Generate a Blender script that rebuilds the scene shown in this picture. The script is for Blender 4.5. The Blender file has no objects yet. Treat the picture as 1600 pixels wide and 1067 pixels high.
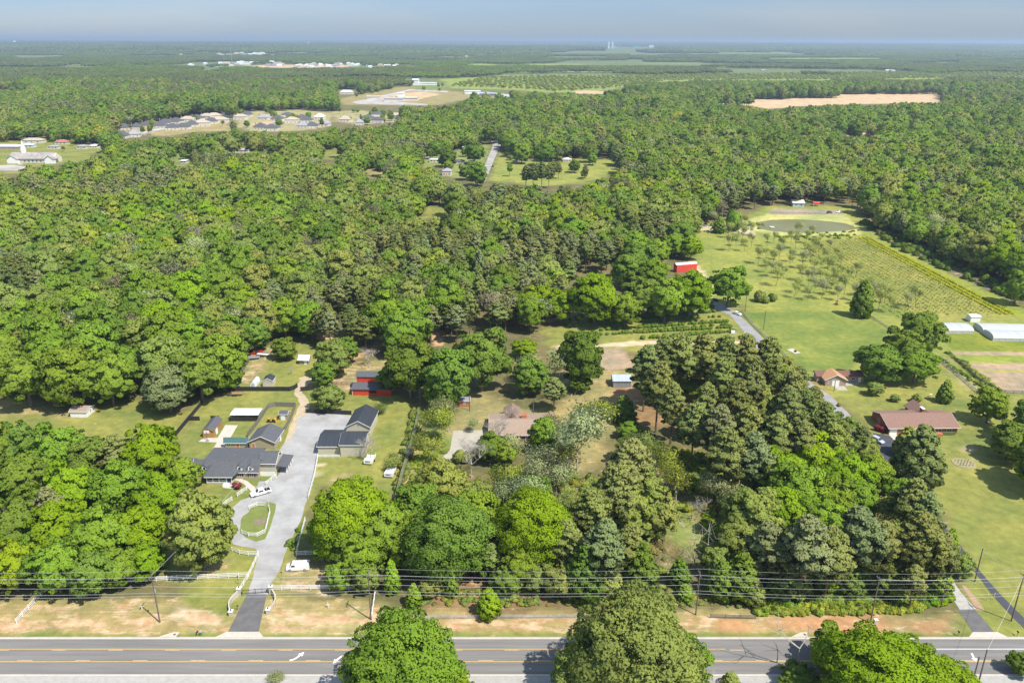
import bpy, math, random
import numpy as np
from mathutils import Matrix, Vector
rnd = random.Random(7)
RNG = np.random.default_rng(11)
SC = bpy.context.scene
COL = SC.collection
rad = math.radians

# ------------------------------------------------------------------ camera, sky, sun, exposure
CH = 123.0; CF = 1244.0; CP = rad(20.70); CR = rad(0.215)
cam = bpy.data.cameras.new('camera'); camo = bpy.data.objects.new('camera', cam); COL.objects.link(camo)
cam.lens = CF / 1600 * 36; cam.sensor_width = 36; cam.clip_start = 1; cam.clip_end = 200000
_c, _s = math.cos(CR), math.sin(CR)
X0 = Vector((1, 0, 0)); U0 = Vector((0, math.sin(CP), math.cos(CP))); B0 = Vector((0, -math.cos(CP), math.sin(CP)))
cx_ = _c * X0 + _s * U0; cy_ = -_s * X0 + _c * U0
camo.matrix_world = Matrix(((cx_.x, cy_.x, B0.x, 0), (cx_.y, cy_.y, B0.y, 0), (cx_.z, cy_.z, B0.z, CH), (0, 0, 0, 1)))
SC.camera = camo

SUN_EL = 56.0; SUN_AZ = 130.0            # azimuth clockwise from +Y
w = bpy.data.worlds.new('World'); SC.world = w; w.use_nodes = True
nt = w.node_tree; nt.nodes.clear()
sky = nt.nodes.new('ShaderNodeTexSky'); sky.sky_type = 'NISHITA'; sky.sun_disc = False
sky.sun_elevation = rad(SUN_EL); sky.sun_rotation = rad(SUN_AZ)
sky.air_density = 1.0; sky.dust_density = 0.4; sky.ozone_density = 2.5
tcw = nt.nodes.new('ShaderNodeTexCoord')
nzw = nt.nodes.new('ShaderNodeTexNoise'); nzw.inputs['Scale'].default_value = 2.2; nzw.inputs['Detail'].default_value = 5
mpw = nt.nodes.new('ShaderNodeMapping'); mpw.inputs['Scale'].default_value = (1, 1, 9)
nt.links.new(tcw.outputs['Generated'], mpw.inputs['Vector']); nt.links.new(mpw.outputs[0], nzw.inputs['Vector'])
crw = nt.nodes.new('ShaderNodeValToRGB'); crw.color_ramp.elements[0].position = .42; crw.color_ramp.elements[0].color = (0.33, 0.405, 0.60, 1)
crw.color_ramp.elements[1].position = .66; crw.color_ramp.elements[1].color = (0.41, 0.445, 0.60, 1)
nt.links.new(nzw.outputs['Fac'], crw.inputs[0])
mxw = nt.nodes.new('ShaderNodeMixRGB'); mxw.blend_type = 'MULTIPLY'; mxw.inputs[0].default_value = 1
nt.links.new(sky.outputs[0], mxw.inputs[1])
sxw = nt.nodes.new('ShaderNodeSeparateXYZ'); nt.links.new(tcw.outputs['Generated'], sxw.inputs[0])
mrw = nt.nodes.new('ShaderNodeMapRange'); mrw.inputs['From Min'].default_value = .06; mrw.inputs['From Max'].default_value = .35; nt.links.new(sxw.outputs['Z'], mrw.inputs['Value'])
mxh = nt.nodes.new('ShaderNodeMixRGB'); nt.links.new(mrw.outputs[0], mxh.inputs[0]); nt.links.new(crw.outputs[0], mxh.inputs[1]); mxh.inputs[2].default_value = (1.25, 1.12, .95, 1)
nt.links.new(mxh.outputs[0], mxw.inputs[2])
bg = nt.nodes.new('ShaderNodeBackground'); bg.inputs['Strength'].default_value = 0.15
wo = nt.nodes.new('ShaderNodeOutputWorld')
nt.links.new(mxw.outputs[0], bg.inputs[0]); nt.links.new(bg.outputs[0], wo.inputs[0])
sl = bpy.data.lights.new('sun', 'SUN'); sl.energy = 4.6; sl.angle = rad(0.53); sl.color = (1.0, 0.95, 0.86)
so = bpy.data.objects.new('sun', sl); COL.objects.link(so)
sd = Vector((math.sin(rad(SUN_AZ)) * math.cos(rad(SUN_EL)), math.cos(rad(SUN_AZ)) * math.cos(rad(SUN_EL)), math.sin(rad(SUN_EL))))
so.rotation_euler = sd.to_track_quat('Z', 'Y').to_euler(); so.location = (60, 60, 300)
SC.view_settings.view_transform = 'Standard'; SC.view_settings.look = 'None'
SC.view_settings.exposure = 0.50; SC.view_settings.gamma = 1.0
try:
    SC.cycles.max_bounces = 4; SC.cycles.diffuse_bounces = 2; SC.cycles.glossy_bounces = 1
    SC.cycles.transmission_bounces = 2; SC.cycles.transparent_max_bounces = 4; SC.cycles.volume_bounces = 0
    SC.cycles.caustics_reflective = False; SC.cycles.caustics_refractive = False
except Exception: pass

# ------------------------------------------------------------------ pixel <-> world (photo is 1600 x 1067)
def at(u, v, z=0.0):
    x = u - 800.0; y = 533.5 - v
    x2 = _c * x - _s * y; y2 = _s * x + _c * y
    dy = math.cos(CP) * CF + math.sin(CP) * y2; dz = -math.sin(CP) * CF + math.cos(CP) * y2
    t = (z - CH) / dz
    return Vector((x2 * t, dy * t, z))
def px(X, Y, Z):
    z = Z - CH
    d = Y * math.cos(CP) - z * math.sin(CP); up = Y * math.sin(CP) + z * math.cos(CP)
    x = X / d * CF; y = up / d * CF
    return 800 + _c * x + _s * y, 533.5 - (-_s * x + _c * y), d

# ------------------------------------------------------------------ value noise for placing things
_T = RNG.random((256, 256))
def vnoise(x, y, s):
    x = np.asarray(x, float) / s; y = np.asarray(y, float) / s
    xi = np.floor(x).astype(int); yi = np.floor(y).astype(int); fx = x - xi; fy = y - yi
    fx = fx * fx * (3 - 2 * fx); fy = fy * fy * (3 - 2 * fy)
    g = lambda a, b: _T[a % 256, b % 256]
    return (g(xi, yi) * (1 - fx) + g(xi + 1, yi) * fx) * (1 - fy) + (g(xi, yi + 1) * (1 - fx) + g(xi + 1, yi + 1) * fx) * fy
def terr(x, y):
    d = np.asarray(y, float)
    k = np.clip((d - 5500) / 9000.0, 0, 1)
    return k * (vnoise(x, y, 5200.) * 62 + vnoise(np.asarray(x) + 9000, y, 2100.) * 22)

# ------------------------------------------------------------------ materials
MATS = {}
def mat(name, c, c2=None, scale=1.0, rough=0.85, metal=0.0, amt=0.25, bump=0.0, detail=4, spec=0.3, stretch=None):
    if name in MATS: return MATS[name]
    m = bpy.data.materials.new(name); m.use_nodes = True; n = m.node_tree
    b = n.nodes['Principled BSDF']; b.inputs['Roughness'].default_value = rough; b.inputs['Metallic'].default_value = metal
    b.inputs['Specular IOR Level'].default_value = spec
    tc = n.nodes.new('ShaderNodeTexCoord'); nz = n.nodes.new('ShaderNodeTexNoise')
    nz.inputs['Scale'].default_value = scale; nz.inputs['Detail'].default_value = detail; nz.inputs['Roughness'].default_value = .65
    if stretch:
        mp = n.nodes.new('ShaderNodeMapping'); mp.inputs['Scale'].default_value = stretch
        n.links.new(tc.outputs['Object'], mp.inputs[0]); n.links.new(mp.outputs[0], nz.inputs['Vector'])
    else: n.links.new(tc.outputs['Object'], nz.inputs['Vector'])
    cr = n.nodes.new('ShaderNodeValToRGB'); e = cr.color_ramp.elements
    a = c2 if c2 else tuple(x * (1 - amt) for x in c); bb = c if c2 else tuple(min(1, x * (1 + amt)) for x in c)
    e[0].position = .33; e[0].color = (*a, 1); e[1].position = .67; e[1].color = (*bb, 1)
    n.links.new(nz.outputs['Fac'], cr.inputs[0]); n.links.new(cr.outputs[0], b.inputs['Base Color'])
    if bump:
        bp = n.nodes.new('ShaderNodeBump'); bp.inputs['Strength'].default_value = bump; bp.inputs['Distance'].default_value = .1
        n.links.new(nz.outputs['Fac'], bp.inputs['Height']); n.links.new(bp.outputs[0], b.inputs['Normal'])
    MATS[name] = m; return m
def leafmat(name, hue=1.0, trans=.28):
    m = bpy.data.materials.new(name); m.use_nodes = True; n = m.node_tree; n.nodes.clear()
    at_ = n.nodes.new('ShaderNodeAttribute'); at_.attribute_type = 'INSTANCER'; at_.attribute_name = 'color'
    tc = n.nodes.new('ShaderNodeTexCoord'); nz = n.nodes.new('ShaderNodeTexNoise')
    nz.inputs['Scale'].default_value = .45; nz.inputs['Detail'].default_value = 6; nz.inputs['Roughness'].default_value = .7
    n.links.new(tc.outputs['Object'], nz.inputs['Vector'])
    cr = n.nodes.new('ShaderNodeValToRGB'); e = cr.color_ramp.elements
    e[0].position = .34; e[0].color = (.76, .80, .80, 1); e[1].position = .66; e[1].color = (1.20, 1.17, 1.02, 1)
    n.links.new(nz.outputs['Fac'], cr.inputs[0])
    mx = n.nodes.new('ShaderNodeMixRGB'); mx.blend_type = 'MULTIPLY'; mx.inputs[0].default_value = 1
    n.links.new(at_.outputs['Color'], mx.inputs[1]); n.links.new(cr.outputs[0], mx.inputs[2])
    d = n.nodes.new('ShaderNodeBsdfDiffuse'); t = n.nodes.new('ShaderNodeBsdfTranslucent')
    n.links.new(mx.outputs[0], d.inputs['Color']); n.links.new(mx.outputs[0], t.inputs['Color'])
    ms = n.nodes.new('ShaderNodeMixShader'); ms.inputs[0].default_value = trans
    n.links.new(d.outputs[0], ms.inputs[1]); n.links.new(t.outputs[0], ms.inputs[2])
    o = n.nodes.new('ShaderNodeOutputMaterial'); n.links.new(ms.outputs[0], o.inputs[0])
    return m
LEAF = leafmat('leaf', trans=.36); NEEDLE = leafmat('needle', trans=.25)
BARK = mat('bark', (.17, .14, .11), scale=3, amt=.35); PBARK = mat('pine_bark', (.20, .13, .09), scale=3, amt=.35)
GBARK = mat('grey_bark', (.36, .33, .28), scale=2, amt=.3)
WHITE = mat('white_paint', (.78, .78, .76), scale=.8, rough=.5, amt=.05)
WHITEB = mat('white_metal', (.72, .74, .76), scale=.3, rough=.4, amt=.06)
CREAM = mat('cream_siding', (.50, .46, .36), scale=.6, amt=.08, stretch=(.3, .3, 6))
BEIGE = mat('beige_siding', (.36, .30, .21), scale=.6, amt=.1, stretch=(.3, .3, 6))
BRICK = mat('red_brick', (.36, .13, .07), (.25, .085, .05), scale=5, amt=.2)
BRICKO = mat('orange_brick', (.52, .19, .09), (.40, .14, .07), scale=5)
BRICKT = mat('tan_brick', (.40, .31, .24), (.30, .22, .17), scale=5)
SLATE = mat('grey_shingle', (.115, .118, .13), (.082, .085, .095), scale=1.6, rough=.9, detail=8)
DARKM = mat('dark_metal_roof', (.060, .068, .082), (.047, .053, .064), scale=.5, rough=.42, metal=.2, stretch=(6, .2, .2))
TEALR = mat('teal_roof', (.07, .15, .16), scale=1, rough=.5, amt=.12)
BROWNR = mat('brown_shingle', (.275, .17, .13), (.22, .13, .10), scale=1.6, rough=.9, detail=8)
TANR = mat('tan_shingle', (.52, .29, .15), (.43, .23, .12), scale=1.6, rough=.9, detail=8)
MAROON = mat('maroon_shingle', (.20, .11, .085), (.15, .08, .06), scale=1.6, rough=.9, detail=8)
GREYM = mat('grey_metal', (.40, .46, .53), scale=.6, rough=.4, amt=.1, stretch=(5, .2, .2))
GREYW = mat('grey_sheet_wall', (.25, .27, .28), scale=.8, amt=.2, stretch=(4, 4, .3))
REDW = mat('red_boards', (.66, .075, .03), (.50, .05, .022), scale=2, stretch=(3, 3, .3))
REDM = mat('red_metal_wall', (.60, .07, .045), scale=1, amt=.1, stretch=(4, 4, .2))
TIMBER = mat('timber_boards', (.42, .24, .09), (.31, .17, .06), scale=2, stretch=(4, 4, .3))
BLACKF = mat('black_fence', (.030, .030, .032), scale=2, amt=.3)
GREYF = mat('weathered_fence', (.21, .19, .165), (.14, .13, .115), scale=2, stretch=(5, 5, .4))
VINEF = mat('vine_grown_fence', (.20, .19, .12), (.09, .12, .04), scale=.8)
ASPH = mat('asphalt', (.225, .215, .204), (.160, .152, .145), scale=.35, detail=9, stretch=(.12, 2.2, 1))
ASPHD = mat('drive_asphalt', (.075, .078, .092), (.06, .062, .073), scale=.5, detail=8)
ASPHG = mat('worn_asphalt', (.155, .15, .15), (.115, .11, .11), scale=.5, detail=8)
CONC = mat('concrete', (.55, .50, .42), (.46, .42, .36), scale=.7, detail=8)
CONCG = mat('grey_concrete', (.42, .40, .37), (.33, .32, .30), scale=.9, detail=8)
GRAVEL = mat('gravel', (.42, .415, .41), (.275, .265, .255), scale=.16, detail=12, bump=.3)
SANDT = mat('sand_track', (.52, .42, .29), (.38, .30, .19), scale=.4, detail=9)
YELL = mat('yellow_line_paint', (.72, .44, .10), scale=2, amt=.18, detail=8)
WLINE = mat('white_line_paint', (.80, .80, .78), scale=2, amt=.08, detail=8)
GLASS = mat('window_glass', (.045, .055, .065), scale=1, rough=.12, amt=.1, spec=.6)
TYRE = mat('tyre_rubber', (.02, .02, .02), scale=3); RIM = mat('alloy_rim', (.45, .45, .46), scale=3, rough=.35, metal=.6)
CARW = mat('white_car_paint', (.80, .81, .82), scale=.5, rough=.25, amt=.02, spec=.6)
CARS = mat('silver_car_paint', (.46, .50, .52), scale=.5, rough=.28, amt=.03, spec=.6)
CARD = mat('dark_car_paint', (.05, .06, .065), scale=.5, rough=.28, amt=.03, spec=.6)
CARR = mat('red_car_paint', (.42, .03, .03), scale=.5, rough=.3, amt=.03, spec=.6)
POLE = mat('pole_timber', (.17, .14, .12), (.11, .09, .08), scale=2, stretch=(4, 4, .3))
WIRE = mat('wire_metal', (.62, .62, .64), scale=1, rough=.7, amt=.04)
STEEL = mat('galvanised_steel', (.5, .52, .54), scale=1, rough=.4, metal=.4)
STONE = mat('cream_stone', (.55, .50, .40), (.42, .37, .29), scale=2.5, detail=6)
IRON = mat('black_iron', (.02, .02, .022), scale=2, rough=.5)
ORANGE = mat('orange_paint', (.65, .30, .05), scale=2, rough=.5)
GREENB = mat('green_box', (.08, .22, .14), scale=2, rough=.5)
YELP = mat('yellow_marker_plastic', (.80, .62, .05), scale=2, rough=.5)
BROWNTW = mat('dry_twigs', (.42, .26, .14), (.25, .15, .08), scale=2)
BLUEW = mat('pale_blue_tarp', (.45, .58, .66), scale=2)
WATER = mat('pond_water', (.205, .195, .080), (.165, .16, .065), scale=.05, rough=.3, spec=.13)
TEALF = mat('turquoise_metal', (.10, .55, .50), scale=.1, rough=.5, amt=.1)

# ------------------------------------------------------------------ mesh helpers
def mk(name, V, F):
    """V (n,3), F (m,4) int -> mesh of quads"""
    me = bpy.data.meshes.new(name); V = np.asarray(V, np.float32); F = np.asarray(F, np.int32)
    me.vertices.add(len(V)); me.vertices.foreach_set('co', V.ravel())
    me.loops.add(F.size); me.loops.foreach_set('vertex_index', F.ravel())
    me.polygons.add(len(F)); me.polygons.foreach_set('loop_start', np.arange(0, F.size, F.shape[1], dtype=np.int32))
    me.polygons.foreach_set('loop_total', np.full(len(F), F.shape[1], np.int32))
    me.update(calc_edges=True); return me
def link(o, parent=None):
    COL.objects.link(o)
    if parent is not None: o.parent = parent
    return o
def tag(o, label=None, cat=None, group=None, kind=None):
    if label: o['label'] = label
    if cat: o['category'] = cat
    if group: o['group'] = group
    if kind: o['kind'] = kind
    return o
def thing(name, label, cat, loc=(0, 0, 0), rz=0.0, group=None):
    o = bpy.data.objects.new(name, None); o.empty_display_size = .5; link(o)
    o.location = loc; o.rotation_euler = (0, 0, rz)
    if loc[1] > 5500: o.location.z += float(terr(loc[0], loc[1]))
    return tag(o, label, cat, group)
class MB:
    def __init__(s): s.v = []; s.f = []
    def add(s, vs, fs):
        k = len(s.v); s.v += [tuple(p) for p in vs]; s.f += [tuple(i + k for i in f) for f in fs]; return s
    def box(s, x0, x1, y0, y1, z0, z1):
        return s.add([(x0, y0, z0), (x1, y0, z0), (x1, y1, z0), (x0, y1, z0), (x0, y0, z1), (x1, y0, z1), (x1, y1, z1), (x0, y1, z1)],
                     [(0, 3, 2, 1), (4, 5, 6, 7), (0, 1, 5, 4), (1, 2, 6, 5), (2, 3, 7, 6), (3, 0, 4, 7)])
    def tube(s, a, b, r0, r1=None, n=6):
        r1 = r0 if r1 is None else r1
        a = Vector(a); b = Vector(b); d = (b - a)
        if d.length < 1e-6: return s
        d.normalize(); u = d.orthogonal().normalized(); w_ = d.cross(u); vs = []
        for p, r in ((a, r0), (b, r1)):
            for i in range(n):
                t = 2 * math.pi * i / n; vs.append(p + u * (r * math.cos(t)) + w_ * (r * math.sin(t)))
        fs = [(i, (i + 1) % n, n + (i + 1) % n, n + i) for i in range(n)] + [tuple(range(n - 1, -1, -1)), tuple(range(n, 2 * n))]
        return s.add(vs, fs)
    def path(s, pts, r, n=4):
        for a, b in zip(pts[:-1], pts[1:]): s.tube(a, b, r, r, n)
        return s
    def prism(s, poly, axis, a, b):
        """poly of 2D points extruded along axis from a to b"""
        n = len(poly)
        if axis == 'x': vs = [(a, p, q) for p, q in poly] + [(b, p, q) for p, q in poly]
        elif axis == 'y': vs = [(p, a, q) for p, q in poly] + [(p, b, q) for p, q in poly]
        else: vs = [(p, q, a) for p, q in poly] + [(p, q, b) for p, q in poly]
        return s.add(vs, [tuple(range(n)), tuple(range(2 * n - 1, n - 1, -1))] + [(i, i + n, (i + 1) % n + n, (i + 1) % n) for i in range(n)])
    def slab(s, q, t):
        """quad q (4 points) thickened downward by t"""
        q = [Vector(p) for p in q]; lo = [p - Vector((0, 0, t)) for p in q]
        return s.add(q + lo, [(0, 1, 2, 3), (7, 6, 5, 4), (0, 4, 5, 1), (1, 5, 6, 2), (2, 6, 7, 3), (3, 7, 4, 0)])
    def mesh(s, name):
        me = bpy.data.meshes.new(name); me.from_pydata(s.v, [], s.f); me.validate(); me.update()
        import bmesh
        bm = bmesh.new(); bm.from_mesh(me); bmesh.ops.recalc_face_normals(bm, faces=bm.faces); bm.to_mesh(me); bm.free()
        return me
    def build(s, name, m, parent=None):
        me = s.mesh(name); me.materials.append(m); return link(bpy.data.objects.new(name, me), parent)
def dupe(o, parent=None):
    c = o.copy(); COL.objects.link(c); c.parent = parent
    for ch in list(o.children): dupe(ch, c)
    return c
ORD = ['first', 'second', 'third', 'fourth', 'fifth', 'sixth', 'seventh', 'eighth', 'ninth', 'tenth', 'eleventh', 'twelfth', 'thirteenth', 'fourteenth', 'fifteenth', 'sixteenth', 'seventeenth', 'eighteenth', 'nineteenth', 'twentieth']
def ordw(i): return ORD[i] if i < 20 else '%d%s' % (i + 1, {1: 'st', 2: 'nd', 3: 'rd'}.get((i + 1) % 10 if (i + 1) % 100 not in (11, 12, 13) else 0, 'th'))

# ------------------------------------------------------------------ ground cover (each patch: colour, bare-earth amount, edge width m, outline as seen on the ground)
LAWN = (.225, .235, .062); LUSH = (.165, .215, .048); DRY = (.30, .255, .11); CLAY = (.50, .27, .14); SAND = (.56, .46, .31)
FLOOR = (.155, .14, .062); TANF = (.56, .40, .25); TILL = (.37, .28, .19); ORCH = (.255, .275, .066); PALE = (.20, .24, .07)
STRAW = (.33, .19, .10)
P = []   # ground patches
V = []   # clearings where no woodland tree stands (same outlines)
def patch(col, bare, edge, poly, clear=True):
    P.append((col, bare, edge, poly))
    if clear: V.append(poly)
patch(DRY, .40, 1.0, [(-900, 940), (470, 934), (600, 940), (900, 948), (1500, 948), (1500, 905), (2500, 905), (2500, 1300), (-900, 1300)])
patch(LUSH, .12, .6, [(-500, 989), (2100, 989), (2100, 999), (-500, 999)])
patch((.31, .25, .11), .58, 1.6, [(-300, 968), (120, 965), (330, 966), (345, 985), (240, 987), (-300, 986)])
patch(SAND, .85, 1.8, [(280, 955), (350, 955), (345, 972), (300, 972)])
patch((.33, .29, .13), .60, 1.8, [(418, 948), (470, 950), (600, 968), (650, 972), (560, 985), (480, 988), (414, 990)])
patch((.32, .25, .11), .56, 1.6, [(650, 965), (920, 962), (1120, 966), (1120, 985), (660, 985)])
patch(CLAY, .30, 2.5, [(1120, 966), (1480, 966), (1490, 985), (1120, 986)])
patch(LAWN, .30, 1.5, [(280, 930), (385, 925), (360, 965), (300, 950)])
patch(LAWN, .15, 2, [(1490, 905), (1560, 880), (2400, 900), (2400, 990), (1500, 990)])
# left pasture
patch(LAWN, .12, 3, [(-400, 622), (0, 622), (60, 634), (110, 644), (215, 622), (240, 650), (300, 640), (320, 626), (300, 655), (268, 690), (262, 712), (150, 700), (60, 680), (-400, 660)])
patch(DRY, .35, 3, [(-200, 622), (0, 620), (90, 634), (120, 650), (60, 650), (-200, 640)], False)
# main property
patch(LAWN, .12, 2, [(317, 627), (345, 622), (372, 606), (366, 590), (385, 562), (390, 540), (470, 536), (500, 545), (510, 600), (545, 590), (600, 600), (650, 636), (655, 650), (632, 740), (612, 805), (585, 805), (540, 760), (500, 758), (484, 790), (466, 860), (452, 930), (300, 950), (262, 900), (262, 800), (300, 760), (270, 700), (285, 670)])
patch(DRY, .45, 3, [(395, 545), (430, 540), (455, 548), (420, 565), (400, 600), (370, 600)], False)
patch((.38, .27, .15), .5, 3, [(500, 552), (545, 560), (600, 580), (605, 600), (560, 606), (545, 612), (525, 612), (505, 595)])
patch(DRY, .4, 2, [(535, 570), (600, 560), (640, 590), (600, 605), (540, 590)])
patch(DRY, .5, 2, [(455, 870), (560, 880), (570, 920), (520, 926), (425, 925), (440, 892)])
patch(DRY, .5, 3, [(262, 820), (330, 870), (380, 880), (330, 900), (262, 900)], False)
patch(DRY, .45, 2, [(505, 745), (550, 740), (560, 752), (520, 760)], False)
patch(SAND, .7, 1, [(494, 727), (504, 725), (500, 740), (493, 745)], False)
# brick house property (centre)
patch(DRY, .25, 3, [(655, 660), (700, 620), (760, 612), (820, 640), (870, 640), (905, 600), (945, 590), (985, 606), (1000, 625), (975, 655), (955, 690), (935, 720), (905, 760), (890, 790), (860, 800), (845, 780), (880, 720), (872, 690), (765, 690), (740, 710), (700, 715), (660, 720), (640, 740)])
patch(PALE, .1, 3, [(660, 640), (700, 650), (708, 700), (690, 720), (650, 740), (645, 700)], False)
patch(CLAY, .8, .5, [(654, 650), (660, 650), (643, 735), (634, 760), (630, 758), (640, 720)], False)
patch(STRAW, .3, 2, [(955, 598), (1000, 600), (1005, 640), (970, 640)], False)
patch(DRY, .4, 2, [(1025, 850), (1052, 850), (1062, 905), (1060, 940), (1030, 920), (1030, 880)])
patch(LUSH, .05, 3, [(1100, 810), (1170, 800), (1185, 830), (1180, 880), (1110, 880)])
patch(PALE, .3, 3, [(1040, 790), (1090, 790), (1100, 850), (1050, 850)])
patch(FLOOR, .1, 3, [(600, 900), (1000, 900), (1500, 900), (1500, 950), (600, 950)], False)
patch((.22, .15, .08), .25, 3, [(650, 900), (900, 900), (900, 948), (650, 948)], False)
patch((.24, .16, .08), .25, 3, [(990, 600), (1300, 590), (1340, 700), (1100, 680), (990, 660)], False)
# middle: rows of bushes, field, driveway side
patch(LAWN, .15, 3, [(850, 512), (960, 500), (1090, 478), (1150, 470), (1205, 520), (1210, 545), (1190, 548), (880, 548), (850, 535)])
patch(TILL, .1, 1.5, [(880, 545), (972, 543), (990, 575), (880, 582)])
patch(SAND, .5, 1.5, [(870, 541), (1000, 533), (1200, 532), (1200, 537), (1000, 539), (872, 547)], False)
patch(DRY, .3, 2, [(880, 582), (992, 577), (1010, 600), (950, 600), (870, 604)])
patch((.36, .24, .13), .5, 3, [(800, 492), (870, 492), (880, 500), (850, 508), (795, 506)], False)
patch((.36, .24, .13), .5, 3, [(640, 500), (690, 498), (690, 530), (600, 545), (560, 560), (530, 560), (560, 545)], False)
patch(CLAY, .7, 3, [(490, 512), (512, 512), (512, 532), (492, 530)], False)
patch(CLAY, .8, 1, [(680, 500), (690, 500), (690, 540), (680, 540)], False)
# right side
patch(ORCH, .08, 4, [(1085, 352), (1160, 338), (1200, 322), (1330, 322), (1372, 366), (1500, 432), (1620, 492), (2100, 560), (2100, 1000), (1530, 1000), (1535, 890), (1490, 820), (1460, 750), (1395, 690), (1350, 655), (1290, 600), (1230, 560), (1200, 545), (1160, 480), (1100, 470), (1086, 430)])
patch(LAWN, .05, 3, [(1380, 600), (1480, 560), (1560, 612), (2100, 640), (2100, 1000), (1540, 1000), (1530, 880), (1470, 760), (1395, 690), (1310, 620)], False)
patch(LUSH, .0, 2, [(1160, 488), (1340, 488), (1398, 522), (1350, 560), (1320, 590), (1255, 572), (1213, 540), (1180, 505)], False)
patch((.195, .235, .055), .0, 2, [(1185, 492), (1330, 492), (1370, 515), (1300, 560), (1260, 560), (1220, 535)], False)
patch((.26, .26, .07), .1, 3, [(1270, 375), (1350, 372), (1600, 500), (1460, 500), (1380, 470)], False)
patch((.42, .42, .15), .0, 1.5, [(1165, 345), (1200, 334), (1320, 334), (1345, 358), (1345, 368), (1200, 368), (1170, 358)], False)
patch((.25, .28, .05), .0, 1.5, [(1352, 366), (1372, 372), (1480, 422), (1600, 482), (1600, 500), (1545, 480), (1430, 420), (1370, 388)], False)
patch((.20, .23, .035), 0, 1, [(1470, 520), (2000, 530), (2000, 560), (1490, 548)], False)
patch(TILL, .1, .5, [(1488, 549), (2000, 553), (2000, 558), (1500, 555)], False)
patch((.23, .28, .05), 0, .5, [(1500, 555), (2000, 558), (2000, 570), (1512, 567)], False)
patch(TILL, .1, .8, [(1512, 567), (2000, 570), (2100, 618), (1568, 614)], False)
patch((.33, .33, .10), 0, .5, [(1525, 578), (2000, 579), (2000, 582), (1528, 581)], False)
patch((.30, .27, .14), .25, 1.5, [(1462, 560), (1475, 558), (1530, 610), (1520, 614)], False)
patch((.30, .28, .12), .2, 1.5, [(1490, 715), (1525, 715), (1522, 732), (1493, 728)], False)
patch((.34, .28, .16), .4, 1, [(1505, 695), (1525, 698), (1520, 708), (1500, 705)], False)
patch(SAND, .6, 1, [(1080, 412), (1095, 418), (1112, 445), (1108, 470), (1100, 470), (1098, 445)], False)
patch(SAND, .5, 1.5, [(1088, 352), (1130, 352), (1180, 362), (1178, 368), (1120, 360), (1088, 360)], False)
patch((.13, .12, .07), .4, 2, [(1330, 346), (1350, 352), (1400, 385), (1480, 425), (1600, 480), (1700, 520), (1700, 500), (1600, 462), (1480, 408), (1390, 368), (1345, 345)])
patch(CONCG and (.32, .27, .2), .3, 2, [(1205, 326), (1310, 328), (1315, 336), (1205, 336)], False)
# far clearings
patch(LAWN, .1, 4, [(648, 345), (665, 323), (707, 323), (704, 338), (668, 343)])
patch(DRY, .3, 3, [(562, 266), (598, 261), (605, 274), (575, 279)])
patch(PALE, .3, 6, [(650, 246), (700, 240), (765, 222), (768, 240), (750, 262), (745, 280), (700, 277), (690, 262), (660, 262)])
patch(ORCH, .05, 5, [(782, 235), (800, 245), (870, 255), (900, 248), (960, 250), (965, 268), (920, 285), (850, 292), (790, 285), (762, 282)])
patch(LAWN, .05, 4, [(505, 233), (545, 230), (538, 243), (518, 250), (500, 248)])
patch(PALE, .1, 4, [(350, 230), (440, 230), (440, 238), (350, 240)])
patch(LAWN, .08, 5, [(-300, 222), (0, 221), (60, 217), (110, 224), (175, 227), (178, 234), (150, 240), (140, 252), (100, 255), (85, 262), (36, 262), (36, 272), (-300, 276)])
patch(PALE, .2, 5, [(262, 240), (300, 236), (300, 258), (280, 262), (268, 258)])
patch(DRY, .4, 6, [(180, 210), (200, 198), (260, 188), (330, 178), (350, 180), (365, 205), (300, 206), (260, 213)])
patch((.34, .31, .15), .35, 6, [(365, 178), (400, 174), (470, 171), (520, 178), (510, 200), (460, 205), (400, 206), (370, 200)])
patch(CLAY, .9, 5, [(398, 192), (425, 190), (425, 199), (400, 200)])
patch((.34, .31, .15), .3, 6, [(520, 175), (560, 172), (600, 178), (625, 190), (560, 195), (525, 190)])
patch(DRY, .3, 8, [(525, 156), (600, 140), (640, 134), (700, 142), (740, 146), (800, 148), (800, 154), (740, 152), (700, 162), (668, 166), (540, 164)])
patch(TANF, .3, 6, [(590, 150), (660, 143), (690, 148), (640, 158), (600, 158)], False)
patch(PALE, .1, 8, [(640, 136), (690, 132), (700, 140), (650, 142)])
GREENF = (.26, .31, .07)
patch(GREENF, 0, 12, [(690, 124), (780, 118), (1000, 117), (1250, 114), (1260, 118), (1700, 110), (1700, 122), (1300, 126), (1040, 128), (990, 132), (955, 141), (870, 146), (800, 141), (700, 138)])
patch(TANF, .0, 10, [(1118, 158), (1200, 155), (1305, 152), (1310, 147), (1470, 146), (1468, 161), (1340, 163), (1240, 167), (1200, 171), (1160, 164), (1118, 163)])
patch(TANF, .1, 5, [(1310, 209), (1335, 206), (1375, 206), (1365, 212), (1315, 214)])
patch(DRY, .2, 5, [(1395, 201), (1425, 200), (1425, 204), (1398, 206)])
patch(TANF, .1, 8, [(892, 142), (985, 143), (992, 147), (940, 148), (900, 146)])
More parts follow.
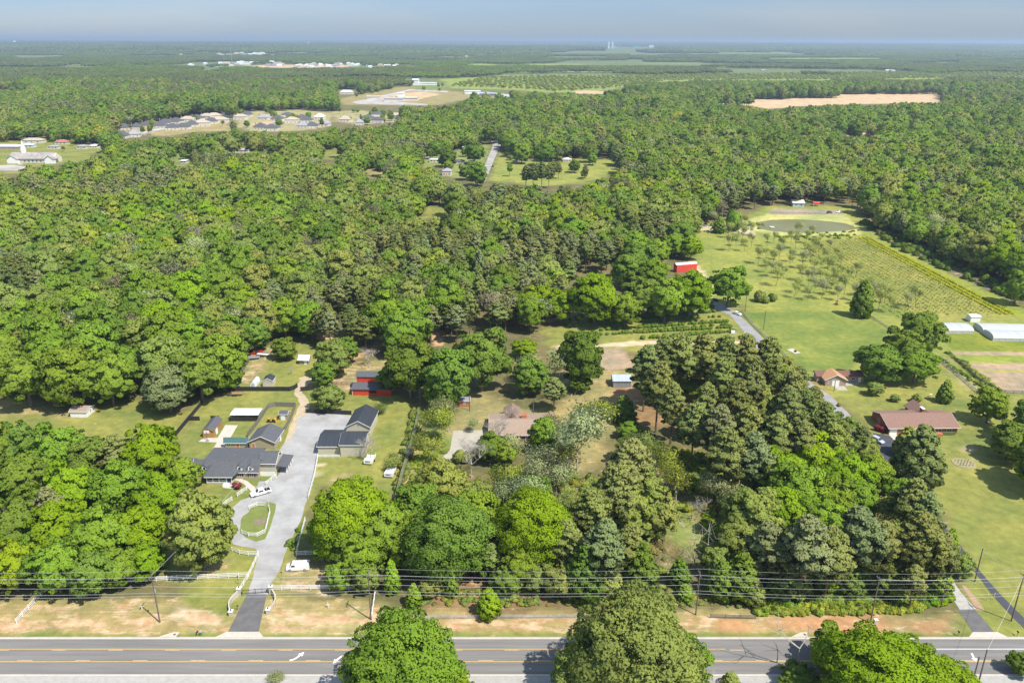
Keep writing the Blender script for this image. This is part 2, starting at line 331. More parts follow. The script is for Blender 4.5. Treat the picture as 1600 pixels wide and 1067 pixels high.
for (u, v, ww, hh, c) in [(15, 138, 60, 5, PALE), (330, 112, 30, 4, TANF), (470, 104, 170, 5, TANF), (300, 128, 80, 3, DRY), (750, 101, 60, 3, GREENF), (620, 104, 100, 4, PALE),
                          (860, 101, 120, 2, GREENF), (1050, 99, 110, 3, PALE), (1290, 92, 180, 2.5, GREENF), (900, 90, 100, 2, PALE), (1450, 99, 160, 2, GREENF), (150, 101, 160, 2, PALE),
                          (60, 88, 90, 1.5, PALE), (160, 73.5, 60, .8, TANF), (450, 84, 90, 1.5, PALE), (1560, 86, 90, 1.5, PALE), (1180, 84, 120, 1.2, GREENF), (880, 112, 160, 2, GREENF), (700, 90, 70, 2, GREENF)]:
    patch(c, .05, 15, [(u - ww / 2, v), (u - ww / 3, v - hh / 2), (u + ww / 3, v - hh / 2), (u + ww / 2, v), (u + ww / 3, v + hh / 2), (u - ww / 3, v + hh / 2)])

def world_poly(poly): return np.array([at(u, v)[:2] for u, v in poly])
def sdist(X, Y, W):
    """signed distance (inside positive) of points to polygon W"""
    n = len(W); ins = np.zeros(X.shape, bool); dm = np.full(X.shape, 1e12)
    for i in range(n):
        ax, ay = W[i]; bx, by = W[(i + 1) % n]
        if ay != by:
            c = ((ay > Y) != (by > Y)) & (X < (bx - ax) * (Y - ay) / (by - ay) + ax); ins ^= c
        ex, ey = bx - ax, by - ay; L = ex * ex + ey * ey + 1e-9
        t = np.clip(((X - ax) * ex + (Y - ay) * ey) / L, 0, 1)
        dm = np.minimum(dm, (X - ax - t * ex) ** 2 + (Y - ay - t * ey) ** 2)
    return np.where(ins, 1, -1) * np.sqrt(dm)
def make_ground():
    ys = [-160.]
    while ys[-1] < 60000:
        y = ys[-1]; ys.append(y + (12 if y < 84 else .95 if y < 330 else y * .0048 if y < 1000 else y * .012))
    ys = np.array(ys); ss = np.linspace(-1, 1, 520); ss = ss * .95
    Yg, Sg = np.meshgrid(ys, ss, indexing='ij'); Xg = Sg * (Yg + 260)
    X = Xg.ravel(); Y = Yg.ravel(); Z = terr(X, Y)
    col = np.tile(np.array(FLOOR), (len(X), 1)); bare = np.full(len(X), .25)
    far = np.clip((Y - 1500) / 1500, 0, 1)[:, None]      # far-off country between the woods is rough grass
    col = col * (1 - far) + np.array((.15, .19, .065)) * far
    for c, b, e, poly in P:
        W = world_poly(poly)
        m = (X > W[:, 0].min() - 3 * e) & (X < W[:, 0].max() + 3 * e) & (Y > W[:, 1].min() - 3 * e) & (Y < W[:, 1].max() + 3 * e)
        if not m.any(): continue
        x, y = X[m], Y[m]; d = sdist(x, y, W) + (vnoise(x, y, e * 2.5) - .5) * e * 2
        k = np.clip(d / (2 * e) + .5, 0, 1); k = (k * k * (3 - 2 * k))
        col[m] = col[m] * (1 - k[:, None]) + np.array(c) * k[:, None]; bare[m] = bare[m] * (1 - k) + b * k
    nr, nc = Xg.shape; idx = np.arange(nr * nc).reshape(nr, nc)
    F = np.stack([idx[:-1, :-1], idx[:-1, 1:], idx[1:, 1:], idx[1:, :-1]], -1).reshape(-1, 4)
    me = mk('ground', np.stack([X, Y, Z], 1), F)
    a = me.attributes.new('cover', 'FLOAT_COLOR', 'POINT'); a.data.foreach_set('color', np.concatenate([col, np.ones((len(X), 1))], 1).astype(np.float32).ravel())
    a = me.attributes.new('bare', 'FLOAT', 'POINT'); a.data.foreach_set('value', bare.astype(np.float32))
    m = bpy.data.materials.new('ground_cover'); m.use_nodes = True; n = m.node_tree; b = n.nodes['Principled BSDF']
    b.inputs['Roughness'].default_value = .95; b.inputs['Specular IOR Level'].default_value = .1
    ca = n.nodes.new('ShaderNodeAttribute'); ca.attribute_name = 'cover'; ba = n.nodes.new('ShaderNodeAttribute'); ba.attribute_name = 'bare'
    tc = n.nodes.new('ShaderNodeTexCoord')
    def noise(s, det, st=None):
        z = n.nodes.new('ShaderNodeTexNoise'); z.inputs['Scale'].default_value = s; z.inputs['Detail'].default_value = det; z.inputs['Roughness'].default_value = .62
        if st:
            mp = n.nodes.new('ShaderNodeMapping'); mp.inputs['Scale'].default_value = st; n.links.new(tc.outputs['Object'], mp.inputs[0]); n.links.new(mp.outputs[0], z.inputs['Vector'])
        else: n.links.new(tc.outputs['Object'], z.inputs['Vector'])
        return z
    n1 = noise(.045, 9); n2 = noise(.35, 8); n3 = noise(.30, 12, (.5, 1.1, 1)); n3.inputs['Roughness'].default_value = .72; n4 = noise(3.0, 4)
    r1 = n.nodes.new('ShaderNodeValToRGB'); r1.color_ramp.elements[0].position = .36; r1.color_ramp.elements[0].color = (.72, .82, .8, 1); r1.color_ramp.elements[1].position = .66; r1.color_ramp.elements[1].color = (1.3, 1.16, 1.12, 1)
    n.links.new(n1.outputs['Fac'], r1.inputs[0])
    r2 = n.nodes.new('ShaderNodeValToRGB'); r2.color_ramp.elements[0].position = .3; r2.color_ramp.elements[0].color = (.74, .77, .74, 1); r2.color_ramp.elements[1].position = .7; r2.color_ramp.elements[1].color = (1.22, 1.2, 1.2, 1)
    n.links.new(n2.outputs['Fac'], r2.inputs[0])
    m1 = n.nodes.new('ShaderNodeMixRGB'); m1.blend_type = 'MULTIPLY'; m1.inputs[0].default_value = 1; n.links.new(ca.outputs['Color'], m1.inputs[1]); n.links.new(r1.outputs[0], m1.inputs[2])
    m2 = n.nodes.new('ShaderNodeMixRGB'); m2.blend_type = 'MULTIPLY'; m2.inputs[0].default_value = 1; n.links.new(m1.outputs[0], m2.inputs[1]); n.links.new(r2.outputs[0], m2.inputs[2])
    # bare earth: noise thresholded by amount
    ad = n.nodes.new('ShaderNodeMath'); ad.operation = 'MULTIPLY_ADD'; n.links.new(ba.outputs['Fac'], ad.inputs[0]); ad.inputs[1].default_value = .42; n.links.new(n3.outputs['Fac'], ad.inputs[2])
    mr = n.nodes.new('ShaderNodeMapRange'); mr.inputs['From Min'].default_value = .68; mr.inputs['From Max'].default_value = .77; mr.inputs['To Max'].default_value = .85; n.links.new(ad.outputs[0], mr.inputs['Value'])
    er = n.nodes.new('ShaderNodeValToRGB'); er.color_ramp.elements[0].position = .38; er.color_ramp.elements[0].color = (.50, .29, .15, 1); er.color_ramp.elements[1].position = .62; er.color_ramp.elements[1].color = (.60, .47, .32, 1)
    n.links.new(n2.outputs['Fac'], er.inputs[0])
    m3 = n.nodes.new('ShaderNodeMixRGB'); n.links.new(mr.outputs[0], m3.inputs[0]); n.links.new(m2.outputs[0], m3.inputs[1]); n.links.new(er.outputs[0], m3.inputs[2])
    n.links.new(m3.outputs[0], b.inputs['Base Color'])
    bp = n.nodes.new('ShaderNodeBump'); bp.inputs['Strength'].default_value = .5; bp.inputs['Distance'].default_value = .25; n.links.new(n4.outputs['Fac'], bp.inputs['Height']); n.links.new(bp.outputs[0], b.inputs['Normal'])
    me.materials.append(m); o = link(bpy.data.objects.new('ground', me)); tag(o, kind='structure')
make_ground()

def sheet(name, poly, m, z, jit=0.0, label=None, world=False, step=2.0, kind='structure'):
    W = poly if world else [tuple(at(u, v)[:2]) for u, v in poly]
    pts = []
    for i in range(len(W)):
        a = Vector(W[i]); b = Vector(W[(i + 1) % len(W)]); k = max(1, int((b - a).length / step)) if jit else 1
        for j in range(k):
            p = a.lerp(b, j / k); pts.append((p.x + rnd.uniform(-jit, jit), p.y + rnd.uniform(-jit, jit), z))
    ob = MB().add(pts, [tuple(range(len(pts)))]).build(name, m)
    for p in ob.data.polygons:
        if p.normal.z < 0: p.flip()
    ob['kind'] = kind; return ob

# ------------------------------------------------------------------ the road
SLP = .00533
def ry(y0, x): return y0 + SLP * x
def strip(name, y0, y1, x0, x1, z, m, kind='structure', h=None):
    b = MB()
    if h: b.add([(x0, ry(y0, x0), z), (x1, ry(y0, x1), z), (x1, ry(y1, x1), z), (x0, ry(y1, x0), z), (x0, ry(y0, x0), z + h), (x1, ry(y0, x1), z + h), (x1, ry(y1, x1), z + h), (x0, ry(y1, x0), z + h)],
                [(0, 3, 2, 1), (4, 5, 6, 7), (0, 1, 5, 4), (1, 2, 6, 5), (2, 3, 7, 6), (3, 0, 4, 7)])
    else: b.add([(x0, ry(y0, x0), z), (x1, ry(y0, x1), z), (x1, ry(y1, x1), z), (x0, ry(y1, x0), z)], [(0, 1, 2, 3)])
    o = b.build(name, m); o['kind'] = kind; return o
strip('road', 130.25, 140.6, -900, 900, .02, ASPH)
strip('gutter_far', 140.6, 141.0, -900, 900, .024, CONC); strip('kerb_far', 141.0, 141.18, -900, 900, 0, CONC, h=.15)
strip('gutter_near', 129.8, 130.25, -900, 900, .024, CONC); strip('kerb_near', 129.6, 129.8, -900, 900, 0, CONC, h=.15)
strip('verge_concrete', 125.2, 129.6, -900, 900, .03, CONCG)
mk_ = MB()
def mline(y, x0, x1, wd): mk_.add([(x0, ry(y - wd / 2, x0), .026), (x1, ry(y - wd / 2, x1), .026), (x1, ry(y + wd / 2, x1), .026), (x0, ry(y + wd / 2, x0), .026)], [(0, 1, 2, 3)])
YT, YB = 137.55, 133.85
xw = at(1460, 1018).x
mline(YT, -900, xw - 45, .13); mline(YB, -900, 900, .13)
for u0, yy in ((168, YT - .3), (205, YB + .3)):
    x0 = at(u0, 1017 if yy > 135 else 1036).x
    for k in range(-60, 60):
        xs = x0 + 12.19 * k
        if xs < at(1150, 1020).x: mline(yy, xs, xs + 3.1, .14)
mline(YB + .3, at(1180, 1030).x, 900, .12)
yl = mk_.build('yellow_road_lines', YELL); yl['kind'] = 'structure'
mk_ = MB(); mline(YT, xw, 900, .15); wl = mk_.build('white_road_line', WLINE); wl['kind'] = 'structure'
def arrow(u0, u1, v, sgn, name):
    """curved turn arrow lying on the turn lane, head towards u1"""
    a = at(u0, v); b = at(u1, v); L = abs(b.x - a.x); d = 1 if b.x > a.x else -1; mb = MB(); n = 10; pts = []
    for i in range(n + 1):
        t = i / n; pts.append((a.x + d * L * .68 * t, a.y + sgn * 1.5 * t ** 2.0 - sgn * .75))
    for (p, q, t) in zip(pts[:-1], pts[1:], range(n)):
        dx, dy = q[0] - p[0], q[1] - p[1]; l = math.hypot(dx, dy); nx, ny = -dy / l * .2, dx / l * .2
        mb.add([(p[0] - nx, p[1] - ny, .026), (q[0] - nx, q[1] - ny, .026), (q[0] + nx, q[1] + ny, .026), (p[0] + nx, p[1] + ny, .026)], [(0, 1, 2, 3)])
    p, q = pts[-2], pts[-1]; dx, dy = q[0] - p[0], q[1] - p[1]; l = math.hypot(dx, dy); dx /= l; dy /= l
    mb.add([(q[0] - dy * .62, q[1] + dx * .62, .026), (q[0] + dy * .62, q[1] - dx * .62, .026), (q[0] + dx * 1.15, q[1] + dy * 1.15, .026)], [(0, 1, 2)])
    o = mb.build('turn_arrow', WLINE); o['kind'] = 'structure'
arrow(454, 474, 1027, 1, 'a'); arrow(540, 521, 1027, -1, 'b'); arrow(1522, 1518, 1024, -1, 'c')

# ------------------------------------------------------------------ drives, slabs, pond
sheet('driveway_asphalt', [(386, 928), (417, 928), (404, 987), (356, 987)], ASPHG, .030)
sheet('driveway_apron', [(354, 986.6), (405, 986.6), (414, 997.5), (331, 997.5)], CONC, .036)
GZ = .028
sheet('gravel_drive', [(386, 929), (390, 915), (398, 890), (404, 868), (400, 857), (380, 853), (366, 850), (352, 830), (351, 810), (362, 793), (376, 782), (392, 776), (398, 768), (404, 752), (427, 750), (438, 738),
                       (434, 725), (436, 705), (446, 690), (456, 676), (465, 655), (470, 645), (482, 643), (500, 645), (548, 649), (537, 677), (500, 680), (497, 712), (492, 738), (482, 776), (470, 810), (462, 830), (450, 850), (444, 870), (432, 900), (421, 915), (417, 929)], GRAVEL, GZ, jit=.18)
sheet('island_lawn', [(376, 812), (380, 806), (388, 800), (390, 792), (404, 786), (422, 784), (432, 787), (428, 805), (420, 830), (415, 842), (400, 846), (384, 840), (375, 830)], mat('island_grass', (.20, .225, .06), (.14, .18, .04), scale=.5, detail=9), GZ + .012, jit=.12)
sheet('mulch_bed', [(394, 816), (404, 810), (416, 808), (416, 816), (406, 820), (397, 820)], mat('mulch', (.30, .24, .18), (.16, .11, .08), scale=1.5, detail=8), GZ + .018, jit=.2, step=1)
sheet('sand_track', [(465, 655), (462, 672), (450, 690), (444, 690), (452, 670), (462, 645), (468, 632), (466, 622), (459, 615), (462, 606), (468, 596), (468, 590), (480, 588), (494, 590), (496, 597), (482, 600), (474, 607), (472, 614), (482, 624), (484, 634), (482, 645)], SANDT, .034, jit=.3)
sheet('concrete_patio', [(309.5, 690), (318, 684), (340, 684), (352, 664), (371.7, 664.2), (347.7, 704.7), (330.5, 704.7), (339, 691)], CONC, .030)
sheet('concrete_apron', [(547.5, 649.5), (551, 649.5), (541, 678), (535.5, 678)], CONC, .036)
sheet('concrete_driveway', [(708, 673), (775, 671), (775, 690), (740, 700), (726, 710), (712, 718), (690, 716), (703, 703)], mat('pale_concrete', (.46, .42, .35), (.35, .32, .27), scale=.5, detail=9), .030, jit=.1)
sheet('front_walk', [(404, 769), (393, 768), (381, 756), (372, 751), (366, 750), (366, 747), (374, 747), (386, 751), (397, 760)], CONC, .040)
sheet('round_stoop', [(347, 758), (352, 756), (358, 755), (365, 756), (368, 759), (364, 763), (356, 763), (349, 762)], CONC, .040)
sheet('ranch_driveway', [(1364, 676), (1388, 680), (1404, 692), (1404, 722), (1412, 760), (1408, 775), (1398, 760), (1388, 725), (1370, 695)], ASPHD, .030, jit=.08)
sheet('house_walk', [(1389, 679), (1400, 679), (1415, 691), (1402, 693)], CONC, .036)
sheet('ranch_drive_lane', [(1404, 752), (1416, 752), (1445, 790), (1490, 838), (1530, 890), (1560, 925), (1600, 965), (1660, 1001), (1620, 1001), (1585, 967), (1555, 935), (1520, 890), (1480, 845), (1430, 795)], ASPHD, .030, jit=.06)
sheet('east_driveway_apron', [(1520, 987), (1559, 987), (1580, 997.5), (1512, 997.5)], CONC, .036)
sheet('east_driveway', [(1495, 950), (1522, 950), (1554, 987.5), (1520, 987.5)], ASPHG, .030)
sheet('east_gravel_drive', [(1473, 900), (1484, 900), (1502, 925), (1526, 952), (1500, 953), (1488, 936)], mat('pale_gravel', (.46, .44, .41), (.33, .31, .28), scale=.6, detail=9), .036, jit=.15)
sheet('brown_drive', [(1502, 912), (1510, 915), (1540, 955), (1526, 952)], mat('brown_soil', (.42, .29, .19), (.30, .2, .12), scale=.5, detail=9), .026, jit=.2)
sheet('lane', [(1115, 482), (1107, 470), (1112, 468), (1128, 475), (1150, 488), (1180, 515), (1205, 545), (1235, 575), (1300, 620), (1340, 660), (1360, 690), (1340, 690), (1320, 665), (1280, 625), (1215, 580), (1180, 543), (1160, 515), (1140, 492)], mat('lane_gravel', (.34, .33, .33), (.24, .235, .235), scale=.3, detail=9), .030, jit=.15)
sheet('street', [(770, 228), (781, 229), (770, 255), (758, 284), (744, 284), (757, 260)], mat('street_asphalt', (.36, .34, .31), scale=.1), .04)
sheet('side_street', [(795, 226), (780, 229), (770, 228), (768, 222), (778, 214), (783, 214)], mat('street_asphalt', (.36, .34, .31), scale=.1), .06)
sheet('church_car_park', [(-100, 261), (20, 258), (48, 262), (48, 267), (-100, 267)], mat('carpark', (.42, .38, .35), scale=.05), .08)
sheet('school_car_park', [(548, 160), (575, 155), (600, 155), (625, 160), (668, 163), (668, 165), (560, 163)], mat('carpark', (.42, .38, .35), scale=.05), .12)
sheet('highway', [(560, 161), (600, 149), (640, 140), (700, 143), (700, 145), (642, 142), (604, 151), (566, 162)], mat('pale_road', (.44, .42, .40), scale=.05), .15)
sheet('warehouse_yard', [(725, 145), (760, 144), (805, 149), (800, 152), (730, 148)], mat('pale_road', (.44, .42, .40), scale=.05), .15)
sheet('subdivision_street', [(200, 212), (260, 198), (330, 188), (335, 190), (262, 201), (206, 214)], mat('pale_road', (.44, .42, .40), scale=.05), .1)
sheet('pond', [(1181, 353), (1186, 347), (1205, 344), (1232, 343), (1262, 343.5), (1295, 346), (1320, 349), (1333, 353), (1338, 358), (1322, 361), (1290, 362.5), (1262, 364), (1232, 363.5), (1204, 361), (1188, 358)], WATER, .05, jit=.3, step=4)

# ------------------------------------------------------------------ tree shapes
def cards(C, N, s, rng, asp=1.0):
    """leaf sprays: irregular quads at centres C facing N, size s"""
    n = len(C); a = rng.normal(size=(n, 3)); a -= N * (a * N).sum(1, keepdims=True); a /= np.linalg.norm(a, axis=1, keepdims=True) + 1e-9
    b = np.cross(N, a); s = np.broadcast_to(s, (n,))[:, None] * rng.uniform(.7, 1.35, (n, 1))
    j = lambda: rng.uniform(.65, 1.25, (n, 1))
    q = np.stack([C - a * s * j() * asp, C - b * s * j(), C + a * s * j() * asp, C + b * s * j()], 1)
    q += N[:, None, :] * rng.uniform(-.25, .25, (n, 4, 1)) * s[:, None, :]
    return q.reshape(-1, 3)
def shell(lobes, n, rng, size, up=-.35, spread=.55, asp=1.0, inner=.10):
    """lobes (k,7): centre, radii, weight -> leaf cards on the outer shell of the union"""
    L = np.array(lobes); wgt = (L[:, 3] * L[:, 4]); wgt = wgt / wgt.sum(); k = rng.choice(len(L), size=int(n * 2.2), p=wgt)
    d = rng.normal(size=(len(k), 3)); d /= np.linalg.norm(d, axis=1, keepdims=True)
    ok = d[:, 2] > up; k, d = k[ok], d[ok]
    r = 1 - np.abs(rng.normal(0, inner, (len(k), 1))); C = L[k, :3] + d * L[k, 3:6] * r
    keep = np.ones(len(C), bool)
    for i in range(len(L)):
        q = ((C - L[i, :3]) / (L[i, 3:6] * .80)); keep &= ~(((q * q).sum(1) < 1) & (k != i))
    C, d = C[keep][:n], d[keep][:n]
    N = d * 1.0 + rng.normal(0, spread, C.shape); N /= np.linalg.norm(N, axis=1, keepdims=True)
    return cards(C, N, size, rng, asp)
def cores(lobes, f=.72):
    g = []
    for ax in range(3):
        for sg in (-1, 1):
            for i in range(2):
                for j in range(2):
                    c = []
                    for (p, q) in ((i, j), (i + 1, j), (i + 1, j + 1), (i, j + 1)):
                        v = [0, 0, 0]; v[ax] = sg; v[(ax + 1) % 3] = p - 1; v[(ax + 2) % 3] = q - 1; v = np.array(v, float); c.append(v / np.linalg.norm(v))
                    g.append(c)
    g = np.array(g).reshape(-1, 3)
    return np.concatenate([g * np.array(l[3:6]) * f + np.array(l[:3]) for l in lobes])
def softened(me, Vq, mode='crown', ncard=None):
    q = Vq.reshape(-1, 4, 3); C = q.mean(1); N = np.cross(q[:, 2] - q[:, 0], q[:, 3] - q[:, 1]); N /= np.linalg.norm(N, axis=1, keepdims=True) + 1e-9
    if mode == 'crown':
        lo, hi = np.percentile(C[:, 2], 2), C[:, 2].max(); ctr = np.array((0, 0, lo + (hi - lo) * .35)); out = (C - ctr) / np.array((1, 1, 1.))
        out /= np.linalg.norm(out, axis=1, keepdims=True) + 1e-9
    else: out = np.tile(np.array((0, 0, 1.)), (len(C), 1))
    sg = np.sign((N * out).sum(1)); sg[sg == 0] = 1; fl = sg < 0
    S = out * .85 + N * sg[:, None] * .45 + np.array((0, 0, .22)); S /= np.linalg.norm(S, axis=1, keepdims=True)
    return fl, S
def setsoft(me, S, k=None):
    me.polygons.foreach_set('use_smooth', np.ones(len(me.polygons), bool)); me.normals_split_custom_set_from_vertices(np.repeat(S, 4, 0).astype(np.float32).tolist())
def leafquads(name, Vq, m, mode='crown'):
    fl, S = softened(None, Vq, mode); F = np.arange(len(Vq)).reshape(-1, 4); F[fl] = F[fl][:, ::-1]; me = mk(name, Vq, F); me.materials.append(m); setsoft(me, S); return me
def quadmesh(name, Vq, m, extra=None):
    if m in (LEAF, NEEDLE): return leafquads(name, Vq, m)
    F = np.arange(len(Vq)).reshape(-1, 4); me = mk(name, Vq, F); me.materials.append(m); return me
def tube_arr(segs, n=5):
    out = []
    for a, b, r0, r1 in segs:
        a = np.array(a, float); b = np.array(b, float); d = b - a; L = np.linalg.norm(d)
        if L < 1e-6: continue
        d /= L; u = np.cross(d, (0, 0, 1.) if abs(d[2]) < .9 else (1., 0, 0)); u /= np.linalg.norm(u); w_ = np.cross(d, u)
        t = np.arange(n + 1) * 2 * math.pi / n; ring = np.cos(t)[:, None] * u + np.sin(t)[:, None] * w_
        A = a + ring * r0; B = b + ring * r1
        out.append(np.stack([A[:-1], A[1:], B[1:], B[:-1]], 1).reshape(-1, 3))
    return np.concatenate(out)
def branches(seed, H, spread, levels=4, r=.28, first=.35, up=.55, kids=(3, 4), tips=None):
    rg = random.Random(seed); segs = []
    def go(p, d, L, r, lv):
        k = 3; q = p
        for i in range(k):
            d = (d + Vector((rg.uniform(-.16, .16), rg.uniform(-.16, .16), rg.uniform(-.02, .10)))).normalized(); q2 = q + d * (L / k)
            segs.append((tuple(q), tuple(q2), r * (1 - .22 * i), r * (1 - .22 * (i + 1)))); q = q2
            if lv > 0 and i > 0:
                for _ in range(1 if lv < levels else 0): kid(q, d, L, r, lv, rg.uniform(.5, .75))
        if lv == 0:
            if tips is not None: tips.append(tuple(q))
            return
        for _ in range(rg.randint(*kids)): kid(q, d, L, r, lv, rg.uniform(.6, .85))
    def kid(q, d, L, r, lv, f):
        a = rg.uniform(0, 2 * math.pi); v = Vector((math.cos(a), math.sin(a), 0)) * spread + d * up + Vector((0, 0, .22)); go(q, v.normalized(), L * f, r * .52, lv - 1)
    go(Vector((0, 0, -.3)), Vector((0, 0, 1)), H * first, r, levels); return segs
def oak(seed, n=7000, size=.36, R=6.0, H=14.0, nl=34, squash=.82):
    rg = np.random.default_rng(seed); zc = H - R * squash * .98; lobes = [(0, 0, zc - .3, R * .80, R * .80, R * .78 * squash)]
    for i in range(nl):
        th = math.acos(1 - 1.88 * (i + .5) / nl); ph = i * 2.399 + rg.uniform(-.5, .5); k = rg.uniform(.62, .92)
        wob = 1 + .16 * math.sin(3 * ph + seed); q = R * k * wob
        r = R * rg.uniform(.15, .33) * (1.05 - .15 * k)
        lobes.append((q * math.sin(th) * math.cos(ph), q * math.sin(th) * math.sin(ph), zc + q * math.cos(th) * squash, r * 1.1, r * 1.1, r * .82))
    for i in range(int(nl * .8)):      # small outlying sprays break the outline
        ph = rg.uniform(0, 6.28); th = rg.uniform(.05, 2.5); q = R * rg.uniform(.90, 1.10); r = R * rg.uniform(.06, .15)
        lobes.append((q * math.sin(th) * math.cos(ph), q * math.sin(th) * math.sin(ph), zc + q * math.cos(th) * squash, r * 1.2, r * 1.2, r * .8))
    v = shell(lobes, n, rg, size, inner=.16)
    cr = cores([l for l in lobes if l[3] > R * .2], .62)
    seg = [((0, 0, -.4), (.1, .05, zc * .45), R * .075, R * .055), ((.1, .05, zc * .45), (0, 0, zc * .95), R * .055, R * .03)]
    for l in lobes[3::5]: seg.append(((.05, .02, zc * rg.uniform(.38, .7)), (l[0] * .85, l[1] * .85, l[2] - l[5] * .3), R * .032, R * .01))
    return np.concatenate([v, cr]), tube_arr(seg)
def pine(seed, n=11000, R=4.2, H=17.5, low=.40, size=.25):
    rg = np.random.default_rng(seed); lobes = []; seg = [((0, 0, -.4), (.15, .1, H * .5), .26, .19), ((.15, .1, H * .5), (0, 0, H * .96), .19, .05)]
    k = 76
    for i in range(k):
        t = (i + rg.uniform(0, .8)) / k; z = H * (low + (1 - low) * t * .97); rr = R * (1 - t ** 2.2 * .85) * rg.uniform(.45, .95) * (.62 + .55 * min(1, t * 3)); ph = i * 2.399 + rg.uniform(-.6, .6)
        x, y = rr * math.cos(ph), rr * math.sin(ph); s = R * rg.uniform(.10, .27) * (1 - .25 * t)
        lobes.append((x, y, z, s * 1.25, s * 1.25, s * .50)); seg.append(((0, 0, z - rr * .25), (x, y, z - s * .1), .07, .025))
    lobes.append((0, 0, H * .70, R * .62, R * .62, H * .20)); lobes.append((0, 0, H * .86, R * .40, R * .40, H * .10))
    for i in range(3): lobes.append((rg.uniform(-.5, .5), rg.uniform(-.5, .5), H * (.9 + .03 * i), R * .26, R * .26, R * .26))
    for i in range(5):
        z = H * rg.uniform(.25, low); ph = rg.uniform(0, 6.28); L = rg.uniform(.8, 2.2); seg.append(((0, 0, z), (L * math.cos(ph), L * math.sin(ph), z + .2), .05, .02))
    v = shell(lobes, n, rg, size * .8, up=-.8, spread=.9, asp=1.6, inner=.38)
    return np.concatenate([v, cores(lobes[::2], .30)]), tube_arr(seg)
def cedar(seed, n=3600, R=2.6, H=8.5, size=.24):
    rg = np.random.default_rng(seed); lobes = []
    for i in range(46):
        t = (i + .5) / 46; z = H * (.08 + .88 * t); rr = R * (1 - t) ** .62 * .78 * (.75 + .5 * min(1, t * 5)); ph = i * 2.399
        s = R * rg.uniform(.22, .34) * (1.05 - .5 * t); lobes.append((rr * math.cos(ph), rr * math.sin(ph), z, s, s, s * 1.15))
    lobes.append((0, 0, H * .42, R * .6, R * .6, H * .32))
    return np.concatenate([shell(lobes, n, rg, size, up=-.8), cores(lobes, .75)]), tube_arr([((0, 0, -.3), (0, 0, H * .6), .16, .08)])
def airy(seed, H=12.0, n=1500, size=.22, levels=4, spread=.75, r=.24, jit=.7, kids=(3, 4), up=.55):
    tips = []; seg = branches(seed, H, spread, levels, r, up=up, tips=tips, kids=kids); rg = np.random.default_rng(seed)
    mids = np.array([s[1] for s in seg if s[2] < r * .3]); C = mids[rg.integers(0, len(mids), n)] + rg.normal(0, jit, (n, 3))
    N = rg.normal(size=(n, 3)) + np.array((0, 0, .8)); N /= np.linalg.norm(N, axis=1, keepdims=True)
    lv = cards(C, N, size, rg) if n else None
    return lv, tube_arr(seg, 4)
def bush(seed, n=900, R=1.5, H=2.0, size=.2):
    rg = np.random.default_rng(seed); lobes = [(rg.uniform(-.5, .5) * R, rg.uniform(-.5, .5) * R, H * rg.uniform(.3, .6), R * rg.uniform(.4, .6), R * rg.uniform(.4, .6), H * rg.uniform(.3, .45)) for _ in range(9)]
    return np.concatenate([shell(lobes, n, rg, size, up=-.9), cores(lobes, .75)]), tube_arr([((0, 0, -.2), (0, 0, H * .5), .06, .03)])

# shape table: kind -> list of (crown verts, wood verts), nominal radius, height, crown centre height, leaf material, bark material
SH = {
    'oak': ([oak(s, n=11000, size=.29, H=13, squash=.98, nl=46) for s in (1, 2, 3)] + [oak(4, n=11000, size=.29, R=6.0, H=14, nl=54, squash=1.1), oak(5, n=10000, size=.29, R=6, H=12.5, nl=36, squash=.86)], 6.0, 13.0, 7.4, LEAF, BARK),
    'grand': ([oak(s, n=36000, size=.15, H=13, squash=.98, nl=120) for s in (61, 62)], 6.0, 13.0, 7.4, LEAF, BARK),
    'pine': ([pine(s) for s in (1, 2, 3, 4)], 4.2, 17.5, 12.2, NEEDLE, PBARK),
    'cedar': ([cedar(s) for s in (1, 2)], 2.6, 8.5, 4.0, NEEDLE, BARK),
    'magnolia': ([oak(21, n=9000, size=.30, R=6, H=15, nl=60, squash=1.12)], 6.0, 15.0, 7.4, NEEDLE, BARK),
    'airy': ([airy(s, n=2600, jit=.8) for s in (1, 2, 3)], 5.5, 13.0, 8.5, LEAF, GBARK),
    'bare': ([airy(s, n=0, H=11, levels=4) for s in (7, 8)], 5.0, 12.0, 8.0, LEAF, GBARK),
    'dead': ([airy(s, n=0, H=26, levels=2, spread=.9, r=.30, kids=(2, 3)) for s in (17, 18)], 3.0, 16.0, 10.0, LEAF, GBARK),
    'pecan': ([airy(s, n=900, H=8.5, size=.15, levels=4, spread=.45, up=.95, r=.15, jit=.45) for s in (31, 32, 33)], 3.4, 7.5, 5.0, LEAF, BARK),
    'bush': ([bush(s) for s in (1, 2)], 1.5, 2.0, 1.0, LEAF, BARK),
}
SHM = {}
for k, (vs, R, H, zc, lm, bm_) in SH.items():
    out = []
    for cv, wv in vs:
        out.append((quadmesh(k + '_crown', cv, lm) if cv is not None else None, quadmesh(k + '_trunk', wv, bm_)))
    SHM[k] = out
PAL = {   # leaf colours
    'lime green': (.285, .385, .022), 'bright green': (.210, .320, .034), 'mid green': (.165, .250, .052), 'dark green': (.110, .180, .040), 'olive green': (.275, .310, .110),
    'yellow green': (.32, .38, .04), 'golden': (.36, .36, .04), 'pine green': (.225, .255, .100), 'grey green': (.235, .265, .135), 'brownish grey': (.28, .26, .16), 'dark pine green': (.165, .195, .078), 'pale sage': (.32, .37, .17)}
PAL = {k: (c[0] * 1.2, c[1] * 1.17, c[2] * 1.2) for k, c in PAL.items()}
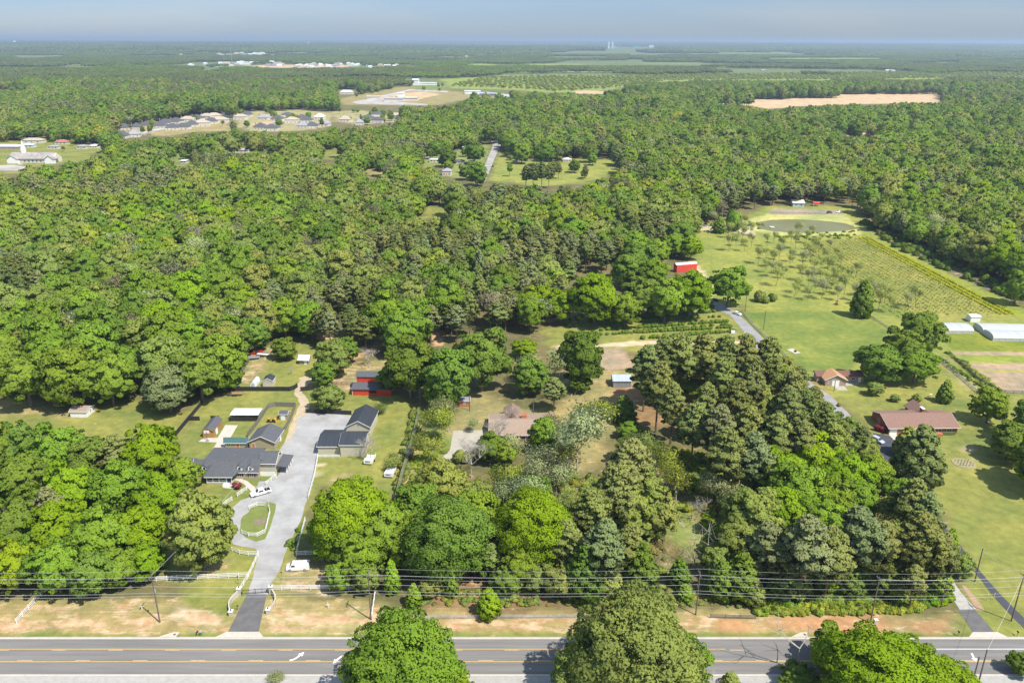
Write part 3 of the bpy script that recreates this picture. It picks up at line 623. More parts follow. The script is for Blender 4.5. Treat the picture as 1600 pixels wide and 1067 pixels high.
for k, c in (('pine green', (.262, .298, .095)), ('dark pine green', (.195, .230, .072)), ('grey green', (.245, .280, .120)), ('dark green', (.160, .238, .038)), ('brownish grey', (.27, .25, .15)), ('olive green', (.290, .340, .085)), ('bright green', (.240, .350, .042)), ('lime green', (.265, .380, .022)), ('mid green', (.205, .300, .048)), ('yellow green', (.34, .40, .06))): PAL[k] = c
def tint(cname, amt=.10, rg=rnd):
    c = PAL[cname]; f = 1 + rg.uniform(-amt, amt); return (c[0] * f * (1 + rg.uniform(-amt, amt)), c[1] * f, c[2] * f * (1 + rg.uniform(-amt, amt)), 1)
NOUN = {'grand': 'broadleaf tree', 'oak': 'broadleaf tree', 'pine': 'pine tree', 'cedar': 'conifer', 'magnolia': 'broadleaf tree', 'airy': 'sparse tree', 'bare': 'bare tree', 'dead': 'dead tree', 'pecan': 'orchard tree', 'bush': 'shrub'}
NAME = {'grand': 'broadleaf_tree', 'oak': 'broadleaf_tree', 'pine': 'pine_tree', 'cedar': 'conifer_tree', 'magnolia': 'broadleaf_tree', 'airy': 'sparse_tree', 'bare': 'bare_tree', 'dead': 'dead_tree', 'pecan': 'orchard_tree', 'bush': 'shrub'}
def put_tree(kind, x, y, s, cname, sz=None, label=None, group=None, cat='tree', z=0.0, var=None, tt=None):
    ms = SHM[kind]; cm, wm = ms[var if var is not None else rnd.randrange(len(ms))]
    t = thing(NAME[kind], label, cat, (x, y, z), rnd.uniform(0, 6.28), group); sz = s if sz is None else sz; t.scale = (s, s, sz)
    if cm is not None:
        c = link(bpy.data.objects.new('foliage' if kind == 'bush' else 'crown', cm), t); c.color = tt or tint(cname)
    link(bpy.data.objects.new('stem' if kind == 'bush' else 'trunk', wm), t)
    return t

# ------------------------------------------------------------------ hand-placed trees: crown centre pixel, crown width in pixels, kind, colour[, height factor]
HT = []
def T(u, v, w_, kind, c, hf=1.0, label=None, cat='tree'): HT.append((u, v, w_, kind, c, hf, label, cat))
o, p = 'oak', 'pine'
LG, BG, MG, DG, OL, YG, PN, GG, DP, PS = 'lime green', 'bright green', 'mid green', 'dark green', 'olive green', 'yellow green', 'pine green', 'grey green', 'dark pine green', 'pale sage'
for a in [
    # roadside wood, left
    (20, 690, 70, o, MG), (-30, 700, 80, o, MG), (92, 702, 84, o, BG), (143, 722, 66, o, MG), (180, 706, 52, p, PN), (232, 708, 88, o, LG), (286, 742, 52, o, BG), (38, 752, 84, o, MG), (108, 765, 90, o, LG), (185, 765, 88, o, BG), (250, 780, 84, o, LG),
    (28, 822, 86, o, MG), (92, 826, 88, o, LG), (158, 838, 90, o, BG), (222, 832, 72, o, LG), (78, 792, 60, p, GG), (18, 884, 76, o, LG), (86, 884, 80, o, BG), (142, 896, 66, o, MG), (186, 884, 60, o, BG), (226, 874, 58, o, LG), (-40, 790, 90, o, BG), (-45, 880, 90, o, LG), (128, 862, 50, o, BG), (56, 856, 56, o, BG),
    (311, 832, 92, o, OL, 1.22),
    # beside the drive and the road, centre left
    (550, 808, 116, o, LG), (518, 838, 70, o, BG), (600, 830, 90, o, BG), (562, 868, 76, o, BG), (530, 900, 44, o, BG), (655, 800, 74, o, MG), (640, 850, 70, o, BG), (572, 905, 40, o, OL),
    (612, 902, 26, 'cedar', LG, 1.5), (646, 930, 26, 'cedar', BG), (674, 916, 40, o, OL, .7), (706, 910, 22, 'cedar', BG, 1.6), (700, 840, 120, o, MG), (740, 810, 84, o, BG), (662, 870, 66, o, MG), (742, 868, 62, o, MG), (764, 942, 40, 'cedar', LG, .8), (768, 868, 36, p, PN), (792, 905, 50, o, MG, .8),
    (832, 826, 108, o, LG, 1.1), (812, 880, 60, o, BG), (690, 762, 84, o, OL), (724, 778, 60, o, OL), (640, 775, 44, o, MG), (770, 698, 46, o, MG), (792, 706, 40, o, BG), (738, 660, 20, 'airy', PS), (736, 700, 66, 'bare', PS), (720, 712, 30, 'bush', OL), (744, 710, 26, 'bush', OL), (750, 770, 40, o, OL), (790, 762, 56, 'airy', PS), (830, 760, 60, 'airy', PS),
    (850, 682, 46, 'magnolia', BG, 1.0), (842, 722, 70, 'airy', PS), (800, 735, 60, 'airy', YG), (872, 706, 46, 'airy', OL), (836, 770, 50, o, MG), (870, 742, 50, 'airy', PS), (905, 672, 92, 'airy', PS), (856, 664, 40, 'airy', OL), (796, 690, 44, 'airy', PS), (925, 640, 60, 'airy', YG), (812, 800, 40, o, OL), (888, 780, 46, 'airy', OL), (780, 660, 54, 'bare', PS), (806, 640, 40, 'bare', PS), (676, 650, 56, 'airy', YG), (672, 690, 50, 'airy', YG), (700, 640, 50, 'airy', PS),
    # pines around the field drive, centre
    (985, 732, 86, p, PN), (965, 765, 78, p, PN), (925, 795, 66, p, PN), (1010, 760, 66, p, OL), (885, 840, 56, p, PN), (945, 850, 74, p, GG), (980, 800, 84, o, OL), (1025, 800, 70, o, OL), (985, 850, 60, p, PN), (1002, 890, 56, 'cedar', DG, 1.0), (915, 895, 66, 'cedar', DG, .9), (880, 905, 60, o, OL, .8), (950, 905, 50, 'cedar', OL, .8), (840, 900, 50, o, OL, .8), (1062, 895, 36, 'cedar', DG, .9), (1070, 925, 26, 'cedar', BG, .7), (905, 860, 50, p, PN), (985, 705, 50, o, OL, .8),
    (1045, 720, 60, 'airy', YG), (1060, 752, 56, 'airy', YG), (1010, 690, 50, 'airy', OL), (1090, 780, 46, 'bare', PS), (1130, 755, 60, 'airy', PS), (1160, 770, 56, 'airy', PS), (1020, 720, 44, 'airy', PS), (985, 672, 38, o, BG, .6), (975, 640, 40, 'cedar', DG, .7),
    # pine grove on the right
    (1010, 572, 54, p, PN), (1036, 560, 56, p, DP), (1062, 556, 58, p, PN), (1098, 556, 58, p, PN), (1132, 558, 56, p, DP), (1166, 556, 56, p, PN), (1200, 560, 56, p, PN), (1222, 580, 50, p, DP), (1030, 600, 58, p, PN), (1085, 600, 50, o, BG, .9), (1070, 588, 50, o, LG, .8), (1130, 592, 54, p, PN), (1172, 592, 58, p, DP), (1212, 600, 58, p, PN), (1236, 608, 50, p, PN), (1248, 596, 40, p, PN), (1272, 628, 40, p, PN), (1256, 640, 54, p, DP), (1290, 652, 46, p, PN), (1052, 630, 52, p, PN),
    (1105, 628, 50, p, PN), (1150, 625, 56, p, DP), (1190, 632, 60, p, PN), (1232, 640, 60, p, PN), (1286, 668, 54, p, PN), (1322, 668, 46, p, PN), (1346, 684, 36, p, DP), (1086, 660, 60, p, PN), (1125, 668, 66, p, GG), (1170, 668, 66, p, PN), (1212, 680, 66, p, PN), (1255, 690, 62, p, PN), (1300, 690, 58, p, OL), (1335, 682, 44, 'bare', PS), (1135, 705, 72, p, PN), (1180, 710, 66, p, GG), (1350, 702, 44, p, DP), (1312, 700, 50, p, PN), (1115, 635, 40, o, BG, .8),
    (1215, 738, 78, o, LG), (1272, 716, 84, o, LG), (1320, 748, 84, o, LG), (1248, 775, 84, o, BG), (1362, 738, 58, o, BG), (1296, 780, 76, o, BG), (1340, 785, 60, o, BG), (1225, 800, 76, o, LG), (1176, 810, 84, p, GG), (1285, 812, 76, o, BG), (1375, 790, 70, p, GG), (1425, 780, 66, p, PN), (1405, 770, 50, o, BG), (1448, 800, 60, p, GG), (1395, 825, 84, p, PN), (1340, 835, 84, p, GG), (1440, 840, 80, p, PN), (1472, 862, 60, p, PN), (1485, 848, 28, 'cedar', BG, 1.1), (1260, 850, 90, p, GG), (1200, 850, 70, p, GG), (1300, 862, 74, p, PN), (1360, 872, 74, p, PN), (1415, 872, 74, p, PN), (1150, 845, 60, p, PN), (1290, 896, 52, o, LG, .9), (1330, 905, 50, 'cedar', DG, .7), (1195, 880, 60, o, OL, .8), (1160, 900, 62, 'cedar', DG, .8), (1128, 905, 50, 'cedar', DG, .8), (1120, 880, 44, p, PN), (1236, 900, 60, 'cedar', OL, .8), (1385, 905, 50, 'cedar', DG, .8), (1470, 905, 40, 'cedar', BG, .9), (1430, 905, 44, p, PN), (1500, 880, 40, p, PN), (1212, 915, 36, 'cedar', DG, .8), (1180, 925, 36, 'cedar', OL, .8), (1352, 880, 60, p, DP), (1380, 850, 70, p, PN),
    # red barn row and the middle
    (930, 465, 74, o, LG), (976, 482, 50, o, BG), (1004, 462, 60, o, MG), (1040, 468, 62, o, BG), (1078, 458, 66, o, LG), (1000, 405, 56, o, MG), (982, 425, 46, o, MG), (1026, 392, 42, o, BG), (1052, 383, 34, o, BG), (1080, 388, 30, 'magnolia', LG), (992, 385, 44, o, BG), (1022, 430, 48, o, BG), (1140, 445, 60, o, BG, 1.0), (1122, 428, 0, o, BG),
    (1348, 468, 34, 'cedar', DG, 1.1), (1375, 566, 68, o, MG, .8), (1440, 522, 66, o, MG, 1.0), (1412, 538, 56, o, MG), (1432, 570, 62, o, BG, .8), (1478, 612, 24, 'cedar', MG), (1547, 635, 52, 'magnolia', BG, .9), (1586, 692, 64, o, MG, .8), (1620, 660, 70, o, MG), (1640, 720, 90, o, BG), (1438, 714, 78, 'cedar', DP, .82), (1418, 690, 40, 'cedar', OL, .8),
    (1366, 608, 24, 'magnolia', OL, .7), (1398, 622, 15, 'magnolia', OL, .6), (1433, 622, 15, 'magnolia', OL, .7), (1187, 463, 20, 'bush', OL, 1.3), (1208, 465, 15, 'bush', OL, 1.3), (1196, 468, 14, 'bush', OL, 1.2), (1124, 352, 20, 'cedar', MG, .8), (1146, 344, 26, 'bush', BG, 2.0), (1312, 632, 8, 'bush', OL),
    # around the barn and brick house
    (640, 572, 84, o, DG, 1.05), (612, 590, 44, o, MG), (700, 588, 80, o, MG, 1.05), (690, 610, 50, o, BG), (752, 558, 86, o, MG, 1.1), (828, 588, 52, o, MG, 1.0), (910, 562, 66, o, DG, 1.15), (905, 600, 30, o, DG, .8), (866, 606, 40, p, PN, .7), (860, 560, 60, 'airy', PS), (835, 562, 46, 'airy', PS), (820, 545, 40, o, LG, .7), (862, 602, 30, 'bare', PS),
    (513, 620, 46, o, OL, .8), (603, 636, 28, 'airy', OL, .6), (520, 560, 50, o, OL, 1.0), (505, 585, 36, o, MG, .9), (540, 545, 40, o, MG), (445, 545, 36, o, MG, .8), (453, 575, 16, 'bare', PS, .8), (575, 550, 36, 'bare', PS, .9), (630, 640, 0, o, MG), (262, 612, 72, 'magnolia', GG, .8), (345, 565, 80, o, BG), (310, 580, 80, o, MG), (360, 590, 34, o, BG), (395, 520, 50, o, MG), (352, 535, 60, o, OL),
    (635, 700, 30, 'bare', PS), (578, 690, 44, 'bare', PS, 1.0), (612, 715, 36, 'airy', OL, .6), (488, 820, 18, 'bush', MG), (1040, 905, 0, o, MG),
    (700, 246, 26, o, DG), (741, 238, 30, o, DG), (745, 272, 32, o, MG), (728, 268, 22, o, MG), (690, 252, 12, o, MG), (672, 240, 14, o, DG), (833, 268, 20, p, DP), (847, 266, 20, p, DP), (858, 268, 18, p, DP), (822, 270, 18, p, DP), (873, 262, 12, p, DP), (915, 265, 11, p, DP), (815, 240, 26, o, BG), (850, 240, 32, o, DG), (876, 232, 26, o, BG), (922, 238, 26, o, DG),
    (40, 590, 80, o, BG), (110, 590, 84, o, BG), (170, 590, 76, o, BG), (10, 570, 70, o, MG), (205, 570, 70, o, BG), (75, 560, 80, o, BG), (140, 548, 80, o, BG), (232, 560, 50, o, MG),
    # foreground crowns across the road
    (632, 1040, 165, o, BG, 1.0), (590, 1075, 110, o, BG), (690, 1085, 100, o, LG, .9), (990, 1022, 184, o, OL, 1.0), (915, 1066, 116, o, OL, .9), (1058, 1035, 100, o, BG, .9), (1375, 1062, 170, o, LG, .8), (1450, 1075, 130, o, LG, .8), (1312, 1015, 84, o, BG, .8), (1595, 1035, 40, o, MG, .8), (1250, 1060, 60, o, MG, .6),
    (434, 1062, 32, 'airy', PS, .35), (1090, 1050, 60, 'bare', PS, .6), (1120, 1062, 40, 'bare', PS, .6), (1142, 1062, 30, 'cedar', OL, .6), (1256, 1010, 40, 'dead', PS, .8),
    (1089, 850, 26, 'dead', PS, 1.0), (1103, 845, 20, 'dead', PS, 1.1), (1085, 870, 20, 'dead', PS, .7), (1125, 840, 24, 'dead', PS, .8)]:
    if a[2] > 0: T(*a)
HTW = []
for (u, v, w_, k, c, hf, lb, cat) in HT:
    if k == 'pine' and 560 < v <= 775 and u > 1100 and int(u * 5 + v) % 6 == 0: k, c, hf = 'oak', 'olive green', 1.0
    if k == 'pine' and v > 650: hf *= .88
    if k == 'pine' and v > 775 and u > 1100:
        j = int(u * 7 + v * 3) % 7
        if j == 1: k, c, hf = 'oak', 'olive green', .95
        elif j == 4: k, c = 'airy', 'olive green'
        elif j == 5: k, c, hf, w_ = 'oak', 'grey green', 1.0, w_ * .85
    k = 'grand' if k == 'oak' and w_ >= 98 else k
    _, R, H, zc, _, _ = SH[k]; s = 1.0
    for _ in range(6):
        q = at(u, v, zc * s * hf); d = px(q.x, q.y, q.z)[2]; s = max(.12, w_ / 2 * d / CF / R)
    HTW.append((k, q.x, q.y, s, s * hf, c, lb, cat))

# orchard of young pecan trees
orch = []
for row in range(14):
    for cc in range(16):
        u = 1112 + cc * 24 + row * 11 + rnd.uniform(-4, 4) - 20; v = 352 + row * 10.2 + cc * 1.5 + rnd.uniform(-2, 2)
        if v > 474: continue
        lim = 1110 + (v - 350) * .55; hi = 1270 + (v - 360) * 1.12
        if u < lim or u > hi or rnd.random() < .14: continue
        if 1075 < u < 1178 and 400 < v < 500: continue
        if 1160 < u < 1225 and 448 < v < 482: continue
        if 1180 < u < 1345 and v < 370: continue
        orch.append((u, v))
for (u, v) in [(1352, 478), (1362, 470), (1390, 488), (1372, 484), (1415, 482), (1430, 480)]: orch.append((u, v))

# ------------------------------------------------------------------ woodland
MW, MH = 800, 540
mask = np.zeros((MH, MW), bool)
gy, gx = np.mgrid[0:MH, 0:MW]
def fillmask(poly):
    W = np.array(poly, float) / 2.0; m = np.zeros((MH, MW), bool); n = len(W)
    for i in range(n):
        ax, ay = W[i]; bx, by = W[(i + 1) % n]
        if ay != by: m ^= ((ay > gy) != (by > gy)) & (gx < (bx - ax) * (gy - ay) / (by - ay) + ax)
    return m
for poly in V: mask |= fillmask(poly)
for poly in [[(748, 285), (745, 268), (765, 226), (785, 226), (770, 262)], [(1040, 404), (1090, 404), (1090, 425), (1040, 425)], [(1110, 478), (1130, 470), (1210, 545), (1350, 680), (1340, 690), (1200, 560)],
             [(960, 590), (1240, 570), (1390, 720), (1490, 850), (1505, 940), (600, 940), (640, 650), (960, 640)], [(-100, 660), (300, 660), (310, 930), (-100, 960)], [(660, 250), (765, 250), (765, 300), (690, 280)],
             [(800, 520), (1000, 520), (1000, 660), (640, 660), (600, 560)], [(1300, 560), (1620, 560), (1620, 760), (1400, 720)], [(0, 222), (85, 222), (85, 262), (0, 262)],
             [(178, 200), (332, 176), (355, 182), (355, 204), (240, 215), (185, 215)], [(360, 174), (530, 172), (625, 176), (625, 190), (480, 205), (375, 206)], [(525, 140), (560, 138), (560, 152), (525, 152)], [(640, 126), (685, 126), (685, 136), (640, 136)],
             [(0, 1000), (1600, 1000), (1600, 1070), (0, 1070)], [(1000, 400), (1095, 400), (1095, 500), (900, 500), (900, 440), (980, 420)]]:
    mask |= fillmask(poly)
for (u0, u1, v0, v1) in ((295, 345, 98, 106), (340, 400, 97, 105), (400, 450, 97, 104), (460, 560, 101, 106), (560, 600, 103, 106), (730, 785, 88, 89.5), (300, 400, 86, 87), (936, 1024, 77, 80), (936, 1024, 77, 80), (936, 1024, 77, 80), (936, 1024, 77, 80)):
    mask[int(v0 / 2):int(v1 / 2) + 1, int(u0 / 2):int(u1 / 2)] |= RNG.random((int(v1 / 2) + 1 - int(v0 / 2), int(u1 / 2) - int(u0 / 2))) < .5
maskhouse = mask
def inmask(x, y, z):
    u, v, d = px(x, y, z); iu = np.clip(u / 2, 0, MW - 1).astype(int); iv = np.clip(v / 2, 0, MH - 1).astype(int)
    return mask[iv, iu] | (d < 5)
def region(u, v, U, Vv, ru, rv): return ((U - u) / ru) ** 2 + ((Vv - v) / rv) ** 2 < 1
PTS = {'x': [], 'y': [], 's': [], 'h': [], 'i': [], 'c': []}
ALLK = []
def grow(y0, y1, cell, rmin, rmax):
    xs = np.arange(-1.0 * y1 * .78 - 60, y1 * .78 + 60, cell); ysv = np.arange(y0, y1, cell * .92)
    X, Y = np.meshgrid(xs, ysv); X = X + (np.arange(len(ysv)) % 2)[:, None] * cell / 2
    X = (X + RNG.uniform(-.36, .36, X.shape) * cell).ravel(); Y = (Y + RNG.uniform(-.36, .36, Y.shape) * cell).ravel()
    m = np.abs(X) < Y * .76 + 60; X, Y = X[m], Y[m]
    U, Vv, D = px(X, Y, 0.)
    pn = vnoise(X, Y, 90.) * .6 + vnoise(X + 700, Y, 33.) * .4; hn = vnoise(X + 300, Y + 900, 55.) * .55 + RNG.random(len(X)) * .45
    pinep = pn > .665
    for (u, v, ru, rv) in [(830, 450, 150, 46), (560, 500, 150, 34), (520, 540, 60, 20), (740, 520, 80, 30), (800, 330, 90, 30), (1480, 330, 60, 40), (100, 185, 140, 14), (300, 150, 220, 12), (560, 120, 80, 12), (960, 185, 70, 10), (1530, 170, 90, 12), (1120, 145, 130, 6), (790, 215, 60, 10), (820, 275, 60, 14), (240, 315, 60, 20), (40, 480, 40, 20), (1390, 160, 90, 8), (700, 188, 60, 8), (740, 150, 70, 5), (600, 455, 60, 20)]:
        q = region(u, v, U, Vv, ru, rv); pinep |= q & (RNG.random(len(X)) < .86)
    for (u, v, ru, rv) in [(1290, 250, 300, 60), (300, 400, 200, 70), (110, 560, 200, 60), (1500, 400, 100, 90), (1380, 200, 200, 30)]:
        q = region(u, v, U, Vv, ru, rv); pinep &= ~(q & (RNG.random(len(X)) < .75))
    sv = vnoise(X + 4000, Y, 60.); R = (rmin + (rmax - rmin) * np.clip(RNG.random(len(X)) ** 1.3 * (.55 + .9 * sv), 0, 1.15)); R = np.where(pinep, R * .66, R); Ht = np.where(pinep, RNG.uniform(15, 20, len(X)), RNG.uniform(.95, 1.2, len(X)) * 2.2 * R)
    bad = (RNG.random(len(X)) < .05) | (vnoise(X + 100, Y + 50, 26.) > .93)
    for z in (0, .5, .96): bad |= inmask(X, Y, Ht * z)
    for sx in (-.7, .7): bad |= inmask(X + R * sx, Y, Ht * .6)
    ht = np.array([(t[1], t[2], t[3]) for t in HTW])
    for (hx, hy, hs) in ht: bad |= ((X - hx) ** 2 + (Y - hy) ** 2) < (5.5 * hs + 1.5) ** 2
    ok = ~bad & (Y > 146)
    names = []
    for i in np.nonzero(ok)[0]:
        u, v = U[i], Vv[i]
        if pinep[i]:
            c = ('pine green', 'dark pine green', 'grey green', 'pine green')[int(hn[i] * 3.99)]; k = 0
        else:
            h = hn[i]
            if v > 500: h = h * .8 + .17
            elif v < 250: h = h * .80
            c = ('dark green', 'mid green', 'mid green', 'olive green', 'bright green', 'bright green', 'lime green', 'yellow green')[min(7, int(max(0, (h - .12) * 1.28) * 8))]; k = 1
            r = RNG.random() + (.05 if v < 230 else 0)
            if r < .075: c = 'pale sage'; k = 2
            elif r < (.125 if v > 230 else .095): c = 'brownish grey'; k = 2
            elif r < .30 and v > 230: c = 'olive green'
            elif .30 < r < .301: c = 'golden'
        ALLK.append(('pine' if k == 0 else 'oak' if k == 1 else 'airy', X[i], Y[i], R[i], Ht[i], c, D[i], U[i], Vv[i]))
grow(150, 560, 10.3, 5.4, 8.8); grow(560, 1150, 11.6, 5.8, 9.4); grow(1150, 2250, 14.0, 6.8, 11.0)

# nearest landmark words for the tree labels
LM = [('the white entrance gate', 400, 924), ('the white panel van', 466, 884), ('the oval lawn island', 405, 812), ('the grey-roofed main house', 370, 745), ('the timber shed', 335, 668), ('the red barn with grey roof', 580, 610), ('the cream workshop', 560, 690),
      ('the white left pasture shed', 128, 646), ('the central brick house', 815, 675), ('the grey metal shed', 970, 598), ('the tan-roofed house', 1305, 595), ('the long brick ranch house', 1435, 665), ('the red metal barn', 1065, 418), ('the pond', 1260, 354), ('the greenhouses', 1540, 520),
      ('the white car on the lane', 1152, 489), ('the small porch cabin', 475, 564), ('the steepled church', 45, 250), ('the cul-de-sac street', 765, 255), ('the far tan field', 1300, 156), ('the hidden woodland lawn', 680, 332), ('the verge at the far left', 20, 960), ('the brush pile', 1040, 855), ('the pole by the fence', 580, 968), ('the right asphalt driveway', 1520, 965), ('the dead snags', 1095, 850), ('the sparse yard trees', 700, 720), ('the bush rows', 1000, 510), ('the bare clay yard', 560, 580), ('the pale pine-edge drive', 900, 760), ('the vineyard', 1450, 440), ('the white house by the pond', 1248, 318), ('the long wooden fence', 640, 700)]
LMW = [(n, at(u, v)) for n, u, v in LM]
cnt = {}
def lm_label(k, x, y, c):
    n, q = min(LMW, key=lambda t: (t[1].x - x) ** 2 + (t[1].y - y) ** 2); dx, dy = x - q.x, y - q.y
    a = math.degrees(math.atan2(dy, dx)) % 360
    dr = ['right of', 'behind-right of', 'behind', 'behind-left of', 'left of', 'front-left of', 'in front of', 'front-right of'][int((a + 22.5) // 45) % 8]
    return (c, k, dr, n), math.hypot(dx, dy)
allt = []
for t in HTW: allt.append(dict(k=t[0], x=t[1], y=t[2], s=t[3], sz=t[4], c=t[5], hand=True))
for (k, x, y, R, Ht, c, d, u, v) in ALLK:
    _, R0, H0, zc, _, _ = SH[k]; allt.append(dict(k=k, x=x, y=y, s=R / R0, sz=Ht / H0, c=c, hand=False, app=R / d, inn=(-20 < u < 1620 and v < 1100)))
keys = {}
for t in allt:
    kk, dist = lm_label({'magnolia': 'oak', 'grand': 'oak'}.get(t['k'], t['k']), t['x'], t['y'], t['c']); t['key'] = kk; t['dist'] = dist; keys.setdefault(kk, []).append(t)
for kk, L in keys.items():
    L.sort(key=lambda t: t['dist'])
    for i, t in enumerate(L): t['rank'] = i; t['n'] = len(L)
def tree_label(t):
    c, k, dr, n = t['key']; who = NOUN[k]
    who = who if k in ('bare', 'dead') else c + ' ' + who
    return '%s %s %s, %s closest' % (who, dr, n, ordw(t['rank'])) if t['n'] > 1 else '%s standing %s %s' % (who, dr, n)
cand = sorted([t for t in allt if not t['hand'] and t['inn']], key=lambda t: -t['app'])
nb = sum(1 for t in allt if t['hand'] and t['k'] in ('oak', 'magnolia', 'grand')); npn = sum(1 for t in allt if t['hand'] and t['k'] == 'pine')
GRP = {'grand': 'broadleaf trees of the woods and yards', 'oak': 'broadleaf trees of the woods and yards', 'magnolia': 'broadleaf trees of the woods and yards', 'pine': 'pine trees of the woods and groves', 'airy': 'sparse half-leafed trees', 'bare': 'bare trees in the yards', 'dead': 'dead snags', 'cedar': 'small conifers', 'bush': 'yard shrubs'}
rest = []
for t in allt:
    if t['hand']: put_tree(t['k'], t['x'], t['y'], t['s'], t['c'], t['sz'], tree_label(t), GRP[t['k']], 'shrub' if t['k'] == 'bush' else 'tree')
for t in cand:
    ind = False
    if t['k'] == 'oak' and nb < 300: nb += 1; ind = True
    elif t['k'] == 'pine' and npn < 190: npn += 1; ind = True
    elif t['k'] == 'airy' and t['app'] > .0125: ind = True
    if ind: put_tree(t['k'], t['x'], t['y'], t['s'], t['c'], t['sz'], tree_label(t), GRP[t['k']])
    else: rest.append(t)
rest += [t for t in allt if not t['hand'] and not t['inn']]
for i, (u, v) in enumerate(sorted(orch)):
    q = at(u, v); s = rnd.uniform(.8, 1.25)
    put_tree('pecan', q.x, q.y, s, 'yellow green' if rnd.random() < .55 else 'pale sage', None, 'small thin-leaved orchard tree with upswept branches in the grass below the pond', 'orchard trees below the pond', tt=(.42, .48, .13, 1) if i % 5 else (.40, .42, .22, 1))

for (u0, u1, v0, v1, n) in ((182, 350, 186, 214, 14), (362, 520, 176, 206, 16), (520, 640, 168, 196, 30), (650, 765, 232, 276, 16), (60, 175, 222, 240, 6), (790, 960, 250, 284, 12), (532, 600, 146, 158, 5), (640, 700, 137, 143, 4), (262, 300, 238, 258, 5), (360, 440, 232, 240, 6)):
    for _ in range(n):
        u = rnd.uniform(u0, u1); v = rnd.uniform(v0, v1); q = at(u, v)
        if 745 < u < 785 or not mask[int(v / 2), int(u / 2)]: continue
        s_ = rnd.uniform(.5, .95); rest.append(dict(k=rnd.choice(['oak', 'oak', 'airy', 'pine']), x=q.x, y=q.y, s=s_, sz=s_, c=rnd.choice(['mid green', 'bright green', 'dark green', 'olive green'])))
# instanced woodland: one object per woodland
def proto(name, coll, cv, wv, lm, bm_):
    Vv = cv if wv is None else np.concatenate([cv, wv]) if cv is not None else wv
    F = np.arange(len(Vv)).reshape(-1, 4)
    if cv is not None:
        fl, S = softened(None, cv, 'flat' if wv is None and 'far' in name else 'crown'); nc = len(cv) // 4; F[:nc][fl] = F[:nc][fl][:, ::-1]
        if wv is not None: w4 = wv.reshape(-1, 4, 3); Nw = np.cross(w4[:, 1] - w4[:, 0], w4[:, 3] - w4[:, 0]); S = np.concatenate([S, Nw / (np.linalg.norm(Nw, axis=1, keepdims=True) + 1e-9)])
    me = mk(name, Vv, F)
    if cv is not None: setsoft(me, S)
    me.materials.append(lm); me.materials.append(bm_ or lm)
    if wv is not None and cv is not None:
        mi = np.zeros(len(Vv) // 4, np.int32); mi[len(cv) // 4:] = 1; me.polygons.foreach_set('material_index', mi)
    ob = bpy.data.objects.new(name, me); coll.objects.link(ob); return ob
def scatter(name, label, cat, coll, pos, rot, scl, idx, colr):
    n = len(pos); me = bpy.data.meshes.new(name); me.vertices.add(n); me.vertices.foreach_set('co', np.asarray(pos, np.float32).ravel())
    for nm, ty, ar, key in (('turn', 'FLOAT_VECTOR', rot, 'vector'), ('size', 'FLOAT_VECTOR', scl, 'vector'), ('which', 'INT', idx, 'value'), ('color', 'FLOAT_COLOR', colr, 'color')):
        a = me.attributes.new(nm, ty, 'POINT'); a.data.foreach_set(key, np.asarray(ar, np.int32 if ty == 'INT' else np.float32).ravel())
    ob = link(bpy.data.objects.new(name, me)); tag(ob, label, cat, kind='stuff')
    g = bpy.data.node_groups.new(name, 'GeometryNodeTree'); g.interface.new_socket('Geometry', in_out='INPUT', socket_type='NodeSocketGeometry'); g.interface.new_socket('Geometry', in_out='OUTPUT', socket_type='NodeSocketGeometry')
    N = g.nodes; gi = N.new('NodeGroupInput'); go = N.new('NodeGroupOutput'); ip = N.new('GeometryNodeInstanceOnPoints'); ci = N.new('GeometryNodeCollectionInfo')
    ci.inputs['Collection'].default_value = coll; ci.inputs['Separate Children'].default_value = True; ci.inputs['Reset Children'].default_value = True
    def na(nm, ty):
        x = N.new('GeometryNodeInputNamedAttribute'); x.data_type = ty; x.inputs['Name'].default_value = nm; return x.outputs['Attribute']
    g.links.new(gi.outputs[0], ip.inputs['Points']); g.links.new(ci.outputs[0], ip.inputs['Instance']); ip.inputs['Pick Instance'].default_value = True
    g.links.new(na('which', 'INT'), ip.inputs['Instance Index']); g.links.new(na('turn', 'FLOAT_VECTOR'), ip.inputs['Rotation']); g.links.new(na('size', 'FLOAT_VECTOR'), ip.inputs['Scale'])
    g.links.new(ip.outputs[0], go.inputs[0]); md = ob.modifiers.new('scatter', 'NODES'); md.node_group = g; return ob
wc = bpy.data.collections.new('woodland_shapes'); KI = {}; i0 = 0
LOD = {'oak': [oak(s, n=3600, size=.46, H=13, squash=.95, nl=40) for s in (11, 12, 13)] + [oak(14, n=3600, size=.46, R=6, H=13.5, nl=44, squash=1.05)], 'pine': [pine(s, n=2600, size=.5) for s in (11, 12, 13)], 'airy': [airy(s, n=1300, size=.34, levels=3, jit=.9) for s in (11, 12)]}
for k in ('airy', 'oak', 'pine'):
    KI[k] = []
    for (cv, wv) in LOD[k]: proto('shape_%02d' % i0, wc, cv, wv, SH[k][4], SH[k][5]); KI[k].append(i0); i0 += 1
pos, rot, scl, idx, cl = [], [], [], [], []
for t in rest:
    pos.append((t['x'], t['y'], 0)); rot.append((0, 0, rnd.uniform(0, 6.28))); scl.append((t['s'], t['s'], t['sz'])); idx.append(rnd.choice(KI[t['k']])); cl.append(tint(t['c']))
scatter('woodland', 'dense mixed green woodland stretching back from the properties', 'woodland', wc, pos, rot, scl, idx, cl)

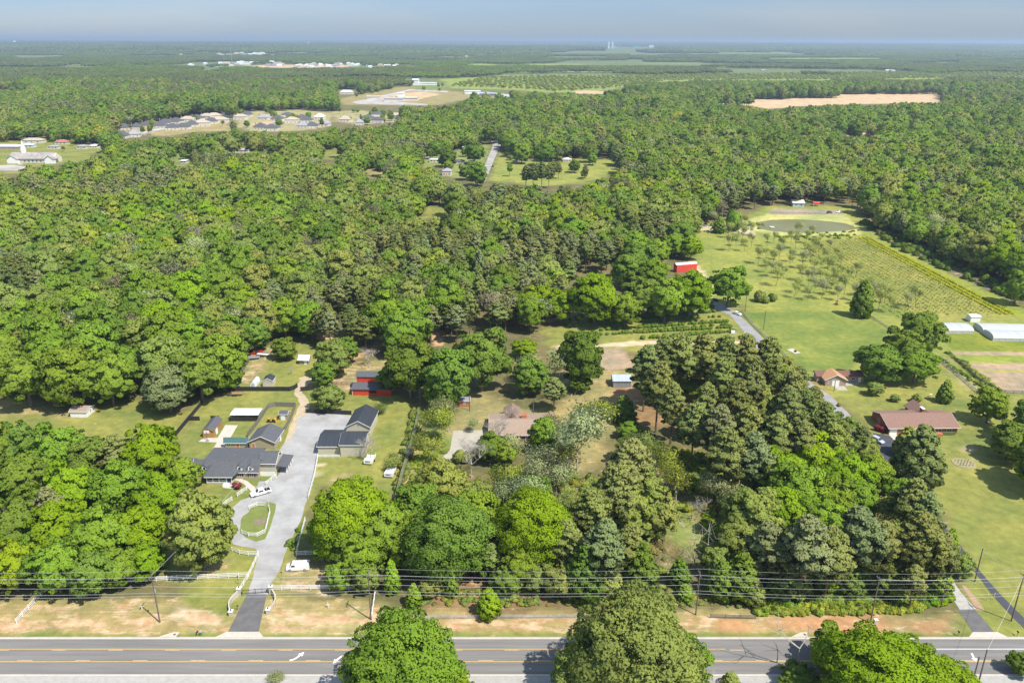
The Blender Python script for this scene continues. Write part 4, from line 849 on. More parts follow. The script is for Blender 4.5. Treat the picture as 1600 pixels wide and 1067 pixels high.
# far woodland: patches of many small crowns
def grove(seed, size, nt_, per, ls, Hh=13., r0=5.):
    rg = np.random.default_rng(seed); lob = []
    for i in range(nt_):
        x, y = rg.uniform(-size / 2, size / 2, 2); r = r0 * rg.uniform(.7, 1.25); lob.append((x, y, Hh * rg.uniform(.55, .9), r, r, r * .85))
    v = shell(lob, nt_ * per, rg, ls, up=-.1); return np.concatenate([v, cores(lob, .85)])
fc = bpy.data.collections.new('far_woodland_shapes')
for i in range(3): proto('far_shape_%02d' % i, fc, grove(40 + i, 84, 78, 44, 1.5), None, LEAF, None)
for i in range(2): proto('far_shape_%02d' % (3 + i), fc, grove(50 + i, 330, 260, 30, 5.0, 15., 13.), None, LEAF, None)
pos, rot, scl, idx, cl = [], [], [], [], []
def farpatch(y0, y1, cell, ids, s):
    ysv = np.arange(y0, y1, cell)
    for yy in ysv:
        hw = yy * .76 + 100; xs = np.arange(-hw, hw, cell) + RNG.uniform(-.2, .2) * cell; x = xs + RNG.uniform(-.2, .2, len(xs)) * cell; y = yy + RNG.uniform(-.25, .25, len(xs)) * cell
        n1 = vnoise(x, y, 520. * s); n2 = vnoise(x + 5000, y * .8, 260. * s); n3 = vnoise(x, y * .6, 700. * s)
        hit = inmask(x, y, 0.) | inmask(x, y, 10.) | inmask(x + cell * .4, y, 8.) | inmask(x - cell * .4, y, 8.)
        op = (n1 > .69) & (yy > 2600)
        for i in range(len(x)):
            if hit[i] or op[i]: continue
            dark = n2[i] * .6 + n3[i] * .4
            a = np.array(PAL['dark pine green']); b = np.array(PAL['bright green']) * .8; k = min(1, max(0, (.66 - dark) * 3)); c = a * (1 - k) + b * k; c = c * (1 + rnd.uniform(-.14, .14)) * .90
            pos.append((x[i], y[i], float(terr(x[i], y[i])))); rot.append((0, 0, rnd.choice([0, 1.571, 3.142, 4.712]) + rnd.uniform(-.1, .1))); z = rnd.uniform(.8, 1.15) * (1.15 if k < .3 else 1)
            scl.append((s if ids[0] == 0 else 1, s if ids[0] == 0 else 1, z)); idx.append(rnd.choice(ids)); cl.append((*c, 1))
farpatch(2230, 7000, 74, [0, 1, 2], 1.0)
farpatch(7000, 34000, 300, [3, 4], 1.6)
scatter('distant_woodland', 'far blue-green woods reaching to the horizon', 'woodland', fc, pos, rot, scl, idx, cl)
print('TREES', len(allt), 'rest', len(rest), 'far', len(pos), 'nb', nb, 'np', npn, 'orch', len(orch))

# ------------------------------------------------------------------ buildings
def frame_from(a, b, back):
    """front-left and front-right ground pixels, plus (u, v, z) of a point on the back/ridge -> origin, angle, width, perpendicular depth"""
    A = at(*a); B = at(*b); d = (B - A); W = d.length; rz = math.atan2(d.y, d.x); n = Vector((-math.sin(rz), math.cos(rz), 0))
    D = back if isinstance(back, (int, float)) else (at(*back) - A).dot(n)
    return A, rz, W, D
def window(par, side, p, z0, z1, w_, pos, frame=WHITE, name='window', glass=GLASS, proud=.03):
    """side 'f' front (y=pos), 'b', 'l' (x=pos), 'r'; p centre along the wall"""
    def bx(mb, a0, a1, c0, c1, k0, k1):
        if side == 'f': mb.box(a0, a1, pos - k1, pos - k0, c0, c1)
        elif side == 'b': mb.box(a0, a1, pos + k0, pos + k1, c0, c1)
        elif side == 'l': mb.box(pos - k1, pos - k0, a0, a1, c0, c1)
        else: mb.box(pos + k0, pos + k1, a0, a1, c0, c1)
    m = MB(); t = .09; a0, a1 = p - w_ / 2, p + w_ / 2
    bx(m, a0 - t, a0, z0 - t, z1 + t, 0, proud + .03); bx(m, a1, a1 + t, z0 - t, z1 + t, 0, proud + .03); bx(m, a0, a1, z1, z1 + t, 0, proud + .03); bx(m, a0, a1, z0 - t, z0, 0, proud + .03)
    if name == 'window': bx(m, p - .03, p + .03, z0, z1, proud, proud + .02)
    f = m.build(name, frame, par); g = MB(); bx(g, a0, a1, z0, z1, .002, proud); g.build('pane' if glass is GLASS else 'panel', glass, f); return f
def gable(name, label, cat, a, b, back, wh, rh, axis, wm, rm, oh=.4, wins=(), trim=WHITE, group=None, thin=.16):
    A, rz, W, D = frame_from(a, b, back); t = thing(name, label, cat, A, rz, group); m = MB()
    if axis == 'x':     # ridge along the front
        if not isinstance(back, (int, float)): D = 2 * D
        m.prism([(0, 0), (D, 0), (D, wh), (D / 2, rh), (0, wh)], 'x', 0, W); m.build('wall', wm, t)
        r = MB(); sl = (rh - wh) / (D / 2); z0 = wh - sl * oh + .06
        r.prism([(-oh, z0), (D / 2, rh + .06), (D + oh, z0), (D + oh, z0 + thin), (D / 2, rh + .06 + thin), (-oh, z0 + thin)], 'x', -oh, W + oh); rf = r.build('roof', rm, t)
        e = MB(); e.box(-oh, W + oh, -oh - .05, -oh - .002, z0 - .06, z0 + thin - .02)
        for x in (-oh - .04, W + oh + .002): e.prism([(-oh, z0 - .06), (D / 2, rh), (D + oh, z0 - .06), (D + oh, z0 + thin), (D / 2, rh + .06 + thin), (-oh, z0 + thin)], 'x', x, x + .038)
        e.build('fascia', trim, rf)
    else:
        m.prism([(0, 0), (W, 0), (W, wh), (W / 2, rh), (0, wh)], 'y', 0, D); m.build('wall', wm, t)
        r = MB(); sl = (rh - wh) / (W / 2); z0 = wh - sl * oh + .06
        r.prism([(-oh, z0), (W / 2, rh + .06), (W + oh, z0), (W + oh, z0 + thin), (W / 2, rh + .06 + thin), (-oh, z0 + thin)], 'y', -oh, D + oh); rf = r.build('roof', rm, t)
        e = MB()
        for x in (-oh - .04, W + oh + .002): e.box(x, x + .038, -oh, D + oh, z0 - .06, z0 + thin - .02)
        e.prism([(-oh, z0 - .08), (W / 2, rh - .02), (W + oh, z0 - .08), (W + oh, z0 + thin), (W / 2, rh + .06 + thin), (-oh, z0 + thin)], 'y', -oh - .045, -oh - .004)
        e.build('fascia', trim, rf)
    for wv in wins:
        nm, side, p, z0, z1, w_, fr, gl = wv; p = p * (W if side in 'fb' else D)
        window(t, side, p, z0, z1, w_, {'f': 0, 'b': D, 'l': 0, 'r': W}[side], fr, nm, gl)
    t['w'] = W; t['d'] = D; return t, W, D
WN = lambda s, p, z0=.9, z1=2.0, w_=1.1, fr=WHITE: ('window', s, p, z0, z1, w_, fr, GLASS)
DR = lambda s, p, w_=.95, h=2.05, gl=WHITE, fr=WHITE: ('door', s, p, .05, h, w_, fr, gl)

# --- main house: front wing with porch, wide rear wing, right bay, carport
def main_house():
    A = at(303, 748); t = thing('farmhouse', 'large grey-roofed farmhouse with white front porch and three small dormers beside the gravel drive', 'house', A, 0)
    P_ = lambda u, v, z: (at(u, v, z).x - A.x, at(u, v, z).y - A.y)
    x1 = P_(404, 749, 0)[0]; yb = P_(315, 718, 4.9)[1]; eave = 2.7; ridge = 4.9; D1 = yb * 2
    m = MB(); m.prism([(0, 0), (D1, 0), (D1, eave), (yb, ridge), (0, eave)], 'x', 0, x1); m.build('wall', BEIGE, t)
    r = MB(); sl = (ridge - eave) / yb; oh = .5; z0 = eave - sl * oh + .05
    r.prism([(-oh, z0), (yb, ridge + .05), (D1 + oh, z0), (D1 + oh, z0 + .16), (yb, ridge + .21), (-oh, z0 + .16)], 'x', -.4, x1 + .3); rf = r.build('roof', SLATE, t)
    e = MB(); e.prism([(-oh, z0 - .05), (yb, ridge), (D1 + oh, z0 - .05), (D1 + oh, z0 + .2), (yb, ridge + .26), (-oh, z0 + .2)], 'x', -.46, -.402); e.box(-.4, x1 + .3, -oh - .06, -oh - .004, z0 - .06, z0 + .12); e.build('fascia', WHITE, rf)
    # porch
    px0 = P_(326, 752, 0)[0]; px1 = P_(366, 752, 0)[0]; pd = 3.1
    pc = MB(); pc.box(px0, px1, -pd, -.02, 0, .55); po = pc.build('porch_floor', CONCG, t)
    pr = MB(); zr = 2.75; pr.add([(px0 - .5, -pd - .5, zr), (px1 + .5, -pd - .5, zr), (px1 - .8, yb * .8, 4.6), (px0 + 1.2, yb * .8, 4.6), (px0 - 1.6, -.1, 3.1), (px1 + 1.6, -.1, 3.1), (px0 - .5, -pd - .5, zr - .2), (px1 + .5, -pd - .5, zr - .2), (px0 - 1.6, -.1, 2.9), (px1 + 1.6, -.1, 2.9)],
                             [(0, 1, 2, 3), (0, 3, 4), (1, 5, 2), (0, 6, 7, 1), (0, 4, 8, 6), (1, 7, 9, 5), (6, 8, 9, 7), (3, 2, 5, 4)]); prf = pr.build('porch_roof', SLATE, t)
    MB().box(px0 - .5, px1 + .5, -pd - .56, -pd - .504, zr - .24, zr - .02).build('fascia', WHITE, prf)
    xs = [px0 + .15 + (px1 - px0 - .3) * f for f in (0, .25, .5, .8, 1)]
    for x in xs: MB().box(x - .11, x + .11, -pd + .1, -pd + .32, .552, 2.54).build('porch_post', WHITE, t)
    rl = MB()
    for a_, b_ in zip(xs[:3], xs[1:4]):
        rl.box(a_ + .115, b_ - .115, -pd + .16, -pd + .24, 1.35, 1.45); rl.box(a_ + .115, b_ - .115, -pd + .16, -pd + .24, .62, .70)
        n = int((b_ - a_) / .25)
        for i in range(1, n): x = a_ + (b_ - a_) * i / n; rl.box(x - .03, x + .03, -pd + .17, -pd + .23, .70, 1.35)
    rl.build('porch_railing', WHITE, t)
    st = MB()
    for i in range(3): st.box(px1 - 2.6, px1 - .8, -pd - .3 * (i + 1), -pd - .3 * i - .004, 0, .42 - .14 * i)
    st.build('porch_steps', WHITE, t)
    for u in (319.5, 374.5, 391.5):     # dormers
        q = P_(u, 731, 3.6); d = MB(); d.prism([(q[0] - .75, 3.0), (q[0] + .75, 3.0), (q[0] + .75, 4.0), (q[0], 4.75), (q[0] - .75, 4.0)], 'y', q[1] - .3, q[1] + 2.0); dm = d.build('dormer', WHITE, t)
        rr = MB(); rr.prism([(q[0] - .95, 3.88), (q[0], 4.82), (q[0] + .95, 3.88), (q[0] + .95, 4.0), (q[0], 4.94), (q[0] - .95, 4.0)], 'y', q[1] - .5, q[1] + 2.0); rr.build('dormer_roof', SLATE, dm)
        MB().box(q[0] - .33, q[0] + .33, q[1] - .34, q[1] - .302, 3.15, 4.0).build('dormer_window', GLASS, dm)
    for u in (375, 394): window(t, 'f', P_(u, 748, 0)[0], .9, 2.05, 1.3, 0, WHITE)
    for u in (370.5, 379.5, 389.3, 398.7):
        x = P_(u, 748, 0)[0]; MB().box(x - .22, x + .22, -.05, -.004, .8, 2.15).build('shutter', IRON, t)
    window(t, 'f', P_(316, 748, 0)[0], .9, 2.0, .8, 0, WHITE)
    window(t, 'f', (px0 + px1) / 2 + .4, .6, 2.5, 1.0, 0, WHITE, 'door', mat('dark_door', (.06, .05, .05), scale=2)); window(t, 'f', px0 + 1.6, 1.0, 2.2, 1.4, 0, WHITE)
    for x in (px0 + 2, px0 + 4.6): put = MB(); put.add(*ball((x, -pd + .2, 2.15), .38)); put.build('hanging_fern', mat('fern', (.10, .22, .03), scale=6), t)
    # rear wing
    bx0 = P_(335, 712, 3)[0]; bx1 = P_(412, 712, 3)[0]; by = P_(353, 701.5, 3.9)[1]
    m = MB(); m.box(bx0, bx1, D1 + .004, by, 0, 3.0); m.build('rear_wall', BEIGE, t)
    r = MB(); r.prism([(yb + .02, ridge - .02), (by + .5, 4.2), (by + .5, 4.0), (yb + .02, ridge - .22)], 'x', bx0 - 1.0, bx1); r.build('rear_roof', SLATE, t)
    # right bay (taller)
    cx0 = P_(408.5, 740, 0)[0]; cx1 = P_(432, 740, 0)[0]; cy = P_(408, 741, 0)[1]; ce = 4.0; cy2 = P_(446, 701, 5.0)[1]; ym = P_(440, 702, 6.0)[1]; ym = (cy + cy2) / 2
    m = MB(); m.prism([(cy, 0), (cy2, 0), (cy2, ce), (ym, 5.6), (cy, ce)], 'x', cx0, cx1); m.build('bay_wall', CREAM, t)
    sl = (5.6 - ce) / (ym - cy); r = MB(); r.prism([(cy - .5, ce - .5 * sl + .05), (ym, 5.65), (cy2 + .5, ce - .5 * sl + .05), (cy2 + .5, ce - .5 * sl + .22), (ym, 5.82), (cy - .5, ce - .5 * sl + .22)], 'x', cx0 - .5, cx1 + .5); br = r.build('bay_roof', SLATE, t)
    MB().box(cx0 - .5, cx1 + .5, cy - .57, cy - .504, ce - .5 * sl - .02, ce - .5 * sl + .18).build('fascia', WHITE, br)
    MB().prism([(cy - .5, ce - .5 * sl - .02), (ym, 5.6), (cy2 + .5, ce - .5 * sl - .02), (cy2 + .5, ce - .5 * sl + .26), (ym, 5.88), (cy - .5, ce - .5 * sl + .26)], 'x', cx1 + .504, cx1 + .55).build('rake_board', WHITE, br)
    window(t, 'r', (cy + cy2) / 2 + 1.2, 1.0, 2.0, .8, cx1, IRON)
    # left wing
    lx0 = P_(296, 735, 0)[0]; ly = P_(310, 738, 0)[1]; ly2 = P_(311, 716, 3.9)[1]
    MB().box(lx0, -.02, ly, ly2, 0, 2.5).build('side_wall', BEIGE, t); r = MB(); r.prism([(ly - .4, 2.45), (ly2 + .3, 3.9), (ly2 + .3, 3.74), (ly - .4, 2.29)], 'x', lx0 - .4, -.48); r.build('side_roof', SLATE, t)
    # carport
    q0 = P_(436, 739, 0); q1 = P_(446, 740, 0); k = MB(); kx0, kx1, ky0, ky1 = q0[0], q0[0] + 2.5, q0[1] - .2, q0[1] + 6.6
    k.prism([(kx0 - .4, 2.5), (kx1 + .4, 2.3), (kx1 + .4, 2.45), (kx0 - .4, 2.9)], 'y', ky0 - .4, ky1 + .3); cp = k.build('carport_roof', SLATE, t)
    for i in range(4): y = ky0 + .1 + (ky1 - ky0 - .2) * i / 3; MB().box(kx1 - .1, kx1 + .1, y - .1, y + .1, 0, 2.28).build('carport_post', WHITE, t)
    MB().box(kx1 - .12, kx1 + .12, ky0, ky1, 2.05, 2.27).build('carport_beam', WHITE, cp)
    v = MB()
    for (x, y) in ((x1 * .3, D1 * .75), (x1 * .72, D1 * .8), (x1 * .55, D1 * 1.1)): v.tube((x, y, 3.9), (x, y, 4.75), .07)
    v.build('roof_vent', WHITE, t)
    w_ = MB(); yy = cy - .9; w_.box(cx0 - .2, cx1 + .1, yy - .05, yy, .0, 1.5); tag(w_.build('white_screen_wall', WHITE), 'solid white screen wall in front of the farmhouse right bay', 'screen wall').location = A
def ball(c, r, n=8):
    vs = []; fs = []
    for i in range(n + 1):
        th = math.pi * i / n
        for j in range(n): ph = 2 * math.pi * j / n; vs.append((c[0] + r * math.sin(th) * math.cos(ph), c[1] + r * math.sin(th) * math.sin(ph), c[2] + r * math.cos(th)))
    for i in range(n):
        for j in range(n): fs.append((i * n + j, i * n + (j + 1) % n, (i + 1) * n + (j + 1) % n, (i + 1) * n + j))
    return vs, fs
main_house()
gable('timber_shed', 'long honey timber shed with grey barrel roof on the concrete patio', 'shed', (317.7, 683.7), (334.2, 683.7), (341, 650.7, 3.5), 2.5, 3.5, 'y', TIMBER, SLATE, .25, [DR('r', .35, 1.6, 2.0, WHITE), ('window', 'r', .7, 1.0, 1.8, .7, TIMBER, GLASS)], trim=TIMBER)
gable('garden_cabin', 'small beige cabin with teal roof and red door behind the farmhouse', 'cabin', (352, 699.5), (388, 699.5), (370, 684, 3.3), 2.4, 3.3, 'x', BEIGE, TEALR, .4, [WN('f', .16), WN('f', .80), DR('f', .55, 1.0, 2.0, BRICKO)])
gable('garage_building', 'grey-roofed beige garage with gable facing the farmhouse, right of the teal cabin', 'garage', (390.5, 701), (429.5, 702), (422.7, 662.7, 4.6), 2.7, 4.6, 'y', BEIGE, SLATE, .5, [DR('f', .16, .9, 2.0, BRICKO), WN('r', .5), DR('r', .7)])
gable('fenced_shed', 'small grey-roofed shed with double doors inside the wood-fenced yard', 'shed', (437, 656), (449.7, 656.4), 2.6, 2.2, 2.9, 'x', BEIGE, SLATE, .2, [('door', 'f', .45, .1, 1.9, 1.4, WHITE, WHITE)])
gable('storage_shed', 'cream storage shed with dark roof just behind the black fence', 'shed', (411, 604.5), (426.5, 604.5), (430, 584.5, 3.4), 2.4, 3.4, 'y', CREAM, DARKM, .15, [('window', 'r', .6, 1.0, 1.8, .6, WHITE, GLASS)])
gable('porch_cabin', 'small dark cabin with bright white metal roof and white porch posts', 'cabin', (468, 569), (482, 569.5), (475, 555, 3.4), 2.2, 3.4, 'x', GREYW, WHITEB, .5, [WN('f', .25, fr=WHITE), DR('f', .7)])
t_, W_, D_ = gable('workshop', 'long cream workshop with dark metal gable roof at the end of the gravel yard', 'workshop', (543, 681), (578.5, 682), (570, 632.8, 5.6), 3.6, 5.6, 'y', CREAM, DARKM, .4, [('window', 'f', .5, 3.7, 4.4, .5, WHITE, GLASS)])
gable('left_workshop_wing', 'low cream annex with dark metal roof at the left corner of the workshop', 'annex', (497.5, 710), (531.5, 710), (516, 679, 4.2), 2.9, 4.2, 'x', CREAM, DARKM, .35, [])
gable('right_workshop_wing', 'taller cream annex with glossy dark roof in front of the workshop', 'annex', (532.5, 713), (570.5, 713), (552, 678, 5.6), 4.1, 5.6, 'x', CREAM, DARKM, .35, [])
# red barn: tall part behind, lean-to in front
def barn():
    A, rz, W, D = frame_from((550.5, 617.5), (612, 618), 4.6); t = thing('red_barn', 'red barn with grey two-level roof, half under a big dark tree', 'barn', A, rz)
    m = MB(); m.prism([(0, 0), (D, 0), (D, 3.1), (0, 2.5)], 'x', 0, W); m.build('lean_to_wall', REDW, t)
    m = MB(); m.prism([(D + .004, 0), (D + 5, 0), (D + 5, 5.5), (D + 2.5, 6.4), (D + .004, 5.5)], 'x', 1.0, W - .5); m.build('wall', REDW, t)
    r = MB(); r.prism([(-.4, 2.42), (D + .002, 3.16), (D + .002, 3.32), (-.4, 2.58)], 'x', -.3, W + .3); r.build('lean_to_roof', SLATE, t)
    r = MB(); r.prism([(D - .3, 5.42), (D + 2.5, 6.45), (D + 5.3, 5.42), (D + 5.3, 5.58), (D + 2.5, 6.62), (D - .3, 5.58)], 'x', .6, W - .1); r.build('roof', SLATE, t)
    MB().box(W * .42, W * .62, -.03, -.003, .9, 2.0).build('opening', IRON, t)
    for x in (.0, W * .41, W * .63): MB().box(x, x + .14, -.05, -.004, 0, 2.4).build('corner_post', WHITE if x == 0 else REDW, t)
barn()
gable('pasture_shed', 'white plank shed with brown roof alone in the left pasture', 'shed', (110.5, 651.5), (136, 652), (124, 634.5, 3.0), 2.1, 3.0, 'x', WHITE, mat('dusty_roof', (.36, .28, .22), (.28, .21, .16), scale=1.5), .3, [DR('f', .62, .9, 1.8, WHITE), WN('r', .5, w_=.5)])
# central brick ranch
t_, W_, D_ = gable('central_brick_house', 'low brick house with pinkish-brown roof hidden among the trees in the middle', 'house', (766, 690), (869, 690), (820, 655.5, 4.3), 2.6, 4.3, 'x', BRICK, mat('faded_tan_shingle', (.36, .27, .205), (.29, .21, .16), scale=1.6, detail=8), .6, [WN('f', .2, w_=1.6), WN('f', .4, w_=1.6), DR('f', .55), WN('f', .72, w_=2.0), WN('f', .9)])
def back_gable(t, W, D, x0, x1, ext, rh, rm, wm):
    m = MB(); xm = (x0 + x1) / 2; m.prism([(x0, 0), (x1, 0), (x1, 2.5), (xm, rh - .1), (x0, 2.5)], 'y', D + .01, D + ext); m.build('rear_wing_wall', wm, t)
    r = MB(); r.prism([(x0 - .5, 2.35), (xm, rh), (x1 + .5, 2.35), (x1 + .5, 2.52), (xm, rh + .17), (x0 - .5, 2.52)], 'y', D / 2 + .4, D + ext + .5); r.build('rear_wing_roof', rm, t)
back_gable(t_, W_, D_, W_ * .22, W_ * .45, 5, 4.2, BROWNR, BRICK)
MB().box(W_ * .48, W_ * .56, D_ * .58, D_ * .72, 3.2, 5.3).build('chimney', BRICKO, t_)
gable('brick_pump_house', 'tiny orange brick outbuilding with flat grey roof beside a pole', 'outbuilding', (716, 635.5), (734, 635.5), 3.4, 2.2, 2.45, 'x', BRICKO, GREYW, .25, [('window', 'f', .55, .9, 1.5, .5, WHITE, GLASS)])
gable('grey_metal_shed', 'grey sheet-metal shed with shiny pale blue-grey roof on the bare field edge', 'shed', (958, 605.5), (985.5, 605.5), (971, 584.5, 4.2), 2.7, 3.8, 'x', GREYW, GREYM, .25, [])
# tan-roofed house
def tan_house():
    t, W, D = gable('tan_roofed_house', 'house with bright tan gable roof and white garage door at the pine edge', 'house', (1289, 602.8), (1321, 603), (1297, 576.5, 4.6), 2.6, 4.6, 'y', BRICKT, TANR, .5, [('garage_door', 'f', .50, .05, 2.15, 2.6, WHITE, WHITE), ('window', 'f', .12, .9, 2.0, .5, WHITE, MAROON)])
    m = MB(); m.box(-2, W + 8.2, D * .62, D + 1.5, 0, 2.5); m.build('rear_wall', BRICKT, t)
    r = MB(); r.prism([(D * .62 - .5, 2.5), (D * .62 + 2.6, 3.7), (D + 2, 2.5), (D + 2, 2.66), (D * .62 + 2.6, 3.86), (D * .62 - .5, 2.66)], 'x', -2.5, W + 8.6); r.build('rear_roof', MAROON, t)
    window(t, 'f', W + 4.2, 1.0, 2.0, 1.2, D * .62, WHITE); window(t, 'f', W + 6.6, .1, 2.0, .9, D * .62, WHITE, 'door', WHITE)
tan_house()
sheet('patio_slab', [(1321, 603), (1321, 592), (1338, 590), (1343, 601)], mat('pale_concrete', (.46, .42, .35), scale=.5), .03); sheet('garage_pad', [(1302, 603.5), (1319, 603), (1325, 610), (1309, 610)], mat('pale_concrete', (.46, .42, .35), scale=.5), .034)
t_, W_, D_ = gable('brick_ranch_house', 'long red brick ranch house with brown roof, brick chimney and white garage door', 'house', (1388, 679), (1494.5, 678), (1440, 645, 4.9), 2.7, 4.7, 'x', BRICK, BROWNR, .7,
    [('garage_door', 'f', .065, .05, 2.1, 2.4, WHITE, WHITE), WN('f', .34, w_=1.6), DR('f', .52, 1.0), WN('f', .46, w_=.9), WN('f', .72, w_=2.2), WN('f', .88, w_=1.6), WN('l', .6)])
MB().box(W_ * .13, W_ * .24, -.035, -.003, 0, 2.5).build('orange_brick_panel', BRICKO, t_)
back_gable(t_, W_, D_, W_ * .60, W_ * .83, 4.6, 4.65, BROWNR, BRICK)
ch = MB().box(W_ * .63, W_ * .66, D_ * .62, D_ * .75, 4.0, 5.6).build('chimney', BRICK, t_); MB().box(W_ * .624, W_ * .666, D_ * .60, D_ * .77, 5.602, 5.75).build('chimney_cap', WHITE, ch)
MB().box(W_ * .57, W_ * .76, -1.6, -.05, 0, .9).build('brick_planter', BRICKO, t_)
MB().box(W_ * .76, W_ * .95, -.9, -.1, 0, 1.0).build('clipped_hedge', mat('hedge', (.10, .13, .035), scale=4, amt=.5), t_)
gable('red_metal_barn', 'long red metal barn with white roof below the woods', 'barn', (1052, 423.5), (1083, 421), (1068, 407.5, 6.2), 4.2, 5.0, 'x', REDM, WHITEB, .25, [])
# greenhouses
def tunnel(name, label, a, b, depth, h, bays=1, group=None):
    A, rz, W, D = frame_from(a, b, depth); t = thing(name, label, 'greenhouse', A, rz, group)
    for k in range(bays):
        y0 = k * D / bays; w_ = D / bays; pr = [(y0, 0), (y0, h * .55)] + [(y0 + w_ / 2 - w_ / 2 * math.cos(math.pi * i / 8), h * .55 + h * .45 * math.sin(math.pi * i / 8)) for i in range(1, 8)] + [(y0 + w_, h * .55), (y0 + w_, 0)]
        MB().prism(pr, 'x', 0, W).build('cover', mat('greenhouse_film', (.50, .52, .52), (.40, .42, .42), scale=.3, rough=.5, stretch=(3, .2, .2)), t)
        g = MB(); g.box(0, W, y0 - .12, y0 - .01, h * .42, h * .55); 
        for i in range(int(W / 3) + 1): g.box(i * 3, i * 3 + .08, y0 - .10, y0 - .012, 0, h * .42)
        g.build('frame', WHITE, t)
    return t
tunnel('greenhouse', 'pale polytunnel greenhouse nearest the big round tree', (1463, 520.5), (1521, 521), 9.0, 2.7)
tunnel('greenhouse', 'double-bay white greenhouse running out of the right side', (1551, 532.5), (1660, 535), 18, 2.9, 2)
gable('white_pump_shed', 'small white shed between the two greenhouses', 'shed', (1516, 503.5), (1531, 503.5), 4, 2.6, 3.0, 'x', WHITE, WHITEB, .2, [])
gable('pond_cottage', 'small white cottage with pale roof on the far bank of the pond', 'cottage', (1238.5, 323), (1256, 323.5), (1247, 311.5, 5.0), 3.0, 4.6, 'x', mat('pale_blue_siding', (.50, .58, .64), scale=1), mat('pale_roof', (.58, .54, .47), scale=1), .5, [WN('f', .3), WN('f', .75)])
def canopy(name, label, a, b, depth, h, m, pm, cat='canopy', pitch=.5):
    A, rz, W, D = frame_from(a, b, depth); t = thing(name, label, cat, A, rz); r = MB(); r.prism([(-.2, h), (D / 2, h + pitch), (D + .2, h), (D + .2, h + .1), (D / 2, h + pitch + .1), (-.2, h + .1)], 'x', -.2, W + .2); r.build('roof', m, t)
    for x in (.1, W - .1):
        for y in (.1, D - .1): MB().box(x - .06, x + .06, y - .06, y + .06, 0, h + .01).build('post', pm, t)
    return t
canopy('red_canopy', 'bright red canopy under the trees by the pond cottage', (1271, 322.5), (1281, 322.5), 4, 2.3, REDM, WHITE, pitch=1.0)
canopy('metal_shelter', 'low white sheet-metal shelter behind the short black fence', (361, 656), (404, 656), 5.0, 1.9, WHITEB, GREYF, 'shelter', .15)
def hoop(name, label, a, b, depth, h):
    A, rz, W, D = frame_from(a, b, depth); t = thing(name, label, 'hoop shelter', A, rz); pr = [(0, 0)] + [(W / 2 - W / 2 * math.cos(math.pi * i / 8), h * math.sin(math.pi * i / 8)) for i in range(1, 8)] + [(W, 0)]
    MB().prism(pr, 'y', 0, D).build('cover', mat('hoop_cover', (.58, .62, .65), scale=.8, rough=.5), t); MB().box(W * .3, W * .7, -.04, -.003, 0, h * .7).build('door', GREYM, t)
hoop('hoop_shelter', 'silver rounded hoop shelter left of the cream storage shed', (390.5, 605), (400, 605), 6, 2.0); hoop('hoop_shelter', 'pale hoop shelter at the wood edge, end of the black fence', (363, 605), (369, 605.5), 5, 2.2)

# ------------------------------------------------------------------ fences
def along(pts, step):
    out = []; L = [0]
    for a_, b_ in zip(pts[:-1], pts[1:]): L.append(L[-1] + (b_ - a_).length)
    n = max(1, round(L[-1] / step))
    for i in range(n + 1):
        s = L[-1] * i / n; k = 0
        while k < len(L) - 2 and L[k + 1] < s: k += 1
        out.append(pts[k].lerp(pts[k + 1], (s - L[k]) / max(1e-6, L[k + 1] - L[k])))
    return out
POSTM = {}
def fence(name, label, pix, h=1.35, step=2.4, rails=3, m=WHITE, kind='rail', world=None, group=None, thick=.05):
    pts = [at(u, v) for u, v in pix] if world is None else world; ps = along(pts, step); c = ps[0].copy(); t = thing(name, label, 'fence', c, 0, group)
    key = (h, m.name, kind)
    if key not in POSTM: POSTM[key] = (lambda me: (me.materials.append(m), me)[1])(MB().box(-.07, .07, -.07, .07, -.1, h + .06).add([(-.08, -.08, h + .061), (.08, -.08, h + .061), (.08, .08, h + .061), (-.08, .08, h + .061), (0, 0, h + .14)], [(0, 1, 4), (1, 2, 4), (2, 3, 4), (3, 0, 4), (3, 2, 1, 0)]).mesh('post'))
    for q in ps[:99]:
        o_ = link(bpy.data.objects.new('post', POSTM[key]), t); o_.location = q - c
    b = MB()
    for a_, b_ in zip(ps[:-1], ps[1:]):
        d = (b_ - a_); L = d.length; d.normalize(); n = Vector((-d.y, d.x, 0)); a2 = a_ - c + d * .075; b2 = b_ - c - d * .075
        zs = [(h * (i + 1) / rails - .16, h * (i + 1) / rails) for i in range(rails)] if kind == 'rail' else [(.04, h)]
        for z0, z1 in zs:
            tt = thick / 2; q = [a2 - n * tt, b2 - n * tt, b2 + n * tt, a2 + n * tt]
            b.add([(p_.x, p_.y, z0) for p_ in q] + [(p_.x, p_.y, z1) for p_ in q], [(0, 3, 2, 1), (4, 5, 6, 7), (0, 1, 5, 4), (1, 2, 6, 5), (2, 3, 7, 6), (3, 0, 4, 7)])
    b.build('rails' if kind == 'rail' else 'panel', m, t); return t
WF = 'white three-rail fences of the entrance and drive'
fence('rail_fence', 'white rail fence slanting down to the road under trees at the far left', [(26, 974), (62, 934), (84, 912)], group=WF)
fence('rail_fence', 'long white rail fence behind the left roadside trees', [(84, 912), (170, 912), (256, 907), (320, 904), (389, 901)], group=WF)
fence('rail_fence', 'white rail fence from the left gate pillar up to the drive', [(375, 924), (389, 901), (404, 868)], group=WF)
fence('rail_fence', 'curved white rail fence just below the oval island', [(363, 861), (375.5, 866), (387.5, 868), (403.5, 868)], group=WF)
fence('rail_fence', 'white rail fence curving around the right and top of the oval island', [(389.5, 796), (403, 790), (419, 791), (422.5, 800), (418, 820), (414.5, 833)], 1.3, group=WF)
